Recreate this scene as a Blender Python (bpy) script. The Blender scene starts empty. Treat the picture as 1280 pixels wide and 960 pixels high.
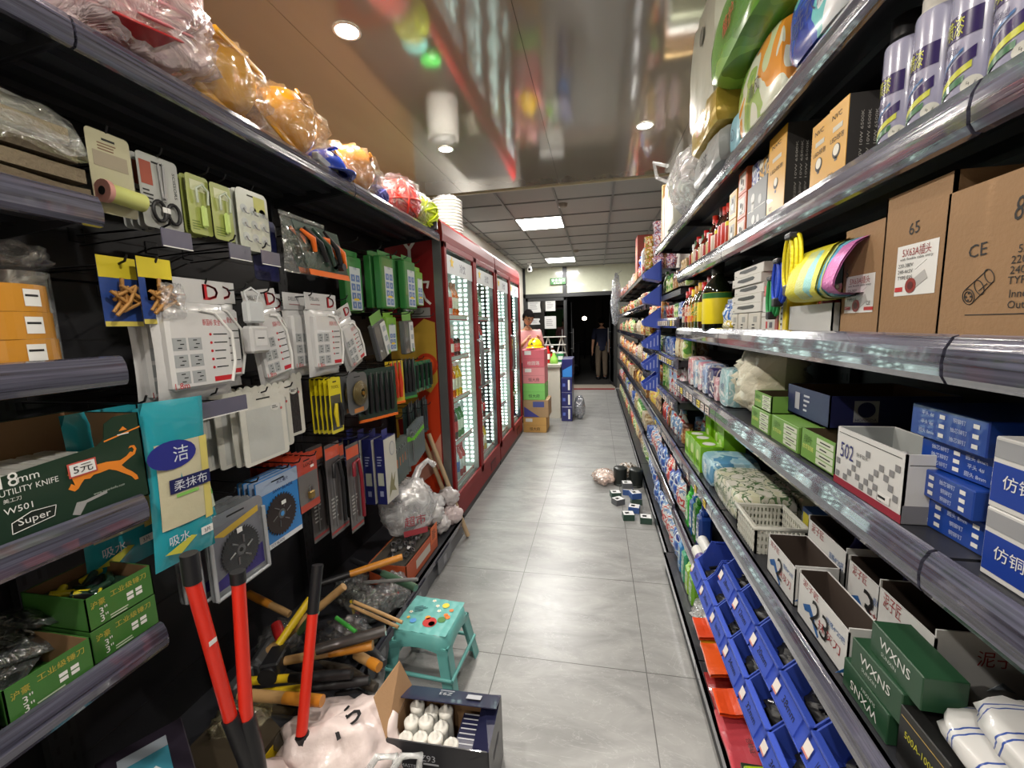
import bpy, math, random
import numpy as np
from mathutils import Matrix, Vector, Euler, noise as mnoise
PI = math.pi
col = bpy.context.scene.collection
scn = bpy.context.scene

# ------------------------------------------------------------------ camera
FPX = 525.0
_y = np.array([(745 - 640) / FPX, -(406 - 480) / FPX, -1.0]); _y /= np.linalg.norm(_y)
_up = np.cross(np.array([1, 0.030, 0.0]), _y); _up /= np.linalg.norm(_up)
if _up[1] < 0: _up = -_up
_x = np.cross(_y, _up)
RM = np.stack([_x, _y, _up], 1)
EYE = np.array([0.0, 0.0, 1.5])
cam = bpy.data.cameras.new('camera'); cam_o = bpy.data.objects.new('camera', cam); col.objects.link(cam_o)
cam.sensor_width = 36.0; cam.lens = FPX / 1280 * 36.0; cam.clip_start = 0.02; cam.clip_end = 200
cam_o.matrix_world = Matrix.Translation(Vector(EYE)) @ Matrix([list(r) for r in RM.T]).to_4x4()
scn.camera = cam_o

def A(px, py, **k):
    """world point where the sight line through a measured photo point meets a plane X=, Y= or Z="""
    d = RM.T @ np.array([(px - 640) / FPX, -(py - 480) / FPX, -1.0])
    (a, v), = k.items(); i = 'XYZ'.index(a); t = (v - EYE[i]) / d[i]
    return Vector(EYE + t * d)

# ------------------------------------------------------------------ world, exposure, lights
w = bpy.data.worlds.new('night'); scn.world = w; w.use_nodes = True
w.node_tree.nodes['Background'].inputs[0].default_value = (0.010, 0.011, 0.014, 1)
w.node_tree.nodes['Background'].inputs[1].default_value = 0.4
scn.view_settings.view_transform = 'Standard'; scn.view_settings.look = 'None'
scn.view_settings.gamma = 1; scn.view_settings.use_curve_mapping = False
scn.view_settings.exposure = 0.35
CEIL = 2.84
DOWN = [(-1.09, 1.9), (-1.1, 3.2), (0.33, 3.2), (0.33, 0.6), (-1.1, 0.6), (-0.4, -0.7), (-1.1, -2.0), (0.33, -2.0), (-3.0, .5), (-3.0, 2.6)]  # last two unseen, added over the left aisle to brighten its brown wall
DOWN_W, PANEL_W = 21.0, 60.0

# ------------------------------------------------------------------ materials
def lin(c):
    o = []
    for v in c[:3]:
        v = v / 255.0
        o.append(v / 12.92 if v <= 0.04045 else ((v + 0.055) / 1.055) ** 2.4)
    return (*o, 1.0)
MC = {}
def N(nt, t, **kw):
    n = nt.nodes.new(t)
    for k, v in kw.items():
        if k.startswith('_'): setattr(n, k[1:], v)
        else: n.inputs[k.replace('__', ' ')].default_value = v
    return n
def newmat(name):
    m = bpy.data.materials.new(name); m.use_nodes = True
    nt = m.node_tree; b = nt.nodes['Principled BSDF']
    return m, nt, b
def M(c, rough=0.5, metal=0.0, var=0.06, scale=18.0, bump=0.0, bscale=60.0, spec=0.5, coat=0.0, name=None):
    """plain surface colour with slight procedural mottling"""
    key = ('M', c, rough, metal, var, scale, bump, bscale, spec, coat)
    if key in MC: return MC[key]
    m, nt, b = newmat(name or 'surface_%d_%d_%d' % c)
    tc = N(nt, 'ShaderNodeTexCoord'); nz = N(nt, 'ShaderNodeTexNoise', Scale=scale, Detail=3.0)
    nt.links.new(tc.outputs['Object'], nz.inputs['Vector'])
    mx = N(nt, 'ShaderNodeMix', _data_type='RGBA')
    L = lin(c)
    mx.inputs['A'].default_value = tuple(v * (1 - var) for v in L[:3]) + (1,)
    mx.inputs['B'].default_value = tuple(min(1, v * (1 + var)) for v in L[:3]) + (1,)
    nt.links.new(nz.outputs['Fac'], mx.inputs['Factor']); nt.links.new(mx.outputs['Result'], b.inputs['Base Color'])
    b.inputs['Roughness'].default_value = rough; b.inputs['Metallic'].default_value = metal
    b.inputs['Specular IOR Level'].default_value = spec; b.inputs['Coat Weight'].default_value = coat
    if bump:
        n2 = N(nt, 'ShaderNodeTexNoise', Scale=bscale, Detail=4.0); nt.links.new(tc.outputs['Object'], n2.inputs['Vector'])
        bp = N(nt, 'ShaderNodeBump', Strength=bump, Distance=0.01)
        nt.links.new(n2.outputs['Fac'], bp.inputs['Height']); nt.links.new(bp.outputs['Normal'], b.inputs['Normal'])
    MC[key] = m; return m
def PR(cols, scale=30.0, rough=0.3, seed=0.0, coat=0.0, bump=0.0, stretch=(1, 1, 1)):
    """printed packaging: patches of the given colours"""
    key = ('PR', tuple(cols), scale, rough, seed, coat, bump, stretch)
    if key in MC: return MC[key]
    m, nt, b = newmat('printed_%d_%d_%d' % cols[0])
    tc = N(nt, 'ShaderNodeTexCoord'); mp = N(nt, 'ShaderNodeMapping'); mp.inputs['Location'].default_value = (seed, seed * 1.7, seed * .6); mp.inputs['Scale'].default_value = stretch
    nt.links.new(tc.outputs['Object'], mp.inputs['Vector'])
    nz = N(nt, 'ShaderNodeTexNoise', Scale=scale, Detail=2.0, Distortion=0.6); nt.links.new(mp.outputs['Vector'], nz.inputs['Vector'])
    cr = N(nt, 'ShaderNodeValToRGB'); cr.color_ramp.interpolation = 'CONSTANT'
    n = len(cols); el = cr.color_ramp.elements
    lo, hi = 0.36, 0.64
    el[0].position = 0.0; el[0].color = lin(cols[0])
    el[1].position = lo + (hi - lo) / n if n > 1 else 1.0; el[1].color = lin(cols[1 % n])
    for i in range(2, n):
        e = el.new(lo + (hi - lo) * i / n); e.color = lin(cols[i])
    nt.links.new(nz.outputs['Fac'], cr.inputs['Fac']); nt.links.new(cr.outputs['Color'], b.inputs['Base Color'])
    b.inputs['Roughness'].default_value = rough; b.inputs['Coat Weight'].default_value = coat
    if bump:
        n2 = N(nt, 'ShaderNodeTexNoise', Scale=35.0, Detail=3.0, Distortion=1.0); nt.links.new(tc.outputs['Object'], n2.inputs['Vector'])
        bp = N(nt, 'ShaderNodeBump', Strength=bump, Distance=0.01)
        nt.links.new(n2.outputs['Fac'], bp.inputs['Height']); nt.links.new(bp.outputs['Normal'], b.inputs['Normal'])
    MC[key] = m; return m
def FILM(c=(235, 235, 235), op=0.22, scale=14.0, bump=0.9, rough=0.12):
    """thin crinkled plastic film"""
    key = ('F', c, op, scale, bump, rough)
    if key in MC: return MC[key]
    m, nt, b = newmat('plastic_film')
    out = nt.nodes['Material Output']
    tr = N(nt, 'ShaderNodeBsdfTransparent'); tr.inputs[0].default_value = (0.97, 0.97, 0.97, 1)
    tc = N(nt, 'ShaderNodeTexCoord')
    n2 = N(nt, 'ShaderNodeTexNoise', Scale=scale, Detail=4.0, Distortion=1.8); nt.links.new(tc.outputs['Object'], n2.inputs['Vector'])
    bp = N(nt, 'ShaderNodeBump', Strength=bump, Distance=0.03)
    nt.links.new(n2.outputs['Fac'], bp.inputs['Height'])
    mr = N(nt, 'ShaderNodeMapRange'); mr.inputs[1].default_value = 0.35; mr.inputs[2].default_value = 0.68
    mr.inputs[3].default_value = op * 0.35; mr.inputs[4].default_value = min(1.0, op * 1.7)
    nt.links.new(n2.outputs['Fac'], mr.inputs[0])
    b.inputs['Base Color'].default_value = lin(c); b.inputs['Roughness'].default_value = rough
    b.inputs['Specular IOR Level'].default_value = 1.0
    nt.links.new(bp.outputs['Normal'], b.inputs['Normal'])
    gl = N(nt, 'ShaderNodeBsdfGlossy', Roughness=rough); gl.inputs['Color'].default_value = (.9, .9, .9, 1)
    nt.links.new(bp.outputs['Normal'], gl.inputs['Normal'])
    m1 = N(nt, 'ShaderNodeMixShader'); m1.inputs[0].default_value = 0.16
    ms = N(nt, 'ShaderNodeMixShader')
    nt.links.new(mr.outputs[0], ms.inputs[0]); nt.links.new(tr.outputs[0], ms.inputs[1]); nt.links.new(b.outputs[0], ms.inputs[2])
    nt.links.new(ms.outputs[0], m1.inputs[1]); nt.links.new(gl.outputs[0], m1.inputs[2])
    nt.links.new(m1.outputs[0], out.inputs['Surface'])
    MC[key] = m; return m
def EM(c, s):
    key = ('E', c, s)
    if key in MC: return MC[key]
    m, nt, b = newmat('lamp_light')
    b.inputs['Base Color'].default_value = lin(c); b.inputs['Emission Color'].default_value = lin(c); b.inputs['Emission Strength'].default_value = s
    MC[key] = m; return m
def GLASS(c=(220, 230, 228), op=0.06, rough=0.02):
    key = ('G', c, op, rough)
    if key in MC: return MC[key]
    m, nt, b = newmat('clear_glass'); out = nt.nodes['Material Output']
    tr = N(nt, 'ShaderNodeBsdfTransparent'); tr.inputs[0].default_value = lin(c)
    gl = N(nt, 'ShaderNodeBsdfGlossy', Roughness=rough)
    ms = N(nt, 'ShaderNodeMixShader'); ms.inputs[0].default_value = op
    nt.links.new(tr.outputs[0], ms.inputs[1]); nt.links.new(gl.outputs[0], ms.inputs[2]); nt.links.new(ms.outputs[0], out.inputs['Surface'])
    MC[key] = m; return m

BLACK = M((24, 24, 27), 0.45, var=.1)
DARK = M((38, 39, 43), 0.5, var=.1)
SHELF = M((44, 45, 50), 0.38, var=.08)
INK = M((22, 22, 24), 0.6); WHITE = M((225, 225, 222), 0.45); PAPER = M((214, 212, 206), 0.6)
RED = M((190, 26, 28), 0.4); ORANGE = M((232, 110, 32), 0.4); BLUE = M((24, 50, 150), 0.35); NAVY = M((26, 30, 84), 0.4)
GREEN = M((60, 130, 50), 0.45); YELLOW = M((236, 200, 30), 0.4); CARD = M((168, 132, 96), 0.75, var=.1, scale=9, bump=.1, bscale=120)
CARDIN = M((140, 108, 76), 0.8, var=.1); STEEL = M((150, 150, 152), 0.28, 0.9); CLEAR = FILM()
BLISTER = FILM((240, 240, 240), .10, 10, .35, .08)

def rail_material():
    m, nt, b = newmat('price_rail_plastic')
    tc = N(nt, 'ShaderNodeTexCoord'); mp = N(nt, 'ShaderNodeMapping'); mp.inputs['Scale'].default_value = (20, 1.2, 60)
    nt.links.new(tc.outputs['Object'], mp.inputs['Vector'])
    nz = N(nt, 'ShaderNodeTexNoise', Scale=3.0, Detail=5.0); nt.links.new(mp.outputs['Vector'], nz.inputs['Vector'])
    cr = N(nt, 'ShaderNodeValToRGB'); cr.color_ramp.elements[0].color = lin((46, 46, 56)); cr.color_ramp.elements[1].color = lin((96, 96, 114))
    cr.color_ramp.elements[0].position = .3; cr.color_ramp.elements[1].position = .75
    nt.links.new(nz.outputs['Fac'], cr.inputs['Fac']); nt.links.new(cr.outputs['Color'], b.inputs['Base Color'])
    b.inputs['Roughness'].default_value = 0.16; b.inputs['Coat Weight'].default_value = 1.0; b.inputs['Coat Roughness'].default_value = 0.04; b.inputs['Coat IOR'].default_value = 1.7
    bp = N(nt, 'ShaderNodeBump', Strength=.12, Distance=0.01); nt.links.new(nz.outputs['Fac'], bp.inputs['Height']); nt.links.new(bp.outputs['Normal'], b.inputs['Normal'])
    return m
RAIL = rail_material()

# ------------------------------------------------------------------ mesh builder
_txt = {}
def text_geo(s):
    if s in _txt: return _txt[s]
    cu = bpy.data.curves.new('t', 'FONT'); cu.body = s; cu.size = 1.0; cu.resolution_u = 2; cu.align_x = 'CENTER'; cu.align_y = 'CENTER'
    o = bpy.data.objects.new('t', cu); col.objects.link(o)
    dg = bpy.context.evaluated_depsgraph_get(); me = o.evaluated_get(dg).to_mesh()
    V = [tuple(v.co) for v in me.vertices]; F = [tuple(p.vertices) for p in me.polygons]
    o.evaluated_get(dg).to_mesh_clear(); bpy.data.objects.remove(o); bpy.data.curves.remove(cu)
    if V:
        x0 = min(v[0] for v in V); x1 = max(v[0] for v in V); y0 = min(v[1] for v in V); y1 = max(v[1] for v in V)
        V = [(v[0] - (x0 + x1) / 2, v[1] - (y0 + y1) / 2) for v in V]; wh = (x1 - x0, y1 - y0)
    else: wh = (1, 1)
    _txt[s] = (V, F, wh); return _txt[s]
def TF(face, x, y, z, rot=0.0):
    """frame lying on a face of a box in local space: front(-y) right(+x) left(-x) top(+z) back(+y)"""
    B = {'front': ((1, 0, 0), (0, 0, 1), (0, -1, 0)), 'right': ((0, 1, 0), (0, 0, 1), (1, 0, 0)),
         'left': ((0, -1, 0), (0, 0, 1), (-1, 0, 0)), 'top': ((1, 0, 0), (0, 1, 0), (0, 0, 1)), 'back': ((-1, 0, 0), (0, 0, 1), (0, 1, 0))}[face]
    m = Matrix([B[0], B[1], B[2]]).transposed().to_4x4()
    return Matrix.Translation((x, y, z)) @ m @ Matrix.Rotation(rot, 4, 'Z')
class MB:
    def __init__(s): s.v = []; s.f = []; s.m = []; s.s = []; s.mats = []
    def mi(s, m):
        if m not in s.mats: s.mats.append(m)
        return s.mats.index(m)
    def add(s, V, F, m, smooth=False, X=None):
        k = len(s.v)
        if X is not None: V = [tuple(X @ Vector(v)) for v in V]
        s.v += [tuple(v) for v in V]; i = s.mi(m)
        for f in F: s.f.append(tuple(k + a for a in f)); s.m.append(i); s.s.append(smooth)
        return s
    def box(s, x0, x1, y0, y1, z0, z1, m, c=0.0, X=None, open_top=False, skip=()):
        if x1 < x0: x0, x1 = x1, x0
        if y1 < y0: y0, y1 = y1, y0
        if z1 < z0: z0, z1 = z1, z0
        if c <= 0:
            V = [(x0, y0, z0), (x1, y0, z0), (x1, y1, z0), (x0, y1, z0), (x0, y0, z1), (x1, y0, z1), (x1, y1, z1), (x0, y1, z1)]
            F = [(0, 3, 2, 1), (4, 5, 6, 7), (0, 1, 5, 4), (1, 2, 6, 5), (2, 3, 7, 6), (3, 0, 4, 7)]
            return s.add(V, F, m, X=X)
        c = min(c, (x1 - x0) * .49, (y1 - y0) * .49, (z1 - z0) * .49)
        V = []; idx = {}
        for ix, x in enumerate((x0, x1)):
            for iy, y in enumerate((y0, y1)):
                for iz, z in enumerate((z0, z1)):
                    sx, sy, sz = (1 if ix == 0 else -1), (1 if iy == 0 else -1), (1 if iz == 0 else -1)
                    idx[ix, iy, iz, 0] = len(V); V.append((x, y + sy * c, z + sz * c))
                    idx[ix, iy, iz, 1] = len(V); V.append((x + sx * c, y, z + sz * c))
                    idx[ix, iy, iz, 2] = len(V); V.append((x + sx * c, y + sy * c, z))
        F = []
        q = [(0, 0), (1, 0), (1, 1), (0, 1)]
        for a in (0, 1):
            F.append([idx[a, b, d, 0] for b, d in (q if a else q[::-1])])
            F.append([idx[b, a, d, 1] for b, d in (q[::-1] if a else q)])
            F.append([idx[b, d, a, 2] for b, d in (q if a else q[::-1])])
        for a in (0, 1):
            for b in (0, 1):
                e = [idx[a, b, 0, 0], idx[a, b, 1, 0], idx[a, b, 1, 1], idx[a, b, 0, 1]]; F.append(e if (a + b) % 2 else e[::-1])
                e = [idx[a, 0, b, 0], idx[a, 1, b, 0], idx[a, 1, b, 2], idx[a, 0, b, 2]]; F.append(e[::-1] if (a + b) % 2 else e)
                e = [idx[0, a, b, 1], idx[1, a, b, 1], idx[1, a, b, 2], idx[0, a, b, 2]]; F.append(e if (a + b) % 2 else e[::-1])
                for d in (0, 1):
                    e = [idx[a, b, d, 0], idx[a, b, d, 1], idx[a, b, d, 2]]; F.append(e if (a + b + d) % 2 else e[::-1])
        return s.add(V, F, m, X=X)
    def tray(s, x0, x1, y0, y1, z0, z1, t, mo, mi=None, X=None, hf=None):
        """open-topped box with thick walls; hf = lower height of the front wall"""
        mi = mi or mo; zf = hf if hf is not None else z1
        s.box(x0, x1, y0, y0 + t, z0, zf, mo, X=X); s.box(x0, x1, y1 - t, y1, z0, z1, mo, X=X)
        s.box(x0, x0 + t, y0, y1, z0, z1, mo, X=X); s.box(x1 - t, x1, y0, y1, z0, z1, mo, X=X)
        s.box(x0, x1, y0, y1, z0, z0 + t, mo, X=X)
        e = .0008
        s.box(x0 + t, x1 - t, y0 + t, y0 + t + e, z0 + t, zf - .001, mi, X=X); s.box(x0 + t, x1 - t, y1 - t - e, y1 - t, z0 + t, z1 - .001, mi, X=X)
        s.box(x0 + t, x0 + t + e, y0 + t, y1 - t, z0 + t, z1 - .001, mi, X=X); s.box(x1 - t - e, x1 - t, y0 + t, y1 - t, z0 + t, z1 - .001, mi, X=X)
        return s
    def cyl(s, p0, p1, r0, r1, m, n=16, caps=True, X=None, smooth=True):
        p0 = Vector(p0); p1 = Vector(p1); d = (p1 - p0).normalized()
        a = d.orthogonal().normalized(); b = d.cross(a); V = []; F = []
        for p, r in ((p0, r0), (p1, r1)):
            for i in range(n):
                t = 2 * PI * i / n; V.append(p + a * (math.cos(t) * r) + b * (math.sin(t) * r))
        for i in range(n): F.append((i, (i + 1) % n, n + (i + 1) % n, n + i))
        s.add(V, F, m, smooth, X)
        if caps: s.add(V, [tuple(range(n))[::-1], tuple(range(n, 2 * n))], m, False, X)
        return s
    def lathe(s, prof, m, n=20, X=None, smooth=True, c=(0, 0, 0)):
        V = []; F = []
        for r, z in prof:
            for i in range(n):
                t = 2 * PI * i / n; V.append((c[0] + r * math.cos(t), c[1] + r * math.sin(t), c[2] + z))
        for k in range(len(prof) - 1):
            for i in range(n):
                F.append((k * n + i, k * n + (i + 1) % n, (k + 1) * n + (i + 1) % n, (k + 1) * n + i))
        return s.add(V, F, m, smooth, X)
    def tube(s, pts, r, m, n=8, X=None, closed=False):
        P = [Vector(p) for p in pts]; k = len(P); V = []; F = []
        a = None
        for i, p in enumerate(P):
            if closed: d = P[(i + 1) % k] - P[i - 1]
            else: d = P[min(i + 1, k - 1)] - P[max(i - 1, 0)]
            d = d.normalized() if d.length > 1e-9 else Vector((0, 0, 1))
            if a is None: a = d.orthogonal().normalized()
            a = (a - d * a.dot(d)); a = a.normalized() if a.length > 1e-6 else d.orthogonal().normalized()
            b = d.cross(a); rr = r[i] if isinstance(r, (list, tuple)) else r
            for j in range(n):
                t = 2 * PI * j / n; V.append(p + a * (math.cos(t) * rr) + b * (math.sin(t) * rr))
        for i in range(k if closed else k - 1):
            q = (i + 1) % k
            for j in range(n): F.append((i * n + j, i * n + (j + 1) % n, q * n + (j + 1) % n, q * n + j))
        s.add(V, F, m, True, X)
        if not closed: s.add(V, [tuple(range(n))[::-1], tuple(range((k - 1) * n, k * n))], m, False, X)
        return s
    def prism(s, pts, t, m, X=None):
        """2d outline (x,y) extruded from z=-t to z=0 of the frame X (top face at z=0)"""
        n = len(pts); ar = sum(pts[i][0] * pts[(i + 1) % n][1] - pts[(i + 1) % n][0] * pts[i][1] for i in range(n))
        if ar < 0: pts = pts[::-1]
        V = [(x, y, 0) for x, y in pts] + [(x, y, -t) for x, y in pts]
        F = [tuple(range(n)), tuple(range(n, 2 * n))[::-1]] + [(i, n + i, n + (i + 1) % n, (i + 1) % n) for i in range(n)]
        return s.add(V, F, m, X=X)
    def text(s, body, h, X, m, w=None, t=0.0004):
        """h = height of the lettering (total), w = fit to this width"""
        V, F, (tw, th) = text_geo(body)
        sy = h / th; sx = sy if w is None else w / tw
        return s.add([(v[0] * sx, v[1] * sy, t) for v in V], F, m, X=X)
    def rect(s, w, h, X, m, t=0.0003):
        return s.prism([(-w / 2, -h / 2), (w / 2, -h / 2), (w / 2, h / 2), (-w / 2, h / 2)], t, m, X @ Matrix.Translation((0, 0, t)))
    def disc(s, r, X, m, t=0.0003, n=20, ry=None):
        ry = ry or r
        return s.prism([(r * math.cos(2 * PI * i / n), ry * math.sin(2 * PI * i / n)) for i in range(n)], t, m, X @ Matrix.Translation((0, 0, t)))
    def lines(s, n, w, h, X, m, rnd=None, lw=None):
        """n short rules standing for lines of small print"""
        rnd = rnd or random; lw = lw or h / n * .4
        for i in range(n):
            ww = w * rnd.uniform(.55, 1); y = h / 2 - (i + .5) * h / n
            s.rect(ww, lw, X @ Matrix.Translation((-(w - ww) / 2, y, 0)), m)
        return s
    def grid(s, fn, nu, nv, m, X=None, smooth=True, wrap=False):
        V = [fn(i / nu, j / nv) for j in range(nv + 1) for i in range(nu + (0 if wrap else 1))]
        c = nu if wrap else nu + 1
        F = []
        for j in range(nv):
            for i in range(nu): F.append((j * c + i, j * c + (i + 1) % c, (j + 1) * c + (i + 1) % c, (j + 1) * c + i))
        return s.add(V, F, m, smooth, X)
    def blob(s, c, r, m, amp=.15, fr=3.0, seed=0, nu=28, nv=16, X=None, flat=None, p=1.0):
        """crumpled rounded volume; flat = z under which it is pressed flat"""
        c = Vector(c); o = Vector((seed * 7.3, seed * 3.1, seed * 5.7))
        def fn(u, v):
            th = 2 * PI * u; ph = PI * (v - .5)
            d = Vector((math.cos(ph) * math.cos(th), math.cos(ph) * math.sin(th), math.sin(ph)))
            k = 1 + amp * (mnoise.noise(d * fr + o) + .5 * mnoise.noise(d * fr * 2.3 + o) + .3 * mnoise.noise(d * fr * 5 + o))
            e = Vector([math.copysign(abs(q) ** p, q) for q in d])
            q = Vector((c.x + e.x * r[0] * k, c.y + e.y * r[1] * k, c.z + e.z * r[2] * k))
            if flat is not None and q.z < flat: q.z = flat
            return q
        return s.grid(fn, nu, nv, m, X=X, wrap=True)
    def pillow(s, w, h, d, m, X=None, seal=.012, nu=14, nv=14, crk=.1, seed=0, pu=.45):
        """inflated pack standing in xz, centred in x and y, base z=0, with flat end seals"""
        o = Vector((seed * 3.3, 1.7 * seed, 0))
        for sg in (-1, 1):
            def fn(u, v, sg=sg):
                x = (u - .5) * w; z = v * h; e = max(0, 1 - (2 * u - 1) ** 2) ** pu * max(0, 1 - (2 * v - 1) ** 2) ** pu
                k = 1 + crk * mnoise.noise(Vector((x * 40, sg * 2, z * 40)) + o) * 2
                wy = 1 - .06 * (1 - (2 * v - 1) ** 2)
                return (x * wy, sg * d / 2 * e * k + crk * .004 * math.sin(u * 40), z)
            s.grid(fn, nu, nv, m, X=X)
        if seal:
            s.box(-w / 2, w / 2, -.0008, .0008, -seal * .5, .002, m, X=X); s.box(-w / 2, w / 2, -.0008, .0008, h - .002, h + seal, m, X=X)
        return s
    def build(s, name, parent=None, loc=None, rz=0.0, **tags):
        me = bpy.data.meshes.new(name); me.from_pydata(s.v, [], s.f)
        for m in s.mats: me.materials.append(m)
        me.polygons.foreach_set('material_index', s.m); me.polygons.foreach_set('use_smooth', s.s); me.update()
        o = bpy.data.objects.new(name, me); col.objects.link(o)
        if parent is not None: o.parent = parent
        if loc is not None: o.location = loc
        if rz: o.rotation_euler = (0, 0, rz)
        for k, v in tags.items(): o[k] = v
        return o
def empty(name, loc, rz, label, cat, group=None, rot=None):
    o = bpy.data.objects.new(name, None); o.empty_display_size = .05; col.objects.link(o)
    o.location = loc; o.rotation_euler = rot if rot else (0, 0, rz); o['label'] = label; o['category'] = cat
    if group: o['group'] = group
    return o
def thing(mb, name, loc, rz, label, cat, group=None, rot=None):
    o = mb.build(name); o.location = loc; o.rotation_euler = rot if rot else (0, 0, rz)
    o['label'] = label; o['category'] = cat
    if group: o['group'] = group
    return o
def copy_thing(o, loc, rz=None, label=None, group=None, rot=None, scale=None):
    c = o.copy(); col.objects.link(c); c.location = loc
    if rz is not None: c.rotation_euler = (0, 0, rz)
    if rot is not None: c.rotation_euler = rot
    if scale is not None: c.scale = scale if isinstance(scale, (tuple, list)) else (scale,) * 3
    if label: c['label'] = label
    if group: c['group'] = group
    for ch in o.children:
        d = ch.copy(); col.objects.link(d); d.parent = c
        for g in ch.children:
            e = g.copy(); col.objects.link(e); e.parent = d
    return c
RT, LT = -PI / 2, PI / 2      # turned to face the aisle from the right / from the left run of shelving
def struct(mb, name, loc=None):
    o = mb.build(name, loc=loc); o['kind'] = 'structure'; return o

# ------------------------------------------------------------------ the room
def floor_material():
    m, nt, b = newmat('polished_grey_stone_tile')
    tc = N(nt, 'ShaderNodeTexCoord'); mp = N(nt, 'ShaderNodeMapping'); mp.inputs['Location'].default_value = (0.44, -1.66 + .66 * 10, 0)
    nt.links.new(tc.outputs['Object'], mp.inputs['Vector'])
    br = N(nt, 'ShaderNodeTexBrick', Scale=1.0, _offset=0.0, _squash=1.0)
    br.inputs['Mortar Size'].default_value = 0.0022; br.inputs['Brick Width'].default_value = 0.65; br.inputs['Row Height'].default_value = 0.665
    br.inputs['Mortar Smooth'].default_value = 0.2
    nt.links.new(mp.outputs['Vector'], br.inputs['Vector'])
    mp2 = N(nt, 'ShaderNodeMapping'); mp2.inputs['Rotation'].default_value = (0, 0, .75); mp2.inputs['Scale'].default_value = (1.3, 3.6, 1)
    nt.links.new(tc.outputs['Object'], mp2.inputs['Vector'])
    n1 = N(nt, 'ShaderNodeTexNoise', Scale=2.0, Detail=9.0, Roughness=.62, Distortion=0.8); nt.links.new(mp2.outputs['Vector'], n1.inputs['Vector'])
    c1 = N(nt, 'ShaderNodeValToRGB'); e = c1.color_ramp.elements
    e[0].position = .3; e[0].color = lin((112, 112, 111)); e[1].position = .72; e[1].color = lin((152, 152, 150))
    nt.links.new(n1.outputs['Fac'], c1.inputs['Fac'])
    n2 = N(nt, 'ShaderNodeTexNoise', Scale=2.3, Detail=6.0, Roughness=.6, Distortion=1.5); nt.links.new(mp2.outputs['Vector'], n2.inputs['Vector'])
    c2 = N(nt, 'ShaderNodeValToRGB'); e = c2.color_ramp.elements
    e[0].position = .492; e[0].color = (0, 0, 0, 1); e[1].position = .5; e[1].color = (1, 1, 1, 1); x = e.new(.508); x.color = (0, 0, 0, 1)
    nt.links.new(n2.outputs['Fac'], c2.inputs['Fac'])
    mv = N(nt, 'ShaderNodeMix', _data_type='RGBA'); mv.inputs['B'].default_value = lin((178, 178, 176))
    sc = N(nt, 'ShaderNodeMath', _operation='MULTIPLY'); sc.inputs[1].default_value = .35
    nt.links.new(c2.outputs['Color'], sc.inputs[0]); nt.links.new(sc.outputs[0], mv.inputs['Factor']); nt.links.new(c1.outputs['Color'], mv.inputs['A'])
    mj = N(nt, 'ShaderNodeMix', _data_type='RGBA'); mj.inputs['B'].default_value = lin((70, 69, 67))
    nt.links.new(br.outputs['Fac'], mj.inputs['Factor']); nt.links.new(mv.outputs['Result'], mj.inputs['A']); nt.links.new(mj.outputs['Result'], b.inputs['Base Color'])
    b.inputs['Roughness'].default_value = 0.22; b.inputs['Specular IOR Level'].default_value = .6
    n3 = N(nt, 'ShaderNodeTexNoise', Scale=40.0, Detail=4.0); nt.links.new(tc.outputs['Object'], n3.inputs['Vector'])
    r3 = N(nt, 'ShaderNodeMapRange'); r3.inputs[3].default_value = .24; r3.inputs[4].default_value = .42; nt.links.new(n3.outputs['Fac'], r3.inputs[0]); nt.links.new(r3.outputs[0], b.inputs['Roughness'])
    return m
XL, XR, YB, YF = -1.72, 1.0, -3.4, 10.2
mb = MB(); mb.box(-4.4, XR + .1, YB - .1, YF + .05, -.06, 0, floor_material()); struct(mb, 'floor')
WALL = M((196, 192, 182), .7, var=.03); 
XW = -4.3
mb = MB(); mb.box(XL - .1, XL, 4.3, YF, 0, 3.0, WALL); mb.box(XW - .1, XL - .1, 4.3, 4.4, 0, 3.0, M((200, 158, 112), .7, var=.03)); mb.box(XW - .1, XW, YB - .1, 4.3, 0, 3.0, M((200, 158, 112), .7, var=.03)); struct(mb, 'wall_left')
mb = MB(); mb.box(XR, XR + .1, YB - .1, YF, 0, 3.0, WALL); struct(mb, 'wall_right')
mb = MB(); mb.box(-4.4, XR, YB - .1, YB, 0, 3.0, WALL); struct(mb, 'wall_back')
def pvc():
    m, nt, b = newmat('glossy_ceiling_panel')
    tc = N(nt, 'ShaderNodeTexCoord'); mp = N(nt, 'ShaderNodeMapping'); mp.inputs['Scale'].default_value = (3.0, .7, 1)
    nt.links.new(tc.outputs['Object'], mp.inputs['Vector'])
    n1 = N(nt, 'ShaderNodeTexNoise', Scale=2.0, Detail=2.0); nt.links.new(mp.outputs['Vector'], n1.inputs['Vector'])
    c1 = N(nt, 'ShaderNodeValToRGB'); e = c1.color_ramp.elements; e[0].color = lin((134, 127, 115)); e[1].color = lin((146, 139, 127))
    nt.links.new(n1.outputs['Fac'], c1.inputs['Fac']); nt.links.new(c1.outputs['Color'], b.inputs['Base Color'])
    b.inputs['Roughness'].default_value = .09; b.inputs['Specular IOR Level'].default_value = 1.0; b.inputs['Coat Weight'].default_value = 1.0; b.inputs['Coat Roughness'].default_value = .085; b.inputs['Coat IOR'].default_value = 1.6
    bp = N(nt, 'ShaderNodeBump', Strength=.12, Distance=.02); nt.links.new(n1.outputs['Fac'], bp.inputs['Height']); nt.links.new(bp.outputs['Normal'], b.inputs['Normal'])
    return m
PVC = pvc()
mb = MB()
xs = [-4.3, -3.2, -2.26, -1.3, -.34, .62, XR]
for a, b_ in zip(xs[:-1], xs[1:]): mb.box(a + .0012, b_ - .0012, YB, 4.25, CEIL, CEIL + .02, PVC)
mb.box(-4.3, XR, YB, 4.25, CEIL + .02, CEIL + .04, INK); struct(mb, 'ceiling')
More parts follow.
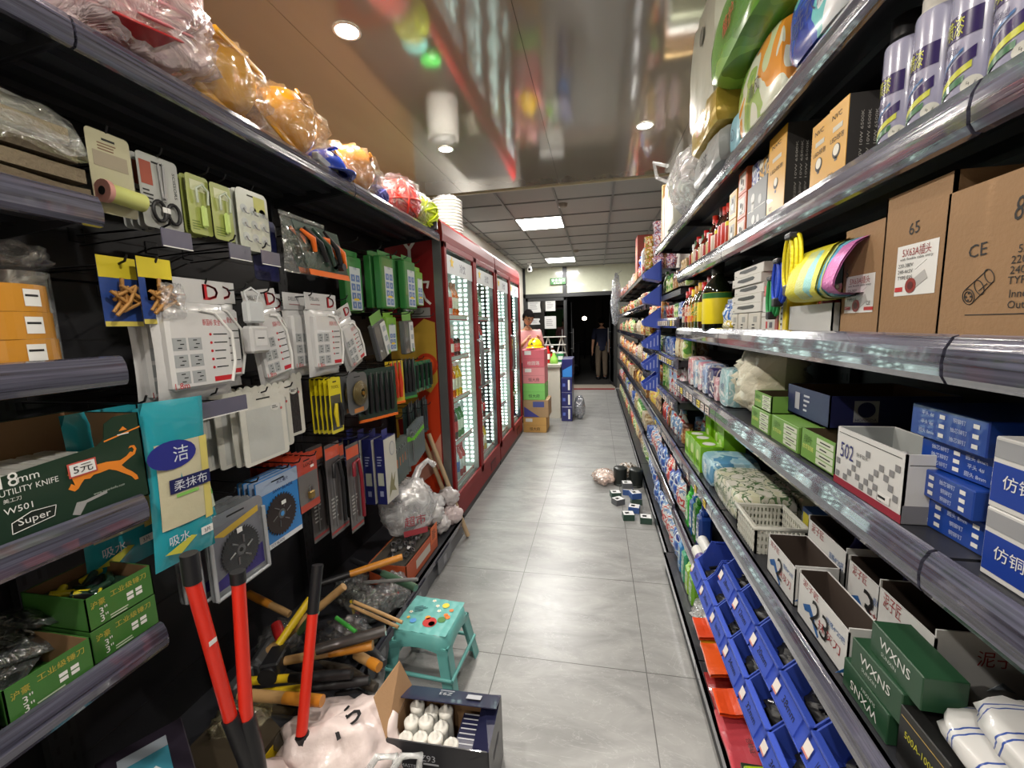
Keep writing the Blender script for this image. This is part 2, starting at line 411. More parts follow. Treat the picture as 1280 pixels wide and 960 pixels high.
mb = MB(); mb.box(XL, XR, 4.25, 4.275, CEIL - .012, CEIL + .06, M((176, 168, 140), .35)); struct(mb, 'trim_1')
TILE = M((150, 149, 146), .85, var=.02); TBAR = M((112, 112, 112), .5)
mb = MB(); mb.box(XL, XR, 4.275, YF, 2.872, 2.9, TILE)
for i in range(-2, 6):
    x = -.42 + .6 * i
    if XL < x < XR: mb.box(x - .011, x + .011, 4.275, YF, 2.860, 2.873, TBAR)
rows = [4.85 + .65 * i for i in range(9)]
for y in rows: mb.box(XL, XR, y - .009, y + .009, 2.8605, 2.873, TBAR)
struct(mb, 'ceiling')

# lamps
def area(parent, w_, h_, power, colr, loc, shape='RECTANGLE', spread=None):
    l = bpy.data.lights.new('lamp_light', 'AREA'); l.shape = shape; l.size = w_; l.size_y = h_; l.energy = power; l.color = colr
    if spread: l.spread = spread
    o = bpy.data.objects.new('lamp_light', l); col.objects.link(o); o.parent = parent; o.location = loc; return o
lab = {0: 'round recessed downlight in the glossy ceiling, the largest and brightest one', 1: 'round recessed downlight over the left shelving close to the ceiling step', 2: 'round recessed downlight on the right side of the glossy ceiling'}
for i, (x, y) in enumerate(DOWN):
    t = empty('downlight', (x, y, CEIL), 0, lab.get(i, 'unseen round recessed downlight in the glossy ceiling'), 'ceiling light', 'downlights in the glossy ceiling')
    mb = MB(); mb.lathe([(.058, -.001), (.062, -.006), (.052, -.008), (.05, -.003)], WHITE, 28); mb.build('ring', t)
    mb = MB(); mb.disc(.05, Matrix.Translation((0, 0, -.003)) @ Matrix.Rotation(PI, 4, 'X'), EM((255, 246, 232), 22), n=28); mb.build('diffuser', t)
    area(t, .1, .1, DOWN_W, (1, .93, .84), (0, 0, -.012), 'DISK')
for (y0, lb) in ((5.5, 'square ceiling panel light nearer the ceiling step'), (8.75, 'square ceiling panel light nearer the doors')):
    t = empty('ceiling_panel_light', (-.72, y0 + .325, 2.872), 0, lb, 'ceiling light', 'panel lights in the tiled ceiling')
    mb = MB(); mb.tray(-.296, .296, -.31, .31, -.012, .0, .008, WHITE); mb.build('frame', t)
    mb = MB(); mb.box(-.285, .285, -.3, .3, -.0135, -.0125, EM((255, 253, 248), 9)); mb.build('diffuser', t)
    area(t, .56, .6, PANEL_W, (1, .97, .93), (0, 0, -.02))
for (x, y) in ((.0, 0), ):
    pass
for (px, py, lb) in ((703.5, 256, 'round grey smoke detector on the tiled ceiling'), (720, 313.5, 'small round detector on the far ceiling tiles')):
    p = A(px, py, Z=2.86); mb = MB(); mb.lathe([(0, -.03), (.03, -.03), (.05, -.02), (.055, 0.011)], M((120, 112, 100), .5)); thing(mb, 'smoke_detector', p, 0, lb, 'detector')
# ------------------------------------------------------------------ shelving
def shelf_part(parent, y0, y1, xf, xb, zt, rail=True, tags=None, slots=None):
    """one shelf board; xf = aisle edge, xb = back edge, zt = top surface"""
    sx = 1 if xb > xf else -1
    mb = MB(); e = .004
    mb.box(xf, xb, y0 + e, y1 - e, zt - .012, zt, SHELF)
    mb.box(xf, xf + sx * .012, y0 + e, y1 - e, zt - .045, zt, SHELF)
    D = abs(xb - xf)
    for q in (.22, .50, .78):
        mb.box(xf + sx * D * q, xf + sx * (D * q + .045), y0 + e, y1 - e, zt - .030, zt - .012, M((60, 61, 66), .35))
    for yy in (y0 + e, y1 - e - .004):
        mb.prism([(0, 0), (D, 0), (D, -.07), (D * .75, -.055), (0, -.028)], .004, SHELF, Matrix(((sx, 0, 0, xf), (0, 0, 1, yy + .004), (0, 1, 0, zt - .008), (0, 0, 0, 1))))
    s = mb.build('shelf', parent)
    if rail:
        r = MB(); prof = [(-.004, .012), (-.012, .009), (-.020, -.006), (-.0225, -.024), (-.021, -.042), (-.015, -.052), (-.006, -.054), (-.002, -.045), (-.002, .004)]
        P = [(xf + sx * a, zt + b) for a, b in prof]
        n = len(P); ya, yb = y0 + .003, y1 - .003
        V = [(x, ya, z) for x, z in P] + [(x, yb, z) for x, z in P]
        F = [(i, (i + 1) % n, n + (i + 1) % n, n + i) for i in range(n)] + [tuple(range(n)), tuple(range(n, 2 * n))]
        r.add(V, F, RAIL)
        for (ta, tb, tm) in (tags or []):
            X = Matrix(((0, 0, -sx, xf - sx * .0242), (sx if False else (-1 if sx > 0 else 1), 0, 0, (ta + tb) / 2), (0, 1, 0, zt - .024), (0, 0, 0, 1)))
            r.rect(tb - ta, .030, X, tm); r.lines(2, (tb - ta) * .7, .02, X @ Matrix.Translation((0, 0, .0006)), INK)
        r.build('price_rail', s)
    return s
def bay(name, label, y0, y1, xf, xb, levels, top, base=.12, basex=None, kick=None, posts=True, group='shelving bays'):
    sx = 1 if xb > xf else -1
    u = empty(name, (0, 0, 0), 0, label, 'shelving', group)
    mb = MB(); mb.box(xb - sx * .012, xb, y0 + .002, y1 - .002, .05, top - .012, M((27, 27, 31), .5, var=.12))
    z = .3
    while z < top - .1:
        mb.box(xb - sx * .0135, xb - sx * .011, y0 + .02, y1 - .02, z, z + .004, INK); z += .3
    mb.build('back_panel', u)
    for yy in (y0, y1 - .03):
        mb = MB(); mb.box(xb - sx * .04, xb - sx * .0, yy, yy + .03, 0, top - .02, DARK)
        for k in range(int(top / .05)): mb.box(xb - sx * .0405, xb - sx * .0395, yy + .011, yy + .018, .03 + k * .05, .055 + k * .05, INK)
        mb.build('upright', u)
    basex = xf if basex is None else basex
    mb = MB(); mb.box(basex, xb, y0 + .003, y1 - .003, base - .015, base, SHELF); mb.box(basex + sx * .01, basex + sx * .02, y0 + .003, y1 - .003, 0.0, base - .015, kick or DARK)
    mb.box(basex, basex + sx * .01, y0 + .003, y1 - .003, base - .05, base, M((86, 86, 100), .25, coat=.8))
    mb.build('base_shelf', u)
    for lv in levels:
        zt, rail, tags = (lv + (True, None))[:3] if isinstance(lv, tuple) else (lv, True, None)
        shelf_part(u, y0, y1, xf, xb, zt, rail, tags)
    return u
RX, RB = .462, .90    # shelf edge (behind its rail) and back of the right run
RZ = [2.055, 1.768, 1.462, 1.168, .775, .395]
TAGW = M((212, 196, 186), .5); TAGY = M((226, 200, 70), .5); TAGG = M((150, 150, 158), .5)
def strip(y0, y1, n, seed=1, w=.055):
    r = random.Random(seed); st = (y1 - y0) / n; return [(y0 + i * st + .01, y0 + i * st + .01 + min(w, st * .8), r.choice([TAGW, TAGW, TAGY, TAGG])) for i in range(n)]
bay('shelving_bay', 'right-hand dark shelving bay at the picture edge holding spray cans and cartons', -.38, .642, RX, RB, RZ[:3] + [1.168 - .0] + RZ[4:], 2.1, basex=.40)
bay('shelving_bay', 'right-hand shelving bay holding brown socket cartons and the near blue bins', .642, 1.672, RX, RB, RZ, 2.1, basex=.40)
bay('shelving_bay', 'right-hand shelving bay with sauce bottles, pad packs and tissue boxes', 1.672, 2.52, RX, RB, [RZ[0], RZ[1], RZ[2], (RZ[3], True, strip(1.75, 2.5, 10, 3)), (RZ[4], True, strip(1.75, 2.4, 4, 5, .04)), RZ[5]], 2.1, basex=.40)
CZ = [2.055, 1.70, 1.52, 1.285, 1.04, .78, .42]
bay('shelving_bay', 'right-hand shelving bay where blue bins jut into the aisle', 2.52, 3.42, RX, RB, [CZ[0], (CZ[1], False), (CZ[2], True, strip(2.55, 3.3, 9, 8)), (CZ[3], True, strip(2.55, 3.3, 9, 9)), (CZ[4], True, strip(2.55, 3.3, 10, 10)), (CZ[5], True, strip(2.55, 3.3, 10, 11)), CZ[6]], 2.1, basex=.42)
DZ = [2.0, 1.68, 1.38, 1.08, .78, .45]
yy = 4.2
for k in range(5):
    bay('shelving_bay', ['far right snack shelving bay just past the gap after the blue bins', 'second snack shelving bay along the far right run', 'middle snack shelving bay along the far right run', 'snack shelving bay next to last before the doors', 'snack shelving bay closest to the doors'][k],
        yy, yy + 1.0, RX, RB, [(DZ[0], False)] + [(z, True, None) for z in DZ[1:]], 2.05, basex=.42); yy += 1.0
bay('shelving_bay', 'narrow right-hand shelving bay between the blue bins and the snack shelves', 3.42, 4.2, RX, RB, [(z, True, None) for z in CZ[2:]], 1.6, basex=.42)
LX, LBK = -1.045, -1.48
LZ = [1.79, 1.452, 1.13, .805]
def ledge(u, y0, y1, zt=2.142):
    shelf_part(u, y0, y1, -1.052, LBK, zt, True)
u1 = bay('shelving_bay', 'left-hand shelving bay at the picture edge holding tape rolls and knife boxes', -.26, .75, LX, LBK, LZ, 2.15, basex=-.95); ledge(u1, -.26, .75)
KICK = M((70, 72, 78), .35, coat=.3)
u2 = bay('hook_bay', 'left-hand hook bay with power strips, cloths and saw blades', .75, 1.77, LX, LBK, [], 2.15, basex=-.95, base=.15, kick=KICK); ledge(u2, .75, 1.77)
u3 = bay('hook_bay', 'left-hand hook bay with tool cards beside the drinks fridge', 1.77, 2.79, LX, LBK, [], 2.15, basex=-.95, base=.15, kick=KICK); ledge(u3, 1.77, 2.79)
# ------------------------------------------------------------------ glass-door drinks fridges
FRED = M((126, 20, 22), .5, spec=.3); SILV = M((128, 130, 132), .35, .6); FWHITE = M((222, 228, 226), .4)
LED = EM((240, 255, 248), 6)
def bottle_mesh(kind, c1, c2, cap, seed=0):
    mb = MB()
    if kind == 'bottle':
        mb.lathe([(0, 0), (.030, 0), (.032, .01), (.031, .06), (.032, .13), (.026, .155), (.013, .185), (.013, .200)], c1, 14)
        mb.lathe([(.0325, .05), (.0328, .055), (.0328, .115), (.0325, .12)], c2, 14)
        mb.lathe([(.0145, .197), (.0145, .215), (0, .215)], cap, 12)
    elif kind == 'can':
        mb.lathe([(0, 0), (.026, 0), (.031, .008), (.031, .105), (.026, .118), (.026, .122), (.023, .12), (0, .119)], c1, 14)
        mb.lathe([(.0314, .03), (.0314, .085)], c2, 14)
    elif kind == 'carton':
        mb.box(-.03, .03, -.025, .025, 0, .15, c1, .002); mb.prism([(-.025, .15), (.025, .15), (0, .18)], .06, c2, Matrix(((0, 0, 1, .03), (1, 0, 0, 0), (0, 1, 0, 0), (0, 0, 0, 1))))
    return mb
PROT = {}
def hide_proto(mb, name):    # mesh kept as data only, never linked
    me = bpy.data.meshes.new(name); me.from_pydata(mb.v, [], mb.f)
    for m in mb.mats: me.materials.append(m)
    me.polygons.foreach_set('material_index', mb.m); me.polygons.foreach_set('use_smooth', mb.s); me.update(); return me
def put(me, name, loc, rz, label, cat, group=None, scale=None, rot=None):
    o = bpy.data.objects.new(name, me); col.objects.link(o); o.location = loc; o.rotation_euler = rot or (0, 0, rz)
    if scale: o.scale = scale if isinstance(scale, tuple) else (scale,) * 3
    o['label'] = label; o['category'] = cat
    if group: o['group'] = group
    return o
FX = -1.03
def fridge(y0, y1, label, side_print, seed):
    rnd = random.Random(seed)
    t = empty('drinks_fridge', (0, 0, 0), 0, label, 'fridge', 'glass door drinks fridges')
    c = MB()   # cabinet shell
    xb = -1.68
    c.box(xb, FX - .07, y0, y0 + .03, .06, 2.2, FRED); c.box(xb, FX - .07, y1 - .03, y1, .06, 2.2, FRED)
    c.box(FX - .07, FX - .012, y0 - .002, y0 + .03, .2, 2.14, SILV); c.box(FX - .07, FX - .012, y1 - .03, y1, .2, 2.14, SILV)
    c.box(xb, xb + .03, y0, y1, .06, 2.2, FWHITE); c.box(xb, FX - .04, y0, y1, 2.12, 2.2, M((30, 28, 26), .8)); c.box(xb, FX - .06, y0 + .03, y1 - .03, .18, .24, FWHITE)
    c.box(xb + .03, FX - .08, y0 + .03, y0 + .032, .24, 2.12, FWHITE); c.box(xb + .03, FX - .08, y1 - .032, y1 - .03, .24, 2.12, FWHITE)
    c.build('cabinet', t)
    h = MB()   # curved header
    pr = [(FX - .04, 2.10), (FX + .004, 2.10), (FX + .008, 2.15), (FX + .002, 2.22), (FX - .02, 2.25), (FX - .04, 2.25)]
    V = [(x, y0, z) for x, z in pr] + [(x, y1, z) for x, z in pr]; n = len(pr)
    h.add(V, [(i, (i + 1) % n, n + (i + 1) % n, n + i) for i in range(n)] + [tuple(range(n)), tuple(range(n, 2 * n))], FRED)
    h.build('header', t, label='glossy red header panel')
    k = MB(); k.box(FX - .03, FX, y0, y1, .055, .20, FRED); k.box(FX - .034, FX - .006, y0, y1, .0, .055, BLACK)
    k.box(FX - .001, FX + .003, y1 - .42, y1 - .22, .085, .165, BLACK)
    for q in range(5): k.box(FX + .003, FX + .005, y1 - .41, y1 - .23, .092 + q * .014, .098 + q * .014, FRED)
    k.build('kick_panel', t, label='red kick panel with a black vent')
    ym = (y0 + y1) / 2
    m = MB(); m.box(FX - .07, FX - .012, ym - .02, ym + .02, .24, 2.1, FWHITE); m.build('mullion', t)
    for (a, b) in ((y0 + .012, ym - .003), (ym + .003, y1 - .012)):
        d = MB(); fw = .042
        for q in ((a, a + fw, .2, 2.1), (b - fw, b, .2, 2.1), (a, b, .2, .2 + fw + .02), (a, b, 2.1 - fw, 2.1)): d.box(FX - .012, FX + .012, *q, FRED, .003)
        dd = d.build('door', t)
        g = MB(); g.box(FX - .006, FX - .002, a + fw, b - fw, .2 + fw, 2.1 - fw, GLASS((236, 244, 242), .10)); g.build('glass', dd)
        s = MB(); X = Matrix(((0, 0, 1, FX - .0015), (1, 0, 0, (a + b) / 2), (0, 1, 0, 1.96), (0, 0, 0, 1)))
        s.rect(b - a - .1, .13, X, M((214, 220, 224), .4)); s.text('冷饮', .07, X @ Matrix.Translation((.06, 0, .0006)), NAVY)
        st = [(.045 * (1 if i % 2 == 0 else .45) * math.cos(PI / 2 + i * PI / 5), .045 * (1 if i % 2 == 0 else .45) * math.sin(PI / 2 + i * PI / 5)) for i in range(10)]
        s.prism(st, .001, YELLOW, X @ Matrix.Translation((-.19, .02, .002))); s.build('sign_panel', dd)
        # glowing dashes on the far inner wall stand for LED strips and their reflections
        e = MB(); yw = b - .02
        e.box(-1.6, FX - .05, yw, yw + .004, .26, 2.08, FWHITE)
        for cx in (FX - .075, FX - .125, FX - .18, FX - .26):
            for q in range(44): e.box(cx - .012, cx + .012, yw - .004, yw, .30 + q * .04, .318 + q * .04, LED)
        e.build('light_panel', t, label='white inner panel with glowing dashes for LED strips and their reflections')
        for z in (.26, .60, .95, 1.28, 1.60):
            s = MB()
            s.box(-1.6, FX - .07, a, b - .03, z - .012, z, FWHITE); s.box(FX - .07, FX - .066, a, b - .03, z - .03, z + .012, M((200, 40, 40), .4)); s.box(FX - .066, FX - .065, a + .02, b - .06, z - .022, z + .006, WHITE); s.build('shelf', t)
        hd = MB(); yh = a + .035 if a > ym - .1 else b - .022
        hd.tube([(FX + .012, yh, .98), (FX + .045, yh, 1.0), (FX + .045, yh, 1.38), (FX + .012, yh, 1.4)], .011, SILV); hd.build('handle', dd)
        area(t, .3, 1.6, 4.5, (.92, 1, .97), (0, 0, 0)).matrix_local = Matrix(((0, 0, -1, FX - .1), (-1, 0, 0, (a + b) / 2), (0, 1, 0, 1.15), (0, 0, 0, 1)))
    return t
f1 = fridge(2.82, 4.335, 'red two-door drinks fridge beside the end of the hook wall', True, 1)
f2 = fridge(4.36, 5.76, 'red two-door drinks fridge beside the stacked cartons', False, 2)
# printed side of the near fridge
mb = MB(); Xs = TF('front', -1.39, 2.8195, 1.25)
mb.rect(.56, 1.9, Xs, FRED)
amber = M((196, 158, 60), .35, coat=.3); rr = random.Random(4)
pts = [(-.28, -.95), (-.06, -.95)] + [(-.02 + .03 * math.sin(q), -.9 + q * .1) for q in range(6)] + [(.28, -.35), (.28, .28)] + [(.28 - q * .08, .30 + .035 * math.sin(q * 2.2)) for q in range(8)]
mb.prism([(max(-.28, x), y) for x, y in pts], .0004, amber, Xs @ Matrix.Translation((0, 0, .0008)))
mb.disc(.085, Xs @ Matrix.Translation((.2, .0, .001)), M((200, 60, 30), .35)); mb.disc(.06, Xs @ Matrix.Translation((.2, .0, .0014)), M((224, 90, 40), .35))
mb.prism([(-.02, -.95), (.28, -.95), (.28, -.12), (.22, -.2), (.14, -.16), (.1, -.3), (.02, -.5)], .0004, M((205, 62, 28), .35), Xs @ Matrix.Translation((0, 0, .0012)))
mb.prism([(.02, -.95), (.28, -.75), (.28, -.5), (.1, -.8)], .0004, M((214, 150, 130), .4), Xs @ Matrix.Translation((0, 0, .0016)))
mb.text('饮', .2, Xs @ Matrix.Translation((.16, .52, .0008)), WHITE); mb.text('冷', .2, Xs @ Matrix.Translation((-.07, .50, .0008)), WHITE); mb.text('Y', .16, Xs @ Matrix.Translation((.12, .8, .0008)), WHITE)
mb.rect(.14, .07, Xs @ Matrix.Translation((.18, .37, .0008)), M((150, 150, 150), .5))
mb.build('side_print', f1, label='red and amber printed side panel with white characters')

cols = {'yellow': ((232, 190, 30), (240, 230, 200)), 'orange': ((230, 110, 20), (250, 240, 220)), 'red': ((190, 30, 30), (235, 235, 230)), 'green': ((60, 130, 60), (230, 240, 220)),
        'clear': ((190, 205, 210), (60, 110, 190)), 'brown': ((70, 34, 16), (200, 30, 30)), 'blue': ((40, 80, 170), (230, 235, 240)), 'white': ((226, 226, 222), (220, 60, 60))}
for k, (a, b) in cols.items():
    for kd in ('bottle', 'can', 'carton'):
        PROT[kd, k] = hide_proto(bottle_mesh(kd, M(a, .25, coat=.4), M(b, .35), M(a if k in ('red', 'orange', 'blue') else (230, 230, 230), .4)), 'drink_' + kd)
rnd = random.Random(11)
plan = [('blue', 'clear', 'red'), ('green', 'brown', 'green'), ('yellow', 'orange', 'yellow'), ('white', 'red', 'brown'), ('red', 'white', 'orange')]
ordn = ['lowest', 'second', 'middle', 'fourth', 'top']
secs = [(2.87, 3.55, 'first door of the near fridge'), (3.64, 4.30, 'second door of the near fridge'), (4.42, 5.03, 'first door of the far fridge'), (5.1, 5.7, 'second door of the far fridge')]
for si, (a, b, sn) in enumerate(secs):
    for li, z in enumerate((.26, .60, .95, 1.28, 1.60)):
        cs = plan[(li + si * 2) % 5]; n = 7 if si == 0 else 5
        for q in range(n):
            c = cs[q * 3 // n]; kd = 'can' if (li + si) % 4 == 3 else 'bottle'
            y = a + .03 + q * (b - a - .12) / n
            sc = 1.25 if kd == 'bottle' else 1.2
            put(PROT[kd, c], 'drink_' + kd, (FX - .125 - .0 * q, y, z + .001), 0, 'small %s drink %s on the %s shelf behind the %s' % (c, kd, ordn[li], sn), 'drink', 'drinks behind the %s' % sn, sc)

# narrow green and red cooler end behind the fridges
mb = MB(); mb.box(-1.66, FX - .06, 5.79, 5.98, 0, .75, M((120, 28, 26), .4), .01); mb.box(-1.66, FX - .06, 5.79, 5.98, .75, 2.05, M((54, 110, 48), .4), .01); mb.box(-1.66, FX - .055, 5.785, 5.985, 2.05, 2.1, SILV, .005)
thing(mb, 'display_cooler', (0, 0, 0), 0, 'narrow green and red cooler cabinet squeezed behind the far fridge', 'cooler')

# ------------------------------------------------------------------ far end: glass doors onto the dark street
FRM = M((52, 53, 54), .35, .5); CREAM = M((186, 188, 168), .18, coat=.5)
WF = 10.2
mb = MB()
mb.box(XL, XR, WF, WF + .04, 2.25, 2.9, CREAM); mb.box(.46, XR, WF, WF + .1, 0, 2.25, M((90, 88, 84), .6)); struct(mb, 'wall_front')
mb = MB(); mb.box(XL, .48, WF - .03, WF + .06, 2.18, 2.27, FRM); mb.box(-.77, -.67, WF - .035, WF + .05, 2.2, 2.9, FRM); mb.box(XL, -1.66, WF - .03, WF + .05, 0, 2.9, FRM); mb.box(.42, .48, WF - .03, WF + .05, 0, 2.2, FRM)
struct(mb, 'trim_2')
mb = MB(); mb.box(-.75, .44, WF - .25, WF + .35, 0, .03, M((140, 132, 120), .5)); mb.box(-.72, .42, WF - .32, WF - .25, 0, .022, M((120, 40, 40), .8)); struct(mb, 'trim_3')
def glass_door(name, x0, x1, y, rz, hinge, label):
    d = MB(); W_ = x1 - x0
    for q in ((0, .05, .02, 2.17), (W_ - .05, W_, .02, 2.17), (0, W_, .02, .1), (0, W_, 2.1, 2.17)): d.box(q[0], q[1], -.02, .02, q[2], q[3], FRM)
    o = d.build(name); o['kind'] = 'structure'; o.location = (x0 if hinge == 'l' else x1, y, 0); o.rotation_euler = (0, 0, rz)
    if hinge == 'r': 
        for v in o.data.vertices: v.co.x -= W_
    g = MB(); a = 0 if hinge == 'l' else -W_
    g.box(a + .05, a + W_ - .05, -.004, .004, .1, 2.1, GLASS((70, 74, 76), .05)); g.build('glass', o)
    hx = a + (W_ - .09 if hinge == 'l' else .09)
    for sy in (-1, 1):
        h = MB(); h.tube([(hx, sy * .06, .82), (hx, sy * .06, 1.42)], .013, STEEL); h.tube([(hx, 0, .92), (hx, sy * .06, .92)], .009, STEEL); h.tube([(hx, 0, 1.32), (hx, sy * .06, 1.32)], .009, STEEL); h.build('handle', o)
    return o
d1 = glass_door('door_1', -1.66, -.70, WF, 0, 'l', '')
d1h = glass_door('door_2', -.70 , .0, WF + .03, 1.45, 'l', ''); d2h = glass_door('door_3', -.25, .43, WF + .03, -1.45, 'r', '')
for i, (x0_, y0_, x1_, y1_, lb) in enumerate(((660, 374, 676, 391, 'torn white notice at the top left of the glass door'), (682, 374, 694, 389, 'white notice at the top right of the glass door'), (660, 398, 675, 406, 'lower left white notice on the glass door behind the cashier'), (681, 395, 695, 411, 'lower right white notice on the glass door'))):
    a = A(x0_, y1_, Y=WF - .01); b = A(x1_, y0_, Y=WF - .01); mb = MB(); w_, h_ = b.x - a.x, b.z - a.z
    r_ = random.Random(i); pts = [(-w_ / 2, -h_ / 2)] + [(w_ / 2 + (r_.uniform(-.03, .0) if i in (0, 2) else 0), -h_ / 2 + h_ * q / 5) for q in range(6)] + [(-w_ / 2, h_ / 2)]
    X = TF('front', 0, 0, 0); mb.prism(pts, .0008, M((168, 168, 166), .6), X); mb.lines(4, w_ * .7, h_ * .6, X @ Matrix.Translation((0, 0, .0005)), M((120, 120, 122), .6), r_)
    thing(mb, 'paper_notice', (( a.x + b.x) / 2, WF - .0075, (a.z + b.z) / 2), 0, lb, 'notice', 'notices taped to the glass door')
# exit sign
a = A(697.5, 351.5, Y=WF - .06); mb = MB(); mb.box(-.18, .18, -.012, .012, -.075, .075, M((60, 120, 60), .3), .004)
X = TF('front', 0, -.0125, 0); mb.text('安全出口', .07, X @ Matrix.Translation((.0, .022, 0)), EM((225, 240, 222), 1.0), .3); mb.text('EXIT', .03, X @ Matrix.Translation((0, -.045, 0)), EM((225, 240, 222), 1.0), .2)
mb.box(-.1, -.095, -.003, .003, .07, .15, STEEL); mb.box(.095, .1, -.003, .003, .07, .15, STEEL)
thing(mb, 'exit_sign', a, 0, 'green hanging exit sign with white characters before the glass panel', 'sign')
a = A(662, 337, Y=9.3); t = empty('security_camera', (a.x, a.y, 2.872), 0, 'white security camera hanging from the far left ceiling corner', 'camera')
mb = MB(); mb.lathe([(0, 0), (.05, 0), (.05, -.02), (.02, -.03), (.02, -.06)], WHITE); mb.build('mount', t)
mb = MB(); mb.lathe([(0, -.06), (.045, -.07), (.055, -.13), (.05, -.17), (.03, -.19), (0, -.195)], WHITE); mb.build('housing', t)
mb = MB(); mb.disc(.028, TF('front', .005, -.056, -.14), BLACK); mb.build('lens', t)

# street outside
mb = MB(); mb.box(-9, 9, WF + .35, 30, -.12, -.05, M((46, 44, 42), .9, var=.2)); o = thing(mb, 'street_paving', (0, 0, 0), 0, 'dark street paving outside the doors', 'ground'); o['kind'] = 'structure'
mb = MB(); mb.box(-9, 9, 22, 22.3, -.1, 4.5, M((30, 26, 24), .9, var=.2))
for k in range(8): mb.box(-8 + k * 2, -7.7 + k * 2, 21.9, 22, -.1, 4.5, M((40, 34, 30), .9))
o = thing(mb, 'building_front', (0, 0, 0), 0, 'dark building front across the street', 'building'); o['kind'] = 'structure'
a = A(730.5, 398, Y=20); mb = MB(); mb.lathe([(0, -.09), (.08, -.06), (.1, 0), (.08, .06), (0, .09)], EM((255, 244, 220), 14)); mb.cyl((0, 0, -a.z - .06), (0, 0, -.08), .03, .02, BLACK)
thing(mb, 'street_lamp', a, 0, 'single small bright lamp shining in the dark street', 'lamp')
def figure(parent, joints, edges, radii, mat, name, sub=2):
    me = bpy.data.meshes.new(name); me.from_pydata(joints, edges, []); me.materials.append(mat)
    o = bpy.data.objects.new(name, me); col.objects.link(o)
    if parent is not None: o.parent = parent
    o.modifiers.new('s', 'SKIN')
    sk = me.skin_vertices[0].data
    for i, r in enumerate(radii):
        sk[i].radius = (r, r) if not isinstance(r, tuple) else r
        sk[i].use_root = (i == 0)
    o.modifiers['s'].use_smooth_shade = True
    m = o.modifiers.new('u', 'SUBSURF'); m.levels = sub; m.render_levels = sub
    return o
SKIN = M((204, 152, 122), .55, var=.05)
def person(loc, rz, label, shirt, trousers, bend=0.0, look=0.0, arms='down', glasses=False, hairc=(18, 16, 16)):
    t = empty('person', loc, rz, label, 'person')
    S = M(shirt, .8, bump=.3, bscale=25); T = M(trousers, .85, bump=.3, bscale=25); H = M(hairc, .9, spec=.0)
    # body facing -y; bare skin figure first
    hz = 1.0
    if arms == 'reach':
        LA = [(.19, 0, 1.40), (.25, .02, 1.14), (.16, -.16, 1.26), (.12, -.2, 1.31)]
        RA = [(-.19, 0, 1.40), (-.25, .02, 1.14), (-.14, -.17, 1.24), (-.1, -.2, 1.3)]
    else:
        LA = [(.19, 0, 1.40), (.24, .02, 1.12), (.25, -.05, .88), (.25, -.07, .80)]
        RA = [(-.19, 0, 1.40), (-.24, .02, 1.12), (-.25, -.05, .88), (-.25, -.07, .80)]
    b = -.10 * bend
    J = [(0, 0, .95), (0, b * .3, 1.15), (0, b * .6, 1.34), (0, b * .8, 1.44), (0, b - .01, 1.52)]
    E = [(0, 1), (1, 2), (2, 3), (3, 4)]
    R = [(.155, .11), (.14, .10), (.17, .11), (.08, .07), .052]
    def chain(root, pts, rs):
        k = root
        for p, r in zip(pts, rs): J.append(p); R.append(r); E.append((k, len(J) - 1)); k = len(J) - 1
        return k
    la = chain(2, [(x, y + b * .6, z) for x, y, z in LA], [.062, .045, .032, .026]); ra = chain(2, [(x, y + b * .6, z) for x, y, z in RA], [.062, .045, .032, .026])
    for s in (1, -1): chain(0, [(s * .09, 0, .88), (s * .10, -.01, .48), (s * .10, .02, .09), (s * .10, -.10, .04)], [.088, .062, .042, .034])
    for (k, s, P) in ((la, 1, LA), (ra, -1, RA)):
        p = Vector(P[3]) + Vector((0, b * .6, 0)); d = (Vector(P[3]) - Vector(P[2])).normalized(); side = Vector((s, 0, 0)).cross(d).normalized() if abs(d.z) < .6 else Vector((0, 1, 0))
        for q, ln in enumerate((.060, .068, .064, .05)):
            o_ = Vector((-s * (q - 1.5) * .018, 0, 0)) if abs(d.z) < .6 else Vector((0, (q - 1.5) * .018, 0))
            a1 = p + d * .05 + o_; a2 = a1 + d * ln * .55; a3 = a2 + d * ln * .45 + Vector((0, 0, -.012))
            chain(k, [tuple(a1), tuple(a2), tuple(a3)], [.0095, .009, .008])
        chain(k, [tuple(p + d * .02 + Vector((-s * .03, -.012, 0))), tuple(p + d * .055 + Vector((-s * .042, -.02, 0)))], [.011, .009])
    figure(t, J, E, R, SKIN, 'body', 2)
    # clothing shells
    Js = [(0, 0, .78), (0, 0, .92), (0, b * .3, 1.12), (0, b * .6, 1.34), (0, b * .75, 1.43), (.19, b * .6, 1.40), (-.19, b * .6, 1.40)] + [(LA[1][0], LA[1][1] + b * .6, LA[1][2]), (RA[1][0], RA[1][1] + b * .6, RA[1][2])]
    figure(t, Js, [(0, 1), (1, 2), (2, 3), (3, 4), (3, 5), (3, 6), (5, 7), (6, 8)], [(.17, .13), (.175, .13), (.16, .12), (.185, .125), (.085, .08), .078, .078, .062, .062], S, 'shirt', 2)
    Jt = [(0, 0, 1.04), (0, 0, .93)] + [(s * .09, 0, .86) for s in (1, -1)] + [(s * .10, -.01, .48) for s in (1, -1)] + [(s * .10, .02, .08) for s in (1, -1)]
    figure(t, Jt, [(0, 1), (1, 2), (1, 3), (2, 4), (3, 5), (4, 6), (5, 7)], [(.165, .12), (.17, .125), .1, .1, .078, .078, .062, .062], T, 'trousers', 2)
    for s in (1, -1):
        q = MB(); q.blob((s * .10, -.05, .045), (.05, .14, .05), BLACK, .03, p=.8, nu=16, nv=8, flat=.002); q.build('shoe', t)
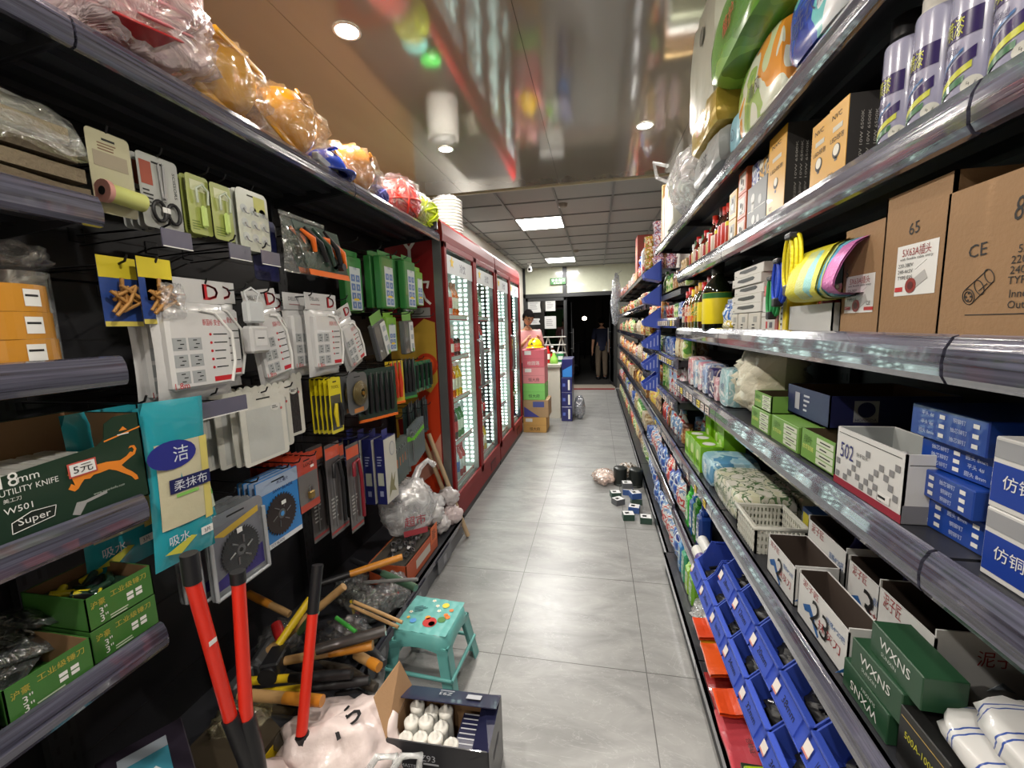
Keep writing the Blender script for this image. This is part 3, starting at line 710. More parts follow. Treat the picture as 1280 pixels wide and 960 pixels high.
    # head
    hc = Vector((0, b * 1.1 - .02, 1.635)); hd = empty('head', hc, 0, 'x', 'x'); del hd['label']; del hd['category']; hd.parent = t
    hd.rotation_euler = (.45 * look, 0, .0)
    h = MB()
    def fn(u, v):
        th = 2 * PI * u; ph = PI * (v - .5); x = math.cos(ph) * math.cos(th); y = math.cos(ph) * math.sin(th); z = math.sin(ph)
        w_ = .076 - .016 * max(0, -z) ** 1.2; px = x * w_; py = y * (.095 - .012 * max(0, -z)) ; pz = z * .118
        if y < 0:
            f = max(0, 1 - (x / .22) ** 2); py -= .012 * f * math.exp(-((z + .05) / .28) ** 2) * (1 if abs(x) < .22 else 0)
            py -= .020 * max(0, 1 - (x / .2) ** 2) * math.exp(-((z + .14) / .12) ** 2)
            py += .009 * math.exp(-((abs(x) - .42) / .18) ** 2) * math.exp(-((z - .05) / .12) ** 2)
            py -= .007 * max(0, 1 - (x / .35) ** 2) * math.exp(-((z + .48) / .08) ** 2) + .006 * max(0, 1 - (x / .3) ** 2) * math.exp(-((z + .8) / .12) ** 2)
        return (px, py, pz)
    h.grid(fn, 40, 28, SKIN, wrap=True)
    for s in (1, -1):
        h.blob((s * .076, .008, -.008), (.010, .019, .032), SKIN, .05, nu=12, nv=8)
        h.blob((s * .030, -.082, .008), (.012, .006, .007), WHITE, 0, nu=12, nv=8); h.blob((s * .030, -.087, .008), (.005, .003, .005), BLACK, 0, nu=8, nv=6)
        h.box(s * .018, s * .045, -.094, -.088, .026, .031, H)
    h.blob((0, -.096, -.058), (.022, .006, .006), M((150, 84, 74), .5), 0, nu=14, nv=8)
    h.build('face', hd)
    q = MB(); 
    def hf(u, v):
        th = 2 * PI * u; ph = PI * (v * .62 - .12) ; x = math.cos(ph) * math.cos(th); y = math.cos(ph) * math.sin(th); z = math.sin(ph)
        k = 1.10 + .05 * mnoise.noise(Vector((x, y, z)) * 6)
        if y < -.35 and z < .42: z = .42 + .06 * math.sin(x * 14); 
        return (x * .078 * k, y * .1 * k + .004, z * .118 * k + .004)
    q.grid(hf, 32, 16, H, wrap=True); q.build('hair', hd)
    if glasses:
        g = MB()
        for s in (1, -1): g.tube([(s * .031 + .021 * math.cos(a_ * PI / 7), -.105, .008 + .016 * math.sin(a_ * PI / 7)) for a_ in range(14)], .0018, BLACK, 5, closed=True); g.tube([(s * .052, -.103, .012), (s * .078, 0, .010)], .0016, BLACK, 5)
        g.tube([(-.01, -.106, .01), (.01, -.106, .01)], .0016, BLACK, 5); g.build('glasses', hd)
    return t
a = A(656, 396, Y=6.5)
person((a.x, 6.52, 0), .55, 'person in glasses and pink shirt looking down behind the carton stack', (196, 140, 140), (40, 42, 56), bend=1, look=1, arms='reach', glasses=True)
a = A(752, 470, Y=12.2)
person((a.x, 12.2, -.05), PI + .2, 'person in a dark top and khaki trousers standing outside the doors', (22, 28, 54), (104, 90, 74))
def scooter(loc, rz, label):
    t = empty('motor_scooter', loc, rz, label, 'scooter'); B = M((34, 32, 34), .3, coat=.5)
    for x in (-.6, .6):
        q = MB(); q.tube([(x + .2 * math.cos(i * PI / 10), 0, .24 + .2 * math.sin(i * PI / 10)) for i in range(20)], .05, BLACK, 8, closed=True); q.cyl((x, -.04, .24), (x, .04, .24), .11, .11, STEEL); q.build('wheel', t)
    q = MB(); q.blob((-.4, 0, .55), (.42, .15, .2), B, .05); q.box(-.3, .35, -.13, .13, .3, .37, B, .03); q.prism([(.3, .3), (.45, .35), (.52, .95), (.42, 1.0)], .3, B, Matrix(((1, 0, 0, 0), (0, 0, -1, -.15), (0, 1, 0, 0), (0, 0, 0, 1)))); q.build('bodywork', t)
    q = MB(); q.blob((-.35, 0, .78), (.36, .13, .06), BLACK, .05); q.build('seat', t)
    q = MB(); q.tube([(.6, 0, .24), (.45, 0, 1.0)], .025, STEEL); q.tube([(.38, -.32, 1.06), (.45, 0, 1.02), (.38, .32, 1.06)], .016, BLACK); q.build('handlebar', t)
    q = MB(); q.blob((.53, 0, .86), (.05, .08, .07), M((160, 160, 150), .2), 0); q.build('headlamp', t)
scooter((-.75, 12.6, -.05), 1.3, 'dark motor scooter parked outside behind the threshold'); scooter((.1, 14.2, -.05), 1.9, 'second dark motor scooter parked further out in the street')

# ------------------------------------------------------------------ cartons, counter and blue boxes before the doors
def carton(w_, d_, h_, c, text=None, tc=INK, band=None, tape=True, label_=None):
    mb = MB(); m = M(c, .7, var=.07, scale=8); mb.box(-w_ / 2, w_ / 2, 0, d_, 0, h_, m, .003)
    X = TF('front', 0, -.0006, h_ / 2)
    if band: mb.rect(w_ * .96, h_ * .38, X @ Matrix.Translation((0, -h_ * .27, 0)), band)
    mb.box(-w_ / 2, w_ / 2, -.0008, 0, h_ * .5 - .001, h_ * .5 + .001, M(tuple(int(v * .7) for v in c), .7))
    if label_: mb.rect(w_ * .3, h_ * .22, X @ Matrix.Translation((-w_ * .25, h_ * .32, 0)), WHITE)
    if text: mb.text(text, h_ * .22, X @ Matrix.Translation((0, -h_ * .26, .0008)), tc)
    mb.box(-w_ / 2 - .0006, w_ / 2 + .0006, d_ * .42, d_ * .58, h_ - .05, h_ + .0008, M((190, 160, 110), .3))
    return mb
z = 0
for (w_, h_, c, tx, tc, lb, ll) in ((.33, .222, (206, 160, 92), '恒大府', INK, 'tan printed carton at the bottom of the stack beside the counter', 1), (.36, .25, (172, 140, 104), None, INK, 'brown carton with blue corner print, second from the bottom of the stack', 0), (.31, .235, (128, 200, 104), '恒大府', INK, 'light green carton in the middle of the stack', 0), (.31, .228, (222, 140, 146), '恒大府', INK, 'pale pink carton under the darker pink one', 1), (.31, .25, (214, 104, 118), '桂圆莲', WHITE, 'deeper pink carton on top of the stack', 1)):
    mb = carton(w_, .4, h_ - .003, c, tx, tc, label_=ll)
    if lb.startswith('brown'): mb.prism([(-.17, -.12), (.05, -.12), (-.17, .03)], .001, M((70, 70, 150), .5), TF('front', 0, -.001, h_ / 2)); mb.rect(.16, .08, TF('front', .04, -.0016, h_ * .74), M((76, 84, 150), .5))
    thing(mb, 'carton', (-.86 + (.02 if h_ == .25 and z < .5 else 0), 5.8, z + .001), 0, lb, 'carton', 'cartons stacked beside the counter'); z += h_
def hard_hat(c, emblem=True):
    mb = MB(); m = M(c, .22, var=.02, coat=.6)
    def fn(u, v):
        th = 2 * PI * u; ph = PI / 2 * v; r = math.cos(ph); k = 1.0
        if abs(math.sin(th)) < .25: k = 1.03
        return (.105 * r * math.cos(th) * k, .13 * r * math.sin(th), .03 + .115 * math.sin(ph) * k)
    mb.grid(fn, 32, 12, m, wrap=True)
    V = []; n = 32
    for k, (a, b) in enumerate(((.105, .03), (.13, .018), (.128, .012), (.100, .022))):
        for i in range(n):
            th = 2 * PI * i / n; ex = .035 * max(0, -math.sin(th)) ** 3 if a > .11 else 0
            V.append(((a) * math.cos(th), (a + .025) * math.sin(th) - ex, b))
    mb.add(V, [(k * n + i, k * n + (i + 1) % n, (k + 1) * n + (i + 1) % n, (k + 1) * n + i) for k in range(3) for i in range(n)], m, True)
    mb.box(-.012, .012, -.1, .1, .138, .150, m, .004)
    if emblem: mb.prism([(-.022, -.014), (.022, -.014), (0, .022)], .002, M((60, 80, 60), .4), TF('front', 0, -.128, .075)); 
    return mb
o = thing(hard_hat((236, 190, 20)), 'hard_hat', (-.86, 5.98, 1.19), -.2, 'yellow hard hat with a triangle emblem on top of the carton stack', 'hard hat')
t = empty('checkout_counter', (-.57, 6.75, 0), 0, 'cream checkout counter between the cartons and the blue boxes', 'counter')
mb = MB(); mb.box(-.26, 0, 0, 1.5, .0, .84, M((206, 202, 188), .5), .004); mb.build('body', t)
mb = MB(); mb.box(-.28, .02, -.03, 1.53, .84, .895, M((198, 198, 184), .35), .006); mb.box(-.281, .021, -.031, -.029, .862, .868, DARK); mb.build('worktop', t)
def blue_box(w_, d_, h_, top=False):
    mb = MB(); m = M((26, 30, 98), .35, coat=.3); mb.box(-w_ / 2, w_ / 2, 0, d_, 0, h_, m, .003); X = TF('front', 0, -.0006, h_ / 2)
    if top: mb.prism([(-w_ / 2 + .01, -h_ / 2 + .01), (w_ / 2 - .01, -h_ / 2 + .01), (w_ / 2 - .01, .05), (-w_ / 2 + .01, -.03)], .0006, M((50, 130, 210), .35), X)
    else: mb.rect(.03, h_ * .7, X @ Matrix.Translation((w_ * .22, 0, 0)), WHITE); mb.rect(.04, .05, X @ Matrix.Translation((-w_ * .25, 0, 0)), M((90, 110, 190), .4))
    return mb
z = 0.0
for i, h_ in enumerate((.232, .232, .232, .29)):
    thing(blue_box(.165, .62, h_ - .003, i == 3), 'drinks_carton', (-.455 + .012 * (i == 3), 6.55, z + .001), 0, 'dark blue carton in the stack by the counter, ' + ('lowest of the four', 'second from the floor', 'third from the floor', 'topmost, with a light blue panel')[i], 'carton', 'blue cartons beside the counter'); z += h_
mb = MB(); mb.blob((0, 0, .19), (.09, .12, .19), FILM((150, 155, 165), .7, 20), .2, 3, 5, flat=.0); thing(mb, 'plastic_bag', (-.262, 6.75, .0), 0, 'grey plastic bag hanging beside the blue cartons', 'bag')
# things on the counter
def trestle():
    mb = MB(); m = M((190, 188, 182), .5)
    for x in (-.12, .12): mb.tube([(x - .1, -.12, 0.01), (x, 0, .42)], .012, m, 6); mb.tube([(x + .1, .12, 0.01), (x, 0, .42)], .012, m, 6)
    for z_ in (.14, .28, .42): mb.box(-.2, .2, -.1, .1, z_ - .012, z_, m)
    return mb
thing(trestle(), 'wire_rack', (-.72, 7.5, .896), 0, 'white folding display rack on the checkout counter', 'rack')
for i, (x, y, c, kd, lb) in enumerate(((-.78, 6.9, 'red', 'bottle', 'small red bottle on the left of the checkout counter'), (-.71, 6.95, 'brown', 'bottle', 'dark bottle standing mid checkout counter'), (-.60, 7.35, 'white', 'can', 'small white tub on the right of the checkout counter'))):
    put(PROT[kd, c], 'bottle', (x, y, .896), 0, lb, 'bottle', scale=1.3)
mb = MB(); mb.lathe([(0, 0), (.06, 0), (.07, .03), (.06, .08), (.03, .13), (.022, .18)], M((150, 210, 90), .35)); mb.lathe([(.024, .175), (.024, .2), (0, .2)], WHITE); mb.box(-.05, .01, -.012, .012, .195, .22, WHITE, .003)
thing(mb, 'spray_bottle', (-.67, 6.82, .896), 0, 'green spray bottle with white head on the checkout counter edge', 'bottle')
mb = MB(); mb.box(-.06, .06, -.04, .04, 0, .14, M((40, 120, 70), .4), .01); mb.box(-.04, .04, -.041, .041, .04, .1, WHITE); thing(mb, 'tea_tin', (-.60, 7.12, .896), .3, 'dark green tin beside the spray bottle', 'tin')
# ------------------------------------------------------------------ goods on the right-hand run
def T_(x=0, y=0, z=0): return Matrix.Translation((x, y, z))
def pbox(w_, d_, h_, m, c=.0015, front=None, right=None, left=None, top=None):
    """closed box, centred on x, front face at y=0; each deco callback gets a frame centred on its face"""
    mb = MB(); mb.box(-w_ / 2, w_ / 2, 0, d_, 0, h_, m, c)
    if front: front(mb, TF('front', 0, -.0003, h_ / 2))
    if right: right(mb, TF('right', w_ / 2 + .0003, d_ / 2, h_ / 2))
    if left: left(mb, TF('left', -w_ / 2 - .0003, d_ / 2, h_ / 2))
    if top: top(mb, TF('top', 0, d_ / 2, h_ + .0003))
    return mb
def RG(mb, yn, yf, z, xf, label, name, cat, group=None, tilt=0.0):
    return thing(mb, name, (xf, (yn + yf) / 2, z), RT + tilt, label, cat, group)
Z1, Z2, Z3, Z4, Z5, Z6, Z0 = 2.0555, 1.7685, 1.4625, 1.1685, .7755, .3955, .1205
KR = M((150, 118, 84), .8, var=.09, scale=7, bump=.12, bscale=140)

# --- third shelf: brown socket cartons
def kraft_open(w_, d_, h_, deco, flap=0):
    mb = MB(); mb.tray(-w_ / 2, w_ / 2, 0, d_, 0, h_, .004, KR, CARDIN)
    deco(mb, TF('front', 0, -.0003, h_ / 2), h_)
    return mb
def socket_label(mb, X, w_=.10, h_=.085, num='5X63A插头'):
    mb.rect(w_, h_, X, WHITE); mb.text(num, h_ * .19, X @ T_(.0, h_ * .36, .0006), M((150, 60, 60), .6), w_ * .7)
    mb.text('with flexible cable entry', h_ * .07, X @ T_(0, h_ * .22, .0006), INK, w_ * .8)
    for i, s in enumerate(('220-380V', '240-415V', 'TYPE:035')): mb.text(s, h_ * .075, X @ T_(-w_ * .24, h_ * (.1 - i * .12), .0006), INK)
    mb.cyl((0, 0, 0), (.022, .012, 0), .001, .001, WHITE, 4, X=X)
    mb.rect(.026, .015, X @ T_(.012, -h_ * .2, .0006) @ Matrix.Rotation(.5, 4, 'Z'), M((180, 178, 176), .5)); mb.disc(.0115, X @ T_(-.006, -h_ * .31, .001), M((140, 44, 36), .5)); mb.disc(.006, X @ T_(-.006, -h_ * .31, .0014), M((90, 26, 22), .5))
    mb.rect(w_ * .2, h_ * .09, X @ T_(-w_ * .38, -h_ * .37, .0006), RED)
def dA(mb, X, h_):
    s = mb; X = X @ T_(-.058, .006) @ Matrix.Scale(.9, 4)
    s.text('8', .030, X @ T_(.06 - .04, .055, 0) @ Matrix.Rotation(-.1, 4, 'Z'), INK, .012)
    s.text('CE', .018, X @ T_(-.035, .012, 0) @ Matrix.Rotation(.05, 4, 'Z'), INK); s.text('Plug', .022, X @ T_(.062, .025, 0), INK)
    for i, q in enumerate(('5X32A', '220-380V', '240-415V', 'TYPE: 025')): s.text(q, .010, X @ T_(.045, .004 - i * .013, 0), INK)
    s.text('Inner box', .010, X @ T_(.048, -.052, 0), INK); s.text('Outer box', .010, X @ T_(.050, -.066, 0), INK)
    s.rect(.15, .0012, X @ T_(.03, -.078, 0), INK)
    for a, b, r in (((-.026, -.045), (-.008, -.02), .011),):
        s.tube([(a[0], a[1] + .0, .0006), (a[0] + .012, a[1] + .009, .0006)], .0005, INK, 4, X=X)
    ring = lambda cx, cy, rx, ry, rot: s.tube([(cx + rx * math.cos(t * PI / 10) * math.cos(rot) - ry * math.sin(t * PI / 10) * math.sin(rot), cy + rx * math.cos(t * PI / 10) * math.sin(rot) + ry * math.sin(t * PI / 10) * math.cos(rot), .0004) for t in range(20)], .0005, INK, 4, X=X, closed=True)
    ring(-.042, -.052, .009, .012, .6); ring(-.042, -.052, .006, .008, .6); ring(-.026, -.040, .006, .012, .6); ring(-.012, -.026, .006, .011, .6)
    for sg in (-1, 1): s.tube([(-.042 - sg * .007, -.052 + sg * .010, .0004), (-.010 - sg * .006, -.025 + sg * .008, .0004)], .0005, INK, 4, X=X)
    for q in range(4): s.disc(.0015, X @ T_(-.042 + .004 * math.cos(q * PI / 2), -.052 + .005 * math.sin(q * PI / 2), .0003), INK, n=8)
RG(kraft_open(.29, .30, .20, dA), .42, .71, Z3, .475, 'nearest brown carton printed with a plug drawing and a handwritten 8', 'cardboard_carton', 'carton', 'brown socket cartons on the middle right shelf')
def dB(mb, X, h_):
    mb.text('65', .018, X @ T_(.0, .055, 0) @ Matrix.Rotation(.1, 4, 'Z'), INK, .022); socket_label(mb, X @ T_(.01, -.008, 0), .085, .078)
RG(kraft_open(.14, .28, .232, dB), .712, .852, Z3, .482, 'brown carton with a white socket label and handwritten 65, second from the near end', 'cardboard_carton', 'carton', 'brown socket cartons on the middle right shelf')
def dC(mb, X, h_): mb.text('6', .018, X @ T_(-.045, .02, 0), INK, .008); socket_label(mb, X @ T_(-.002, -.022, 0), .088, .07); mb.rect(.026, .006, X @ T_(.03, -.05, .0006), RED); mb.text('CE', .007, X @ T_(.03, -.04, .0012), INK)
RG(kraft_open(.125, .26, .205, dC), .856, .98, Z3, .487, 'brown carton with a white socket label next to the pink mesh bags', 'cardboard_carton', 'carton', 'brown socket cartons on the middle right shelf')
GREYW = M((188, 188, 186), .5)
mb = MB(); mb.tray(-.10, .10, 0, .2, 0, .068, .003, GREYW, WHITE); RG(mb, .99, 1.19, Z3, .478, 'low pale grey open box under the folded mesh bags', 'open_box', 'box')
# folded mesh pouches hanging over the box
def drape(c, w_, k_, seed):
    mb = MB(); m = M(c, .45, bump=.25, bscale=260, var=.05); e = .0016 * k_
    prof = [(.22, .168 + e * .4), (.10, .176 + e * .5), (.045, .178 + e), (.016 - e, .166 + e), (-.004 - e, .135 + e * .6), (-.014 - e, .105), (-.016 - e, .086 - e * .6), (-.004 - e * .6, .074 - e), (.02, .072 - e), (.10, .078 - e)]
    def fn(u, v):
        i = v * (len(prof) - 1); k = min(int(i), len(prof) - 2); f = i - k
        y = prof[k][0] * (1 - f) + prof[k + 1][0] * f; z = prof[k][1] * (1 - f) + prof[k + 1][1] * f
        return ((u - .5) * w_ + .004 * math.sin(v * 7 + seed), y + .003 * math.sin(u * 6 + seed), z)
    mb.grid(fn, 10, 26, m); mb.grid(lambda u, v: tuple(Vector(fn(u, v)) + Vector((0, .003, -.002))), 10, 26, m)
    return mb
for i, (c, lb) in enumerate((((196, 110, 170), 'mauve pink mesh pouch folded over the front of the pile'), ((90, 160, 196), 'sky blue mesh pouch just outside the mauve one'), ((140, 200, 196), 'pale mint mesh pouch in the folded pile'), ((190, 200, 130), 'pale yellow-green mesh pouch in the folded pile'), ((206, 200, 40), 'yellow mesh pouch at the far side of the folded pile'))):
    RG(drape(c, .135, i, i), .905 + i * .014, 1.04 + i * .014, Z3 + .010, .452, lb, 'mesh_pouch', 'pouch', 'folded mesh pouches on the middle right shelf')
def strap_hank(c, s=1.0):
    mb = MB(); m = M(c, .5, bump=.3, bscale=200)
    for k in range(3):
        mb.tube([(.012 * k - .012 + .022 * s * math.sin(t * PI / 8) , -.004 + .004 * k, .075 * s + .062 * s * math.cos(t * PI / 8)) for t in range(16)], .0045, m, 6, closed=True)
    mb.box(-.010, .010, -.014, .008, 0, .026 * s, BLACK, .003); mb.box(-.016, .016, -.014, .01, .128 * s, .142 * s, BLACK, .003)
    return mb
RG(strap_hank((226, 210, 20), 1.0), 1.08, 1.13, 1.553, .444, 'bright yellow wrist strap hank with black clips by the mesh pouches', 'strap_hank', 'strap', 'strap hanks on the middle right shelf')
RG(strap_hank((30, 70, 190), .85), 1.19, 1.22, 1.532, .458, 'blue strap hank with black clip beside the yellow one', 'strap_hank', 'strap', 'strap hanks on the middle right shelf')
RG(strap_hank((40, 150, 80), .8), 1.235, 1.265, 1.5, .462, 'green strap hank with black clip, furthest of the hanks', 'strap_hank', 'strap', 'strap hanks on the middle right shelf')
mb = MB(); mb.pillow(.12, .065, .05, PR([(150, 30, 30), (120, 60, 30), (190, 160, 120)], 30, .25, 2, .4), crk=.2)
RG(mb, 1.03, 1.15, Z3 + .035, .53, 'dark red plastic packet lying in the pale grey box', 'plastic_packet', 'packet')
def small_print(c=INK, n=3, w_=.04, h_=.04): return lambda mb, X: mb.lines(n, w_, h_, X, c, random.Random(n))
yb = lambda mb, X: (mb.rect(.012, .085, X @ T_(-.004, 0, 0), WHITE), mb.lines(5, .010, .07, X @ T_(-.004, 0, .0006), INK, random.Random(3)))
RG(pbox(.045, .12, .105, M((232, 206, 30), .3, coat=.4), front=yb), 1.205, 1.25, Z3, .478, 'upright bright yellow box with a white printed panel beside the grey box', 'upright_box', 'box')
RG(pbox(.02, .12, .1, M((176, 80, 70), .4)), 1.256, 1.276, Z3, .478, 'thin dull red upright box behind the yellow box', 'upright_box', 'box')
for i, (y_, z_, w_, h_, c, lb) in enumerate(((1.29, 0, .10, .045, (196, 194, 188), 'grey white carton at the near foot of the white tray stack'), (1.30, .046, .09, .012, (200, 200, 196), 'flat white sleeve lying on the grey white carton'), (1.30, .059, .085, .045, (206, 206, 204), 'small white box with red mark below the pink box'), (1.31, .105, .07, .03, (206, 96, 96), 'small pink red box on top of the little white box'))):
    RG(pbox(w_, .1, h_, M(c, .45), front=(lambda mb, X: (mb.rect(.012, .02, X @ T_(-.01), RED), mb.rect(.02, .016, X @ T_(.02), M((90, 90, 100), .5)))) if i != 1 else None), y_, y_ + w_, Z3 + z_, .485, lb, 'small_box', 'box', 'small boxes beside the white trays')
for i in range(5):   # white long boxes with dark finger slots
    def fr(mb, X): mb.prism([(-.08, -.003), (-.02, -.008), (.07, -.006), (.085, .0), (.07, .005), (-.07, .004)], .0006, BLACK, X @ T_(0, .004, .0006)); mb.lines(1, .02, .004, X @ T_(-.11, -.006, .0006), INK)
    RG(pbox(.27, .14, .029, M((204, 202, 196), .5), front=fr), 1.40 + .008 * (i % 2), 1.67 + .008 * (i % 2), Z3 + .062 + i * .0295, .484 + .003 * ((i * 7) % 3), 'long white slotted box, ' + ('lowest', 'second from the bottom', 'middle one', 'fourth from the bottom', 'topmost')[i] + ' of the stack on the middle shelf', 'slotted_box', 'box', 'slotted white boxes stacked on the middle right shelf')
for i, (y_, w_) in enumerate(((1.40, .10), (1.51, .09), (1.61, .07))):
    RG(pbox(w_, .12, .06, M((198, 194, 184), .5), front=lambda mb, X: (mb.rect(.03, .018, X @ T_(.01, .01), M((150, 150, 146), .5)), mb.lines(2, .03, .02, X @ T_(.0, -.012), INK))), y_, y_ + w_, Z3, .484, ('near', 'middle', 'far')[i] + ' small cream box under the slotted white boxes', 'small_box', 'box', 'cream boxes under the slotted ones')
mb = MB(); mb.pillow(.09, .105, .05, PR([(225, 230, 236), (70, 120, 200), (200, 220, 240), (40, 80, 170)], 26, .25, 1, .4), crk=.2); RG(mb, 1.69, 1.78, Z3 + .002, .50, 'blue and white soft packet leaning by the big green-labelled bottle', 'soft_packet', 'packet')
mb = MB(); mb.blob((0, .03, .02), (.05, .03, .022), PR([(226, 220, 190), (200, 180, 60), (240, 240, 240)], 40, .25, 3, .3), .15); RG(mb, 1.66, 1.74, Z3, .465, 'small yellowish sachet pile at the foot of the blue and white packet', 'sachet_pile', 'packet')
def glass_bottle(h_, r, glassc, labc, capc, lab=(.18, .58), neck=.35, lab2=None):
    mb = MB(); g = M(glassc, .08, coat=.6, var=.03); rn = r * .36
    mb.lathe([(0, 0), (r * .95, 0), (r, .006), (r, h_ * .58), (r * .85, h_ * .66), (rn * 1.2, h_ * .78), (rn, h_ * .84), (rn, h_ * .93), (0, h_ * .93)], g, 20)
    mb.lathe([(r + .0005, h_ * lab[0]), (r + .0008, h_ * lab[0] + .001), (r + .0008, h_ * lab[1]), (r + .0005, h_ * lab[1] + .001)], labc, 20)
    if lab2: mb.lathe([(r + .0010, h_ * lab[1] * .86), (r + .0012, h_ * lab[1])], lab2, 20)
    mb.lathe([(rn * 1.18, h_ * .83), (rn * 1.22, h_), (0, h_)], capc, 16); return mb
YL = M((226, 206, 30), .4); GL = M((50, 110, 50), .4)
RG(glass_bottle(.275, .055, (14, 20, 10), YL, M((30, 34, 24), .4), (.1, .55), lab2=GL), 1.84, 1.95, Z3, .49, 'large dark bottle with a yellow label under a green band', 'sauce_bottle', 'bottle', 'sauce bottles on the middle right shelf')
RG(glass_bottle(.275, .05, (16, 20, 12), YL, M((40, 60, 30), .4), (.1, .5), lab2=GL), 1.86, 1.96, Z3, .60, 'second dark bottle with yellow label standing behind the large one', 'sauce_bottle', 'bottle', 'sauce bottles on the middle right shelf')
RG(glass_bottle(.235, .026, (24, 16, 12), M((205, 200, 196), .45), M((120, 26, 30), .4), (.08, .62)), 1.98, 2.05, Z3, .49, 'dark bottle with a tall white label and red cap', 'sauce_bottle', 'bottle', 'sauce bottles on the middle right shelf')
for i, (y_, c, l, cp, h_) in enumerate(((2.07, (60, 30, 16), YL, RED, .215), (2.14, (40, 60, 20), PR([(200, 150, 40), (90, 140, 50), (220, 200, 120)], 60), M((200, 160, 40), .4), .22), (2.21, (90, 70, 20), PR([(220, 90, 30), (230, 190, 60), (60, 110, 40)], 60), M((190, 130, 30), .4), .21), (2.28, (110, 90, 30), PR([(230, 150, 40), (210, 200, 180)], 60), YELLOW, .2), (2.35, (60, 26, 20), PR([(180, 40, 30), (220, 200, 180)], 60), RED, .215), (2.42, (36, 20, 14), PR([(200, 190, 170), (150, 40, 30)], 60), RED, .2))):
    RG(glass_bottle(h_, .03, c, l, cp), y_, y_ + .06, Z3, .49, ('yellow banded soy bottle beside the white-labelled one', 'green and gold labelled bottle in the bottle row', 'orange and green labelled bottle in the bottle row', 'golden oil bottle with yellow cap in the bottle row', 'red labelled bottle next to last in the bottle row', 'dark bottle with cream label at the far end of the bottle row')[i], 'sauce_bottle', 'bottle', 'sauce bottles on the middle right shelf')

# --- second shelf: spray cans, lamp boxes, bottles
def spray_can(h_, r, capc=None):
    mb = MB(); body = M((168, 168, 192), .22, coat=.8, var=.02)
    mb.lathe([(0, 0), (r * .93, 0), (r, .006), (r, h_ * .80), (r * .97, h_ * .82)], body, 32)
    pu = M((44, 30, 92), .25, coat=.8); ye = M((196, 200, 50), .3, coat=.8); gr = M((40, 110, 70), .3, coat=.8); te = M((40, 100, 160), .3, coat=.8)
    def band(z0, z1, sl, m, a0, a1, dr=.0006, cv=0.0):
        def fn(u, v):
            a = a0 + (a1 - a0) * u; zz = z0 + (z1 - z0) * v + sl * u + cv * math.sin(u * PI); return ((r + dr) * math.cos(a), (r + dr) * math.sin(a), zz)
        mb.grid(fn, 20, 1, m)
    F = -PI / 2
    band(h_ * .46, h_ * .60, .0, pu, F - 1.9, F + 1.1, .0006)
    band(h_ * .10, h_ * .17, h_ * .22, pu, F - 1.0, F + 1.0, .0008, .006); band(h_ * .07, h_ * .11, h_ * .20, ye, F - 1.0, F + .9, .0010, .006); band(h_ * .04, h_ * .08, h_ * .16, gr, F - 1.0, F + .7, .0012, .006); band(h_ * .18, h_ * .2, h_ * .2, te, F - .9, F + .6, .0009, .006)
    def wrap_text(s_, hh, zc, ang, m, tw):
        V, Fc, (w0, h0) = text_geo(s_); k = hh / h0; kx = tw / w0
        mb.add([((r + .0014) * math.cos(ang + v[0] * kx / r), (r + .0014) * math.sin(ang + v[0] * kx / r), zc + v[1] * k) for v in V], Fc, m)
    wrap_text('自动喷漆', h_ * .11, h_ * .53, F - .2, ye, r * 1.5); wrap_text('高', h_ * .12, h_ * .70, F - .9, pu, r * .4); wrap_text('丽', h_ * .10, h_ * .70, F - .35, pu, r * .3); wrap_text('通用型', h_ * .045, h_ * .40, F + .1, pu, r * .7)
    def dfn(u, v): a = F + .95 + v * .33 * math.cos(2 * PI * u); return ((r + .0016) * math.cos(a), (r + .0016) * math.sin(a), h_ * .17 + v * .33 * r * math.sin(2 * PI * u))
    mb.grid(dfn, 20, 1, M((206, 206, 196), .4)); wrap_text('中灰', h_ * .03, h_ * .18, F + .95, INK, r * .3); wrap_text('400ml', h_ * .02, h_ * .145, F + .95, INK, r * .25)
    return mb
def can_thing(yc, xf, h_, r, capc, label):
    t = empty('spray_can', (xf + r, yc, Z2), RT - .15, label, 'spray can', 'paint spray cans on the upper right shelf')
    spray_can(h_, r).build('can', t)
    mb = MB(); mb.lathe([(r * .97, h_ * .82), (r * .82, h_ * .85), (r * .80, h_ * .86), (r * .80, h_), (r * .72, h_ * 1.01), (0, h_ * 1.01)], capc, 28); mb.build('cap', t)
CAPW = M((214, 212, 204), .3); CAPB = M((24, 24, 26), .3)
can_thing(.895, .487, .225, .033, CAPB, 'lilac spray can with a black cap next to the yellow lamp boxes')
can_thing(.822, .487, .225, .033, CAPW, 'lilac spray can with a pale cap, second from the lamp boxes')
can_thing(.749, .487, .225, .033, CAPW, 'lilac spray can with a pale cap, third from the lamp boxes')
can_thing(.676, .487, .225, .033, CAPW, 'lilac spray can, fourth from the lamp boxes')
can_thing(.603, .487, .225, .033, CAPB, 'lilac spray can cut by the right picture edge')
can_thing(.93, .57, .225, .033, CAPB, 'black-capped spray can standing in the second row')
AMB = M((214, 158, 26), .35, coat=.3); DKG = M((62, 60, 58), .45)
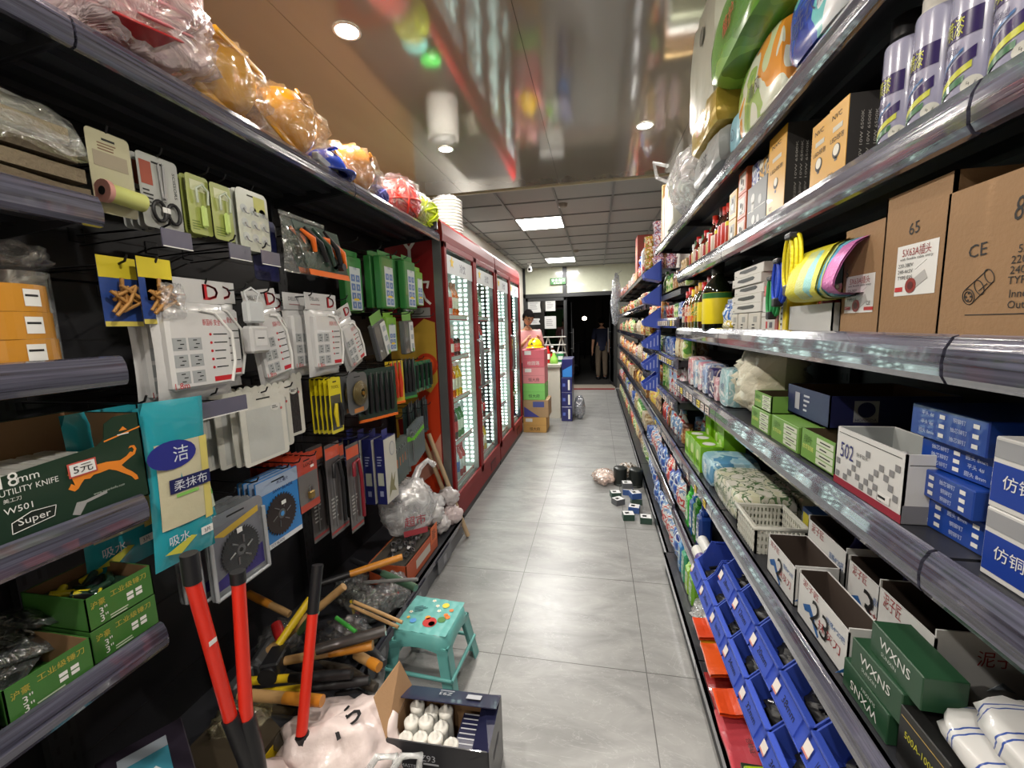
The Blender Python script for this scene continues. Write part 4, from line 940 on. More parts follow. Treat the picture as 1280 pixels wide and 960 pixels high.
def lampbox(w_, h_, d_):
    def fr(mb, X):
        mb.rect(w_ * .5, .010, X @ T_(0, h_ * .22), M((200, 196, 180), .5)); mb.text('NVC', .010, X @ T_(-.005, h_ * .37, 0), INK, w_ * .5); mb.text('LED球泡', .012, X @ T_(0, h_ * .10, 0), INK, w_ * .7)
        mb.disc(.015, X @ T_(0, -h_ * .06, 0), M((60, 56, 50), .5)); mb.disc(.011, X @ T_(0, -h_ * .045, .0005), M((226, 222, 206), .4)); mb.rect(.010, .008, X @ T_(0, -h_ * .15, 0), M((90, 86, 80), .4)); mb.text('E27', .009, X @ T_(-w_ * .25, -h_ * .32, 0), INK); mb.lines(3, w_ * .4, .018, X @ T_(.008, -h_ * .4, 0), INK, random.Random(2))
    def sd(mb, X):
        for i in range(4): mb.text('220V 10W 6500K', .005, X @ T_(-.02 + i * .012, 0, 0) @ Matrix.Rotation(PI / 2, 4, 'Z'), M((190, 188, 180), .5), h_ * .6)
        mb.rect(.03, .02, X @ T_(-.01, -h_ * .40, 0), M((205, 204, 200), .5)); mb.lines(1, .026, .012, X @ T_(-.01, -h_ * .4, .0005), INK)
    mb = MB(); mb.box(-w_ / 2, w_ / 2, 0, d_, 0, h_, DKG, .001); mb.box(-w_ / 2 + .0002, w_ / 2 - .0002, -.0006, .0004, .0005, h_ - .0005, AMB); fr(mb, TF('front', 0, -.0008, h_ / 2)); sd(mb, TF('right', w_ / 2 + .0003, d_ * .4, h_ / 2)); return mb
for i, (yn, w_, h_, x_) in enumerate(((1.002, .072, .165, .488), (1.080, .075, .165, .492), (1.285, .115, .235, .488))):
    RG(lampbox(w_, h_, .11), yn, yn + w_, Z2, x_, ('near yellow lamp box with a black printed end beside the spray cans', 'middle yellow lamp box tucked behind the near one', 'far, tallest yellow lamp box with a black printed end')[i], 'lamp_box', 'box', 'yellow lamp boxes on the upper right shelf')
gb = lambda mb, X: (mb.rect(.14, .002, X, WHITE), mb.disc(.016, X @ T_(-.03, .035), WHITE), mb.disc(.014, X @ T_(.03, .02), M((170, 170, 168), .4)), mb.rect(.02, .03, X @ T_(-.03, .01), WHITE), mb.disc(.014, X @ T_(-.02, -.03), WHITE), mb.disc(.012, X @ T_(.02, -.035), M((180, 180, 178), .4)))
RG(pbox(.16, .12, .155, M((128, 130, 130), .45), front=gb), 1.415, 1.575, Z2, .49, 'grey carton with white lamp pictures between the yellow and orange boxes', 'lamp_carton', 'box')
RG(pbox(.09, .1, .06, PR([(214, 160, 40), (60, 50, 40), (230, 224, 210)], 30)), 1.42, 1.51, Z2 + .156, .50, 'small yellow and black box on top of the grey lamp carton', 'small_lamp_box', 'box')
RG(pbox(.06, .1, .07, PR([(220, 224, 230), (60, 80, 150), (200, 206, 214)], 30)), 1.515, 1.575, Z2 + .156, .50, 'small white and blue box on top of the grey lamp carton', 'small_lamp_box', 'box')
OB = M((196, 92, 46), .4)
def orbox(mb, X): mb.rect(.062, .056, X, M((214, 208, 200), .45)); mb.disc(.009, X @ T_(-.006, .004, .0006), BLACK); mb.rect(.008, .02, X @ T_(.012, -.004, .0006), M((90, 60, 40), .5)); mb.lines(2, .03, .01, X @ T_(0, -.02, .0006), INK)
def ylbox(mb, X): mb.rect(.055, .06, X, M((150, 146, 130), .45)); mb.disc(.012, X @ T_(0, -.005, .0006), M((230, 230, 226), .4)); mb.rect(.01, .02, X @ T_(0, .012, .0006), BLACK)
for i in range(3): RG(pbox(.085, .09, .078, OB, front=orbox), 1.59, 1.675, Z2 + i * .0785, .49, ('lowest', 'middle', 'topmost')[i] + ' orange edged white lamp box in its stack of three', 'lamp_box', 'box', 'orange edged lamp boxes')
for i in range(2): RG(pbox(.085, .09, .098, M((196, 150, 50), .4), front=ylbox), 1.69, 1.775, Z2 + i * .0985, .49, ('lower', 'upper')[i] + ' ochre lamp box in the stack of two before the red bottles', 'lamp_box', 'box', 'ochre lamp boxes')
rnd = random.Random(5)
bp = [glass_bottle(.19, .028, (70, 20, 12), M((196, 44, 26), .35), M((190, 40, 20), .4), (.1, .6)), glass_bottle(.2, .026, (40, 20, 14), M((180, 60, 26), .35), M((60, 20, 16), .4), (.1, .55), lab2=YL), glass_bottle(.16, .028, (110, 30, 20), M((208, 190, 170), .35), RED, (.1, .6)), glass_bottle(.15, .024, (60, 50, 20), M((190, 170, 90), .35), M((40, 90, 40), .4), (.1, .6)), glass_bottle(.14, .026, (90, 60, 30), M((160, 40, 30), .35), WHITE, (.1, .6))]
bm = [hide_proto(b, 'condiment') for b in bp]
lbs = ['red chilli sauce bottle on the upper right shelf past the ochre boxes', 'dark red sauce bottle with a yellow band on the upper right shelf', 'small red bottle with pale label on the upper right shelf', 'little green-capped bottle on the upper right shelf', 'squat brown jar with white cap on the upper right shelf']
order = [1, 0, 0, 1, 2, 0, 3, 4, 2, 3, 4, 2, 3, 4]
y = 1.82
for k, i in enumerate(order):
    put(bm[i], 'condiment_bottle', (.518, y, Z2), RT, lbs[i], 'bottle', 'condiment bottles at the far end of the upper right shelf'); put(bm[(i + 1) % 5], 'condiment_bottle', (.585, y + .02, Z2), RT, lbs[(i + 1) % 5], 'bottle', 'condiment bottles at the far end of the upper right shelf'); y += .05

# --- top shelf: tissue packs and bags
def softpack(w_, d_, h_, m, crk=.12, seed=0, text=None, tm=None, th=.04):
    mb = MB(); o = Vector((seed * 4.1, seed, 0))
    def side(fn): mb.grid(fn, 10, 10, m)
    def P3(x, y, z):
        v = Vector((x, y, z)); q = Vector(((x) / (w_ / 2), (y - d_ / 2) / (d_ / 2), (z - h_ / 2) / (h_ / 2)))
        k = 1 - .05 * (abs(q.x) ** 4 * abs(q.y) ** 4 + abs(q.x) ** 4 * abs(q.z) ** 4 + abs(q.y) ** 4 * abs(q.z) ** 4) + crk * .12 * mnoise.noise(v * 18 + o)
        return (q.x * w_ / 2 * k, d_ / 2 + q.y * d_ / 2 * k, max(0, h_ / 2 + q.z * h_ / 2 * k))
    side(lambda u, v: P3((u - .5) * w_, 0, v * h_)); side(lambda u, v: P3((.5 - u) * w_, d_, v * h_)); side(lambda u, v: P3(w_ / 2, u * d_, v * h_)); side(lambda u, v: P3(-w_ / 2, (1 - u) * d_, v * h_)); side(lambda u, v: P3((u - .5) * w_, v * d_, h_)); side(lambda u, v: P3((u - .5) * w_, (1 - v) * d_, 0))
    if text:
        X = TF('front', 0, -.003, h_ / 2); mb.text(text, th, X, tm or INK)
    return mb
GP = PR([(86, 140, 46), (100, 160, 56), (120, 176, 66), (80, 130, 40)], 3, .25, 1.3, .4); GP2 = PR([(96, 150, 48), (120, 176, 60), (110, 164, 60)], 3, .25, 4.3, .4); GP3 = PR([(176, 200, 120), (206, 222, 160), (190, 214, 140)], 3, .25, 2.2, .4)
WO = PR([(120, 160, 70), (150, 180, 90), (216, 220, 200), (226, 150, 50), (200, 210, 160)], 4.5, .25, 3.1, .4); WB = PR([(226, 230, 232), (220, 226, 228), (110, 190, 190), (50, 80, 180), (40, 60, 150)], 5, .25, 6.2, .4)
GR1 = 'household packs on the top right shelf'
RG(softpack(.26, .3, .16, WB, seed=2, text='洗衣液', tm=NAVY, th=.05), .98, 1.24, Z1 + .03, .455, 'white and blue soft pack leaning out nearest on the top right shelf', 'soft_pack', 'pack', GR1)
RG(softpack(.34, .3, .21, WO, seed=3, text='清风', tm=INK, th=.04), 1.255, 1.60, Z1, .45, 'green, white and orange tissue pack standing on the top shelf edge', 'tissue_pack', 'pack', GR1)
RG(softpack(.46, .30, .19, GP, seed=4, text='植护', tm=RED, th=.05), 1.22, 1.68, Z1 + .215, .38, 'large grass green tissue pack lying across the orange and white one', 'tissue_pack', 'pack', GR1)
RG(softpack(.44, .30, .17, GP3, seed=5, text='原木', tm=M((110, 150, 70), .5), th=.06), .90, 1.34, Z1 + .41, .36, 'pale green tissue pack on top of the grass green pack', 'tissue_pack', 'pack', GR1)
RG(softpack(.40, .28, .16, GP2, seed=6), .78, 1.20, Z1 + .2, .50, 'green pack behind the white and blue soft pack', 'tissue_pack', 'pack', GR1)
mb = softpack(.40, .22, .42, M((176, 176, 160), .5, bump=.3, bscale=12), seed=7, crk=.3); mb.disc(.03, TF('front', .05, -.006, .3), M((110, 108, 96), .6)); RG(mb, 1.70, 2.12, Z1 + .21, .40, 'tall pale grey paper bag pressed against the ceiling side of the packs', 'paper_bag', 'bag', GR1)
GOLD = M((176, 150, 60), .28, .3, var=.12, scale=8, bump=.7, bscale=14)
RG(softpack(.40, .26, .13, GOLD, seed=8, crk=.4, text='幸福', tm=RED, th=.06), 1.66, 2.06, Z1 + .13, .40, 'gold foil tissue pack with red characters below the paper bag', 'tissue_pack', 'pack', GR1)
RG(softpack(.40, .26, .12, M((150, 152, 150), .3, var=.1, bump=.6, bscale=16), seed=9, crk=.4, text='维达', tm=INK, th=.05), 1.68, 2.08, Z1 + .005, .42, 'silver grey wrapped pack under the gold foil pack', 'tissue_pack', 'pack', GR1)
RG(softpack(.10, .2, .12, M((130, 180, 196), .3, bump=.4, bscale=20), seed=10, text='心', tm=NAVY, th=.04), 1.575, 1.665, Z1, .452, 'light blue small pack squeezed beside the silver grey one', 'tissue_pack', 'pack', GR1)
mb = MB(); mb.blob((0, .1, .15), (.26, .13, .15), FILM((236, 236, 238), .55, 9), .25, 2.5, 3, flat=.002); mb.tube([(-.2, .0, .2), (-.28, -.06, .26), (-.25, -.08, .33), (-.17, -.02, .28)], .010, FILM((236, 236, 238), .8, 9)); RG(mb, 2.1, 2.6, Z1, .40, 'knotted clear plastic bag bulging over the top shelf edge', 'plastic_bag', 'bag', GR1)
mb = MB(); mb.blob((0, .1, .09), (.15, .09, .09), M((60, 66, 76), .5), .25, 3, 3, flat=.002); RG(mb, 2.1, 2.4, Z1 + .001, .53, 'dark folded cloth bundle seen through the knotted plastic bag', 'cloth_bundle', 'bundle', GR1)
RG(softpack(.24, .2, .2, M((206, 206, 192), .4, bump=.3, bscale=10), seed=12), 2.64, 2.90, Z1, .43, 'plain off-white soft pack past the knotted plastic bag', 'soft_pack', 'pack', GR1)
for i, (y_, w_, h_, c, lb) in enumerate(((2.93, .05, .30, (196, 204, 176), 'tall green and white sheet stack standing on the top shelf'), (3.0, .06, .33, (206, 210, 206), 'tall white board pack leaning on the top shelf'), (3.08, .08, .28, (190, 160, 150), 'dusty pink tall flat pack near the noodle cups'), (3.18, .03, .38, (190, 160, 110), 'tall narrow wooden coloured board on the top shelf'))):
    RG(pbox(w_, .3, h_, M(c, .5)), y_, y_ + w_, Z1, .45, lb, 'flat_pack', 'pack', GR1)

# --- fourth shelf
WH = M((206, 206, 204), .45, var=.04); GBX = M((112, 156, 70), .45); NV = M((34, 38, 84), .4)
mb = MB(); w_, h_, d_ = .195, .115, .10
mb.tray(-w_ / 2, w_ / 2, 0, d_, 0, h_, .003, WH, M((170, 174, 172), .6)); X = TF('front', 0, -.0004, h_ / 2)
mb.rect(w_, .014, X @ T_(0, -h_ / 2 + .007), M((150, 50, 64), .5)); mb.text('502', .030, X @ T_(-.058, .016, .0005) @ Matrix.Rotation(-.0, 4, 'Z'), M((44, 44, 110), .5), .042)
rr = random.Random(3)
for i in range(14):
    for j in range(6):
        if (i + j) % 2 == 0 and rr.random() < .55 + .02 * i and (i > 3 or j < 3): mb.rect(.0115, .0115, X @ T_(-.085 + i * .0128, -.035 + j * .0128, .0004), M((128, 128, 130), .5))
mb.rect(.03, .014, X @ T_(.055, -.032, .001), WHITE); mb.lines(1, .026, .010, X @ T_(.055, -.032, .0016), INK); mb.text('快干胶水', .008, X @ T_(-.01, .02, .0008), INK); mb.rect(w_ * .9, .001, X @ T_(0, h_ * .42), INK)
mb.rect(d_ * .9, .001, TF('right', w_ / 2 + .0004, d_ / 2, h_ * .85), INK); mb.rect(d_, .03, TF('right', w_ / 2 + .0004, d_ / 2, .016), M((120, 120, 124), .5))
o502 = RG(mb, .745, .94, Z4, .478, 'open white box printed 502 over a grey checker pattern', 'glue_box', 'box')
gt = MB(); gt.lathe([(0, 0), (.010, 0), (.011, .05), (.004, .062), (.004, .075), (0, .076)], M((214, 216, 214), .35), 12); gm = hide_proto(gt, 'tube')
for i, (dy, dx) in enumerate(((.765, .05), (.785, .075), (.79, .035), (.81, .06), (.835, .045), (.86, .07))): put(gm, 'glue_bottle', (.478 + dx, dy, Z4 + .004), 0, 'small white glue bottle standing inside the open 502 box', 'bottle', 'glue bottles in the 502 box', 1.1)
def greenbox(w_, h_, d_, op=True):
    mb = MB()
    (mb.tray(-w_ / 2, w_ / 2, 0, d_, 0, h_, .003, GBX, M((70, 56, 36), .8)) if op else mb.box(-w_ / 2, w_ / 2, 0, d_, 0, h_, GBX, .001))
    X = TF('front', 0, -.0004, h_ / 2); mb.text('绿叶', h_ * .28, X @ T_(-w_ * .27, h_ * .2, 0), M((70, 110, 40), .5), w_ * .26); mb.text('合页铰链', h_ * .16, X @ T_(-w_ * .26, -h_ * .05, 0), M((226, 226, 120), .5), w_ * .34)
    for i in range(4): mb.rect(w_ * .46, h_ * .18, X @ T_(w_ * .22, h_ * (.32 - i * .215), 0), M((204, 210, 190), .5)); mb.lines(1, w_ * .3, h_ * .09, X @ T_(w_ * .24, h_ * (.32 - i * .215), .0006), INK, random.Random(i))
    return mb
GG = 'green printed boxes on the right shelf'
RG(greenbox(.15, .072, .2), .957, 1.108, Z4, .487, 'open green printed box right beside the 502 box', 'green_box', 'box', GG)
RG(greenbox(.16, .066, .2, False), 1.122, 1.282, Z4, .487, 'closed green printed box between the open one and the stack', 'green_box', 'box', GG)
RG(greenbox(.14, .062, .18, False), 1.30, 1.44, Z4, .487, 'lower green printed box in the stack of two by the cream bag', 'green_box', 'box', GG)
RG(greenbox(.13, .05, .18), 1.305, 1.435, Z4 + .0625, .492, 'upper green printed box in the stack of two by the cream bag', 'green_box', 'box', GG)
mb = MB(); mb.tray(-.11, .11, 0, .26, 0, .078, .003, NV, M((90, 64, 40), .8))
X = TF('right', .1105, .075, .042); mb.rect(.05, .05, X, M((150, 152, 160), .5)); mb.disc(.018, X @ T_(0, .004, .0006), NV); mb.text('HONGDA', .007, X @ T_(0, -.02, .0006), NV)
X = TF('front', -.05, -.0004, .04)
mb.rect(.025, .045, X, M((170, 170, 180), .5)); mb.lines(4, .03, .05, X @ T_(.05, 0, 0), M((200, 200, 210), .5), random.Random(2))
RG(mb, 1.09, 1.31, Z4 + .0725, .535, 'open navy carton with a white emblem behind the green boxes', 'navy_carton', 'carton')
RG(pbox(.2, .2, .07, M((150, 66, 30), .5)), .88, 1.08, Z4, .66, 'dark orange carton deep behind the 502 box', 'orange_carton', 'carton')
def bluebox(w_, h_, d_, seed):
    m = M((24, 64, 150), .35, coat=.3); r_ = random.Random(seed)
    def fr(mb, X):
        for c in range(2):
            for i in range(3): mb.rect(.010, .006, X @ T_(-w_ * .05 + c * w_ * .42, h_ * (.28 - i * .28), 0), WHITE); mb.text(r_.choice(['抽芯铆钉', '平头 4#', '圆头 8mm', '铜铆钉']), .007, X @ T_(-w_ * .25 + c * w_ * .42, h_ * (.28 - i * .28), 0), M((190, 200, 226), .5))
    return pbox(w_, d_, h_, m, front=fr)
zz = Z4
for i, (h_, x_, dy, w_) in enumerate(((.05, .515, 0, .15), (.045, .505, .008, .145), (.045, .52, -.01, .14), (.052, .508, .004, .145))):
    RG(bluebox(w_, h_ - .002, .22, i), .645 + dy, .645 + dy + w_, zz, x_, ('lowest', 'second from the bottom', 'third from the bottom', 'topmost and slightly open')[i] + ' blue printed box in the stack beside the 502 box', 'blue_box', 'box', 'blue printed boxes in a stack', (.04, -.05, .06, -.03)[i]); zz += h_
def nearbox(mb, X): mb.rect(.11, .022, X @ T_(0, .030), M((150, 152, 156), .35)); mb.rect(.11, .05, X @ T_(0, -.012), M((28, 60, 150), .4)); mb.text('Easy', .012, X @ T_(.02, .03, .0006), WHITE); mb.text('仿铜挂锁', .018, X @ T_(0, -.008, .0006), WHITE, .08)
for i in range(2): RG(pbox(.115, .14, .09, WH, front=nearbox), .50, .615, Z4 + i * .0905, .487, ('lower', 'upper')[i] + ' white and blue padlock box at the right picture edge', 'padlock_box', 'box', 'padlock boxes at the right edge')
RG(pbox(.10, .16, .03, M((120, 24, 28), .5)), .50, .60, Z4 + .181, .52, 'dark red flat box on top of the padlock boxes', 'red_box', 'box')
CREAMF = PR([(206, 200, 176), (214, 210, 190), (196, 190, 166)], 5, .3, 1, .3, .4)
mb = MB(); mb.pillow(.25, .235, .19, CREAMF, crk=.25, seed=4, seal=.004, pu=.3); mb.text('婴儿', .05, TF('front', -.02, -.094, .13) , M((60, 120, 130), .5))
RG(mb, 1.45, 1.70, Z4 + .003, .585, 'big cream soft bag of nappies on the fourth right shelf', 'nappy_bag', 'pack', 'soft packs on the fourth right shelf')
def padpack(c, c2, w_, h_, d_, seed, txt='棉'):
    return softpack(w_, d_, h_, PR([c, c2, c, (230, 228, 228)], 16, .3, seed, .3), seed=seed, text=txt, tm=M((90, 90, 130), .5), th=h_ * .25)
pads = [(1.70, .12, .15, (150, 190, 196), (196, 214, 216), 'pale turquoise pad pack next to the cream bag', .488), (1.84, .06, .10, (206, 150, 160), (226, 200, 204), 'small pink pad pack beside the turquoise one', .488), (1.91, .10, .13, (52, 44, 100), (220, 210, 206), 'purple night pad pack in the pad row', .488), (2.02, .09, .14, (150, 170, 210), (224, 226, 232), 'light blue pad pack in the pad row', .488), (2.12, .08, .14, (214, 150, 170), (232, 220, 222), 'pink pad pack in the pad row', .488), (2.21, .08, .14, (160, 190, 216), (226, 226, 230), 'sky blue pad pack in the pad row', .488), (2.30, .12, .15, (206, 130, 140), (226, 200, 200), 'rose pad pack at the far end of the pad row', .488), (1.86, .16, .06, (200, 120, 130), (216, 160, 166), 'pink pad pack lying in the back row', .62), (1.88, .18, .19, (36, 34, 76), (40, 40, 90), 'navy night pad pack standing in the back row', .72)]
for i, (y_, w_, h_, c, c2, lb, x_) in enumerate(pads): RG(padpack(c, c2, w_, h_, .1, 30 + i), y_, y_ + w_, Z4 + (0 if i != 7 else .001), x_, lb, 'pad_pack', 'pack', 'soft packs on the fourth right shelf')
# --- fifth shelf
def scraper_box(w_, h_, d_, mark, opened=True):
    mb = MB(); (mb.tray(-w_ / 2, w_ / 2, 0, d_, 0, h_, .003, WH, M((60, 48, 40), .8), hf=h_ * .92) if opened else mb.box(-w_ / 2, w_ / 2, 0, d_, 0, h_, WH, .001))
    X = TF('front', 0, -.0004, h_ / 2); RD = M((150, 40, 44), .5); BL = M((40, 90, 150), .5)
    mb.text('泥子匠', h_ * .15, X @ T_(-w_ * .22, h_ * .34, 0), RD, w_ * .34); mb.text('抹灰刀', h_ * .2, X @ T_(w_ * .18, -h_ * .12, 0), RD, w_ * .42); mb.text('规格4*20把', h_ * .12, X @ T_(w_ * .28, h_ * .16, 0), BL, w_ * .34)
    mb.prism([(-.03, -.01), (.0, .008), (.01, .0), (.045, -.04), (.04, -.046), (.0, -.012), (-.02, -.02)], .0006, BL, X @ T_(-w_ * .22, -h_ * .05, .0006))
    if mark: mb.text(mark, h_ * .5, X @ T_(.0, -.005, .0012) @ Matrix.Rotation(-.15, 4, 'Z'), INK)
    X = TF('right', w_ / 2 + .0004, d_ / 2, h_ / 2)
    mb.text('泥子匠', h_ * .14, X @ T_(0, h_ * .28, 0), RD, d_ * .4); mb.prism([(-.05, -.028), (-.03, -.026), (.0, -.006), (.005, -.006), (.05, -.03), (.055, -.02), (.01, .004), (-.005, .004)], .0006, BL, X @ T_(0, -h_ * .12, 0)); mb.prism([(-.02, .0), (.0, .018), (.022, 0), (.0, .006)], .0006, M((150, 160, 170), .4), X @ T_(0, -.002, 0))
    return mb
SG = 'white plastering knife boxes on the fifth right shelf'
RG(scraper_box(.146, .20, .2, None, True), .767, .913, Z5, .56, 'nearest white plastering knife box showing two faces, behind the dark green boxes', 'plastering_box', 'box', SG)
RG(scraper_box(.21, .115, .062, '23'), .87, 1.08, Z5, .490, 'low white plastering knife box with handwritten 23 in front', 'plastering_box', 'box', SG)
RG(scraper_box(.16, .155, .12, '3'), .93, 1.09, Z5, .60, 'tall white plastering knife box with a handwritten 3 behind the low one', 'plastering_box', 'box', SG)
RG(scraper_box(.17, .11, .10, '2'), 1.10, 1.27, Z5, .490, 'low white plastering knife box furthest along in the front row', 'plastering_box', 'box', SG)
RG(scraper_box(.19, .165, .12, None), 1.10, 1.29, Z5, .60, 'tall white plastering knife box furthest along, beside the basket', 'plastering_box', 'box', SG)
for i, (y_, x_, h_, lb) in enumerate(((.86, .67, .17, 'nearest'), (.98, .66, .175, 'middle'), (1.20, .64, .18, 'furthest'))):
    mb = MB(); mb.tube([(0, 0, 0), (.0, 0, .05), (.01, 0, .12), (.0, 0, .16)], [.012, .015, .017, .012], M((34, 32, 90), .4), 10); mb.tube([(0, 0, .16), (0, 0, .175)], [.0125, .010], M((200, 160, 50), .4), 10)
    thing(mb, 'plastering_knife', (x_, y_, Z5 + .035), 0, lb + ' purple-blue plastering knife handle poking out of the white boxes', 'knife', 'plastering knives in the white boxes', rot=(.3 * (-1) ** i, .15, 0))
DG = M((38, 74, 50), .4, coat=.2)
def wx(w_, h_, d_, flip=False):
    def fr(mb, X):
        X = X @ Matrix.Rotation(PI if flip else 0, 4, 'Z'); mb.text('WXNS', h_ * .30, X @ T_(0, h_ * .12, 0), WHITE, w_ * .6); mb.text('SUNXIN', h_ * .12, X @ T_(-w_ * .1, -h_ * .2, 0), M((190, 200, 190), .5), w_ * .3)
    return pbox(w_, d_, h_, DG, front=fr)
WG = 'dark green boxes on the fifth right shelf'
RG(wx(.13, .058, .06, True), .735, .865, Z5, .482, 'lowest dark green box with upside-down white lettering', 'green_tool_box', 'box', WG)
RG(wx(.13, .058, .06), .715, .845, Z5 + .0585, .484, 'dark green box with white lettering stacked on the upside-down one', 'green_tool_box', 'box', WG, .03)
mb = wx(.13, .058, .06); RG(mb, .685, .815, Z5 + .1170, .492, 'topmost dark green box with white lettering leaning on the white box', 'green_tool_box', 'box', WG, -.03)
BB = M((26, 26, 26), .4, coat=.2)
bl = lambda mb, X: (mb.text('500A-1000A', .012, X @ T_(0, .01, 0), M((200, 196, 60), .5), .07), mb.rect(.09, .0012, X @ T_(0, .035, 0), M((190, 160, 90), .5)))
RG(pbox(.10, .14, .10, BB, front=bl), .615, .715, Z5, .484, 'black box with yellow 500A-1000A print, front one', 'black_box', 'box', 'black boxes on the fifth right shelf')
RG(pbox(.10, .14, .15, BB, front=bl), .60, .70, Z5, .64, 'taller black box behind the yellow printed one', 'black_box', 'box', 'black boxes on the fifth right shelf')
RG(pbox(.10, .14, .095, BB, front=bl), .505, .605, Z5, .484, 'black printed box at the bottom right picture edge', 'black_box', 'box', 'black boxes on the fifth right shelf')
def towel_mat():
    m, nt, b = newmat('striped_towel'); tc = N(nt, 'ShaderNodeTexCoord'); wv = N(nt, 'ShaderNodeTexWave', Scale=6.0, Distortion=1.2); nt.links.new(tc.outputs['Object'], wv.inputs['Vector'])
    cr = N(nt, 'ShaderNodeValToRGB'); cr.color_ramp.interpolation = 'CONSTANT'; e = cr.color_ramp.elements; e[0].color = lin((216, 216, 214)); e[1].position = .86; e[1].color = lin((50, 80, 160)); x = e.new(.95); x.color = lin((216, 216, 214))
    nt.links.new(wv.outputs['Fac'], cr.inputs['Fac']); nt.links.new(cr.outputs['Color'], b.inputs['Base Color']); b.inputs['Roughness'].default_value = .3; b.inputs['Coat Weight'].default_value = .5; return m
mb = MB(); tm = towel_mat()
mb.blob((0, .07, .028), (.13, .07, .024), tm, .12, 2, 3, p=.7, flat=.001); mb.blob((.02, .08, .075), (.12, .065, .022), tm, .12, 2, 8, p=.7)
mb.prism([(-.02, -.02), (.05, -.03), (.055, .0), (.02, .02)], .001, M((180, 80, 40), .4), Matrix.Translation((.06, .04, .103)) @ Matrix.Rotation(.3, 4, 'X')); mb.prism([(.0, -.018), (.05, -.026), (.05, -.0)], .001, YELLOW, Matrix.Translation((.06, .04, .1045)) @ Matrix.Rotation(.3, 4, 'X'))
RG(mb, .42, .68, Z5 + .101, .482, 'wrapped white towels with blue stripes lying on the black boxes', 'towel_pack', 'towels')
mb = MB(); WP = M((200, 200, 190), .4)
t = empty('plastic_basket', (.487, 1.44, Z5), RT, 'white perforated plastic basket on the fifth right shelf', 'basket')
n_, hh = 12, .085
for (x0, x1, y0, y1, ax) in ((-.085, .085, 0, 0, 0), (-.085, .085, .14, .14, 0), (-.085, -.085, 0, .14, 1), (.085, .085, 0, .14, 1)):
    L = abs(x1 - x0) + abs(y1 - y0)
    for k in range(n_ + 1):
        f = k / n_; x = x0 + (x1 - x0) * f; y = y0 + (y1 - y0) * f; mb.box(x - .003, x + .003, y - .003, y + .003, 0, hh, WP)
    for k in range(4): z_ = .008 + k * .024; mb.box(min(x0, x1) - .002, max(x0, x1) + .002, min(y0, y1) - .002, max(y0, y1) + .002, z_, z_ + .010, WP)
mb.box(-.085, .085, 0, .14, 0, .004, WP); mb.build('body', t)
mb = MB(); mb.tube([(-.09, -.006, hh), (.09, -.006, hh), (.09, .146, hh), (-.09, .146, hh)], .007, WP, 8, closed=True); mb.build('rim', t)
RG(pbox(.10, .05, .12, M((50, 90, 160), .4), front=lambda mb, X: mb.rect(.09, .05, X @ T_(0, .02), M((186, 176, 60), .4))), 1.36, 1.46, Z5, .66, 'blue box with an olive yellow panel behind the basket', 'small_carton', 'box')
LEAF = PR([(206, 206, 176), (214, 212, 196), (90, 120, 80), (208, 206, 190), (214, 212, 200)], 22, .3, 3, .4)
RG(softpack(.33, .2, .11, LEAF, seed=41, text='竹浆抽纸', tm=M((120, 130, 110), .5), th=.03), 1.545, 1.875, Z5, .49, 'cream leaf-patterned tissue pack beside the basket', 'tissue_pack', 'pack', 'tissue packs on the fifth right shelf')
RG(softpack(.30, .2, .10, LEAF, seed=42), 1.56, 1.86, Z5 + .0, .70, 'second leaf-patterned tissue pack behind the front one', 'tissue_pack', 'pack', 'tissue packs on the fifth right shelf')
RG(softpack(.20, .2, .12, PR([(150, 196, 214), (180, 214, 226), (90, 150, 190)], 14, .3, 3, .4), seed=43, text='柔', tm=WHITE, th=.05), 1.89, 2.07, Z5, .49, 'light blue tissue pack between the leaf-patterned and green ones', 'tissue_pack', 'pack', 'tissue packs on the fifth right shelf')
for i, (y_, x_, z_, h_) in enumerate(((2.09, .49, 0, .13), (2.21, .49, 0, .13), (2.33, .49, 0, .12), (2.12, .60, 0, .22), (2.26, .62, 0, .22), (2.4, .61, 0, .20))):
    g = M((128, 190, 26), .3, coat=.3)
    RG(pbox(.11, .10, h_, g, top=lambda mb, X: mb.disc(.03, X, WHITE), front=lambda mb, X: (mb.disc(.026, X @ T_(0, .01), M((200, 220, 150), .4)), mb.lines(3, .06, .03, X @ T_(0, -.03), M((60, 110, 20), .5)))), y_, y_ + .11, Z5 + z_, x_, 'bright lime green soap carton ' + ('nearest in the front row', 'second in the front row', 'furthest in the front row', 'nearest of the tall back ones', 'middle of the tall back ones', 'furthest of the tall back ones')[i], 'soap_carton', 'carton', 'lime green soap cartons')

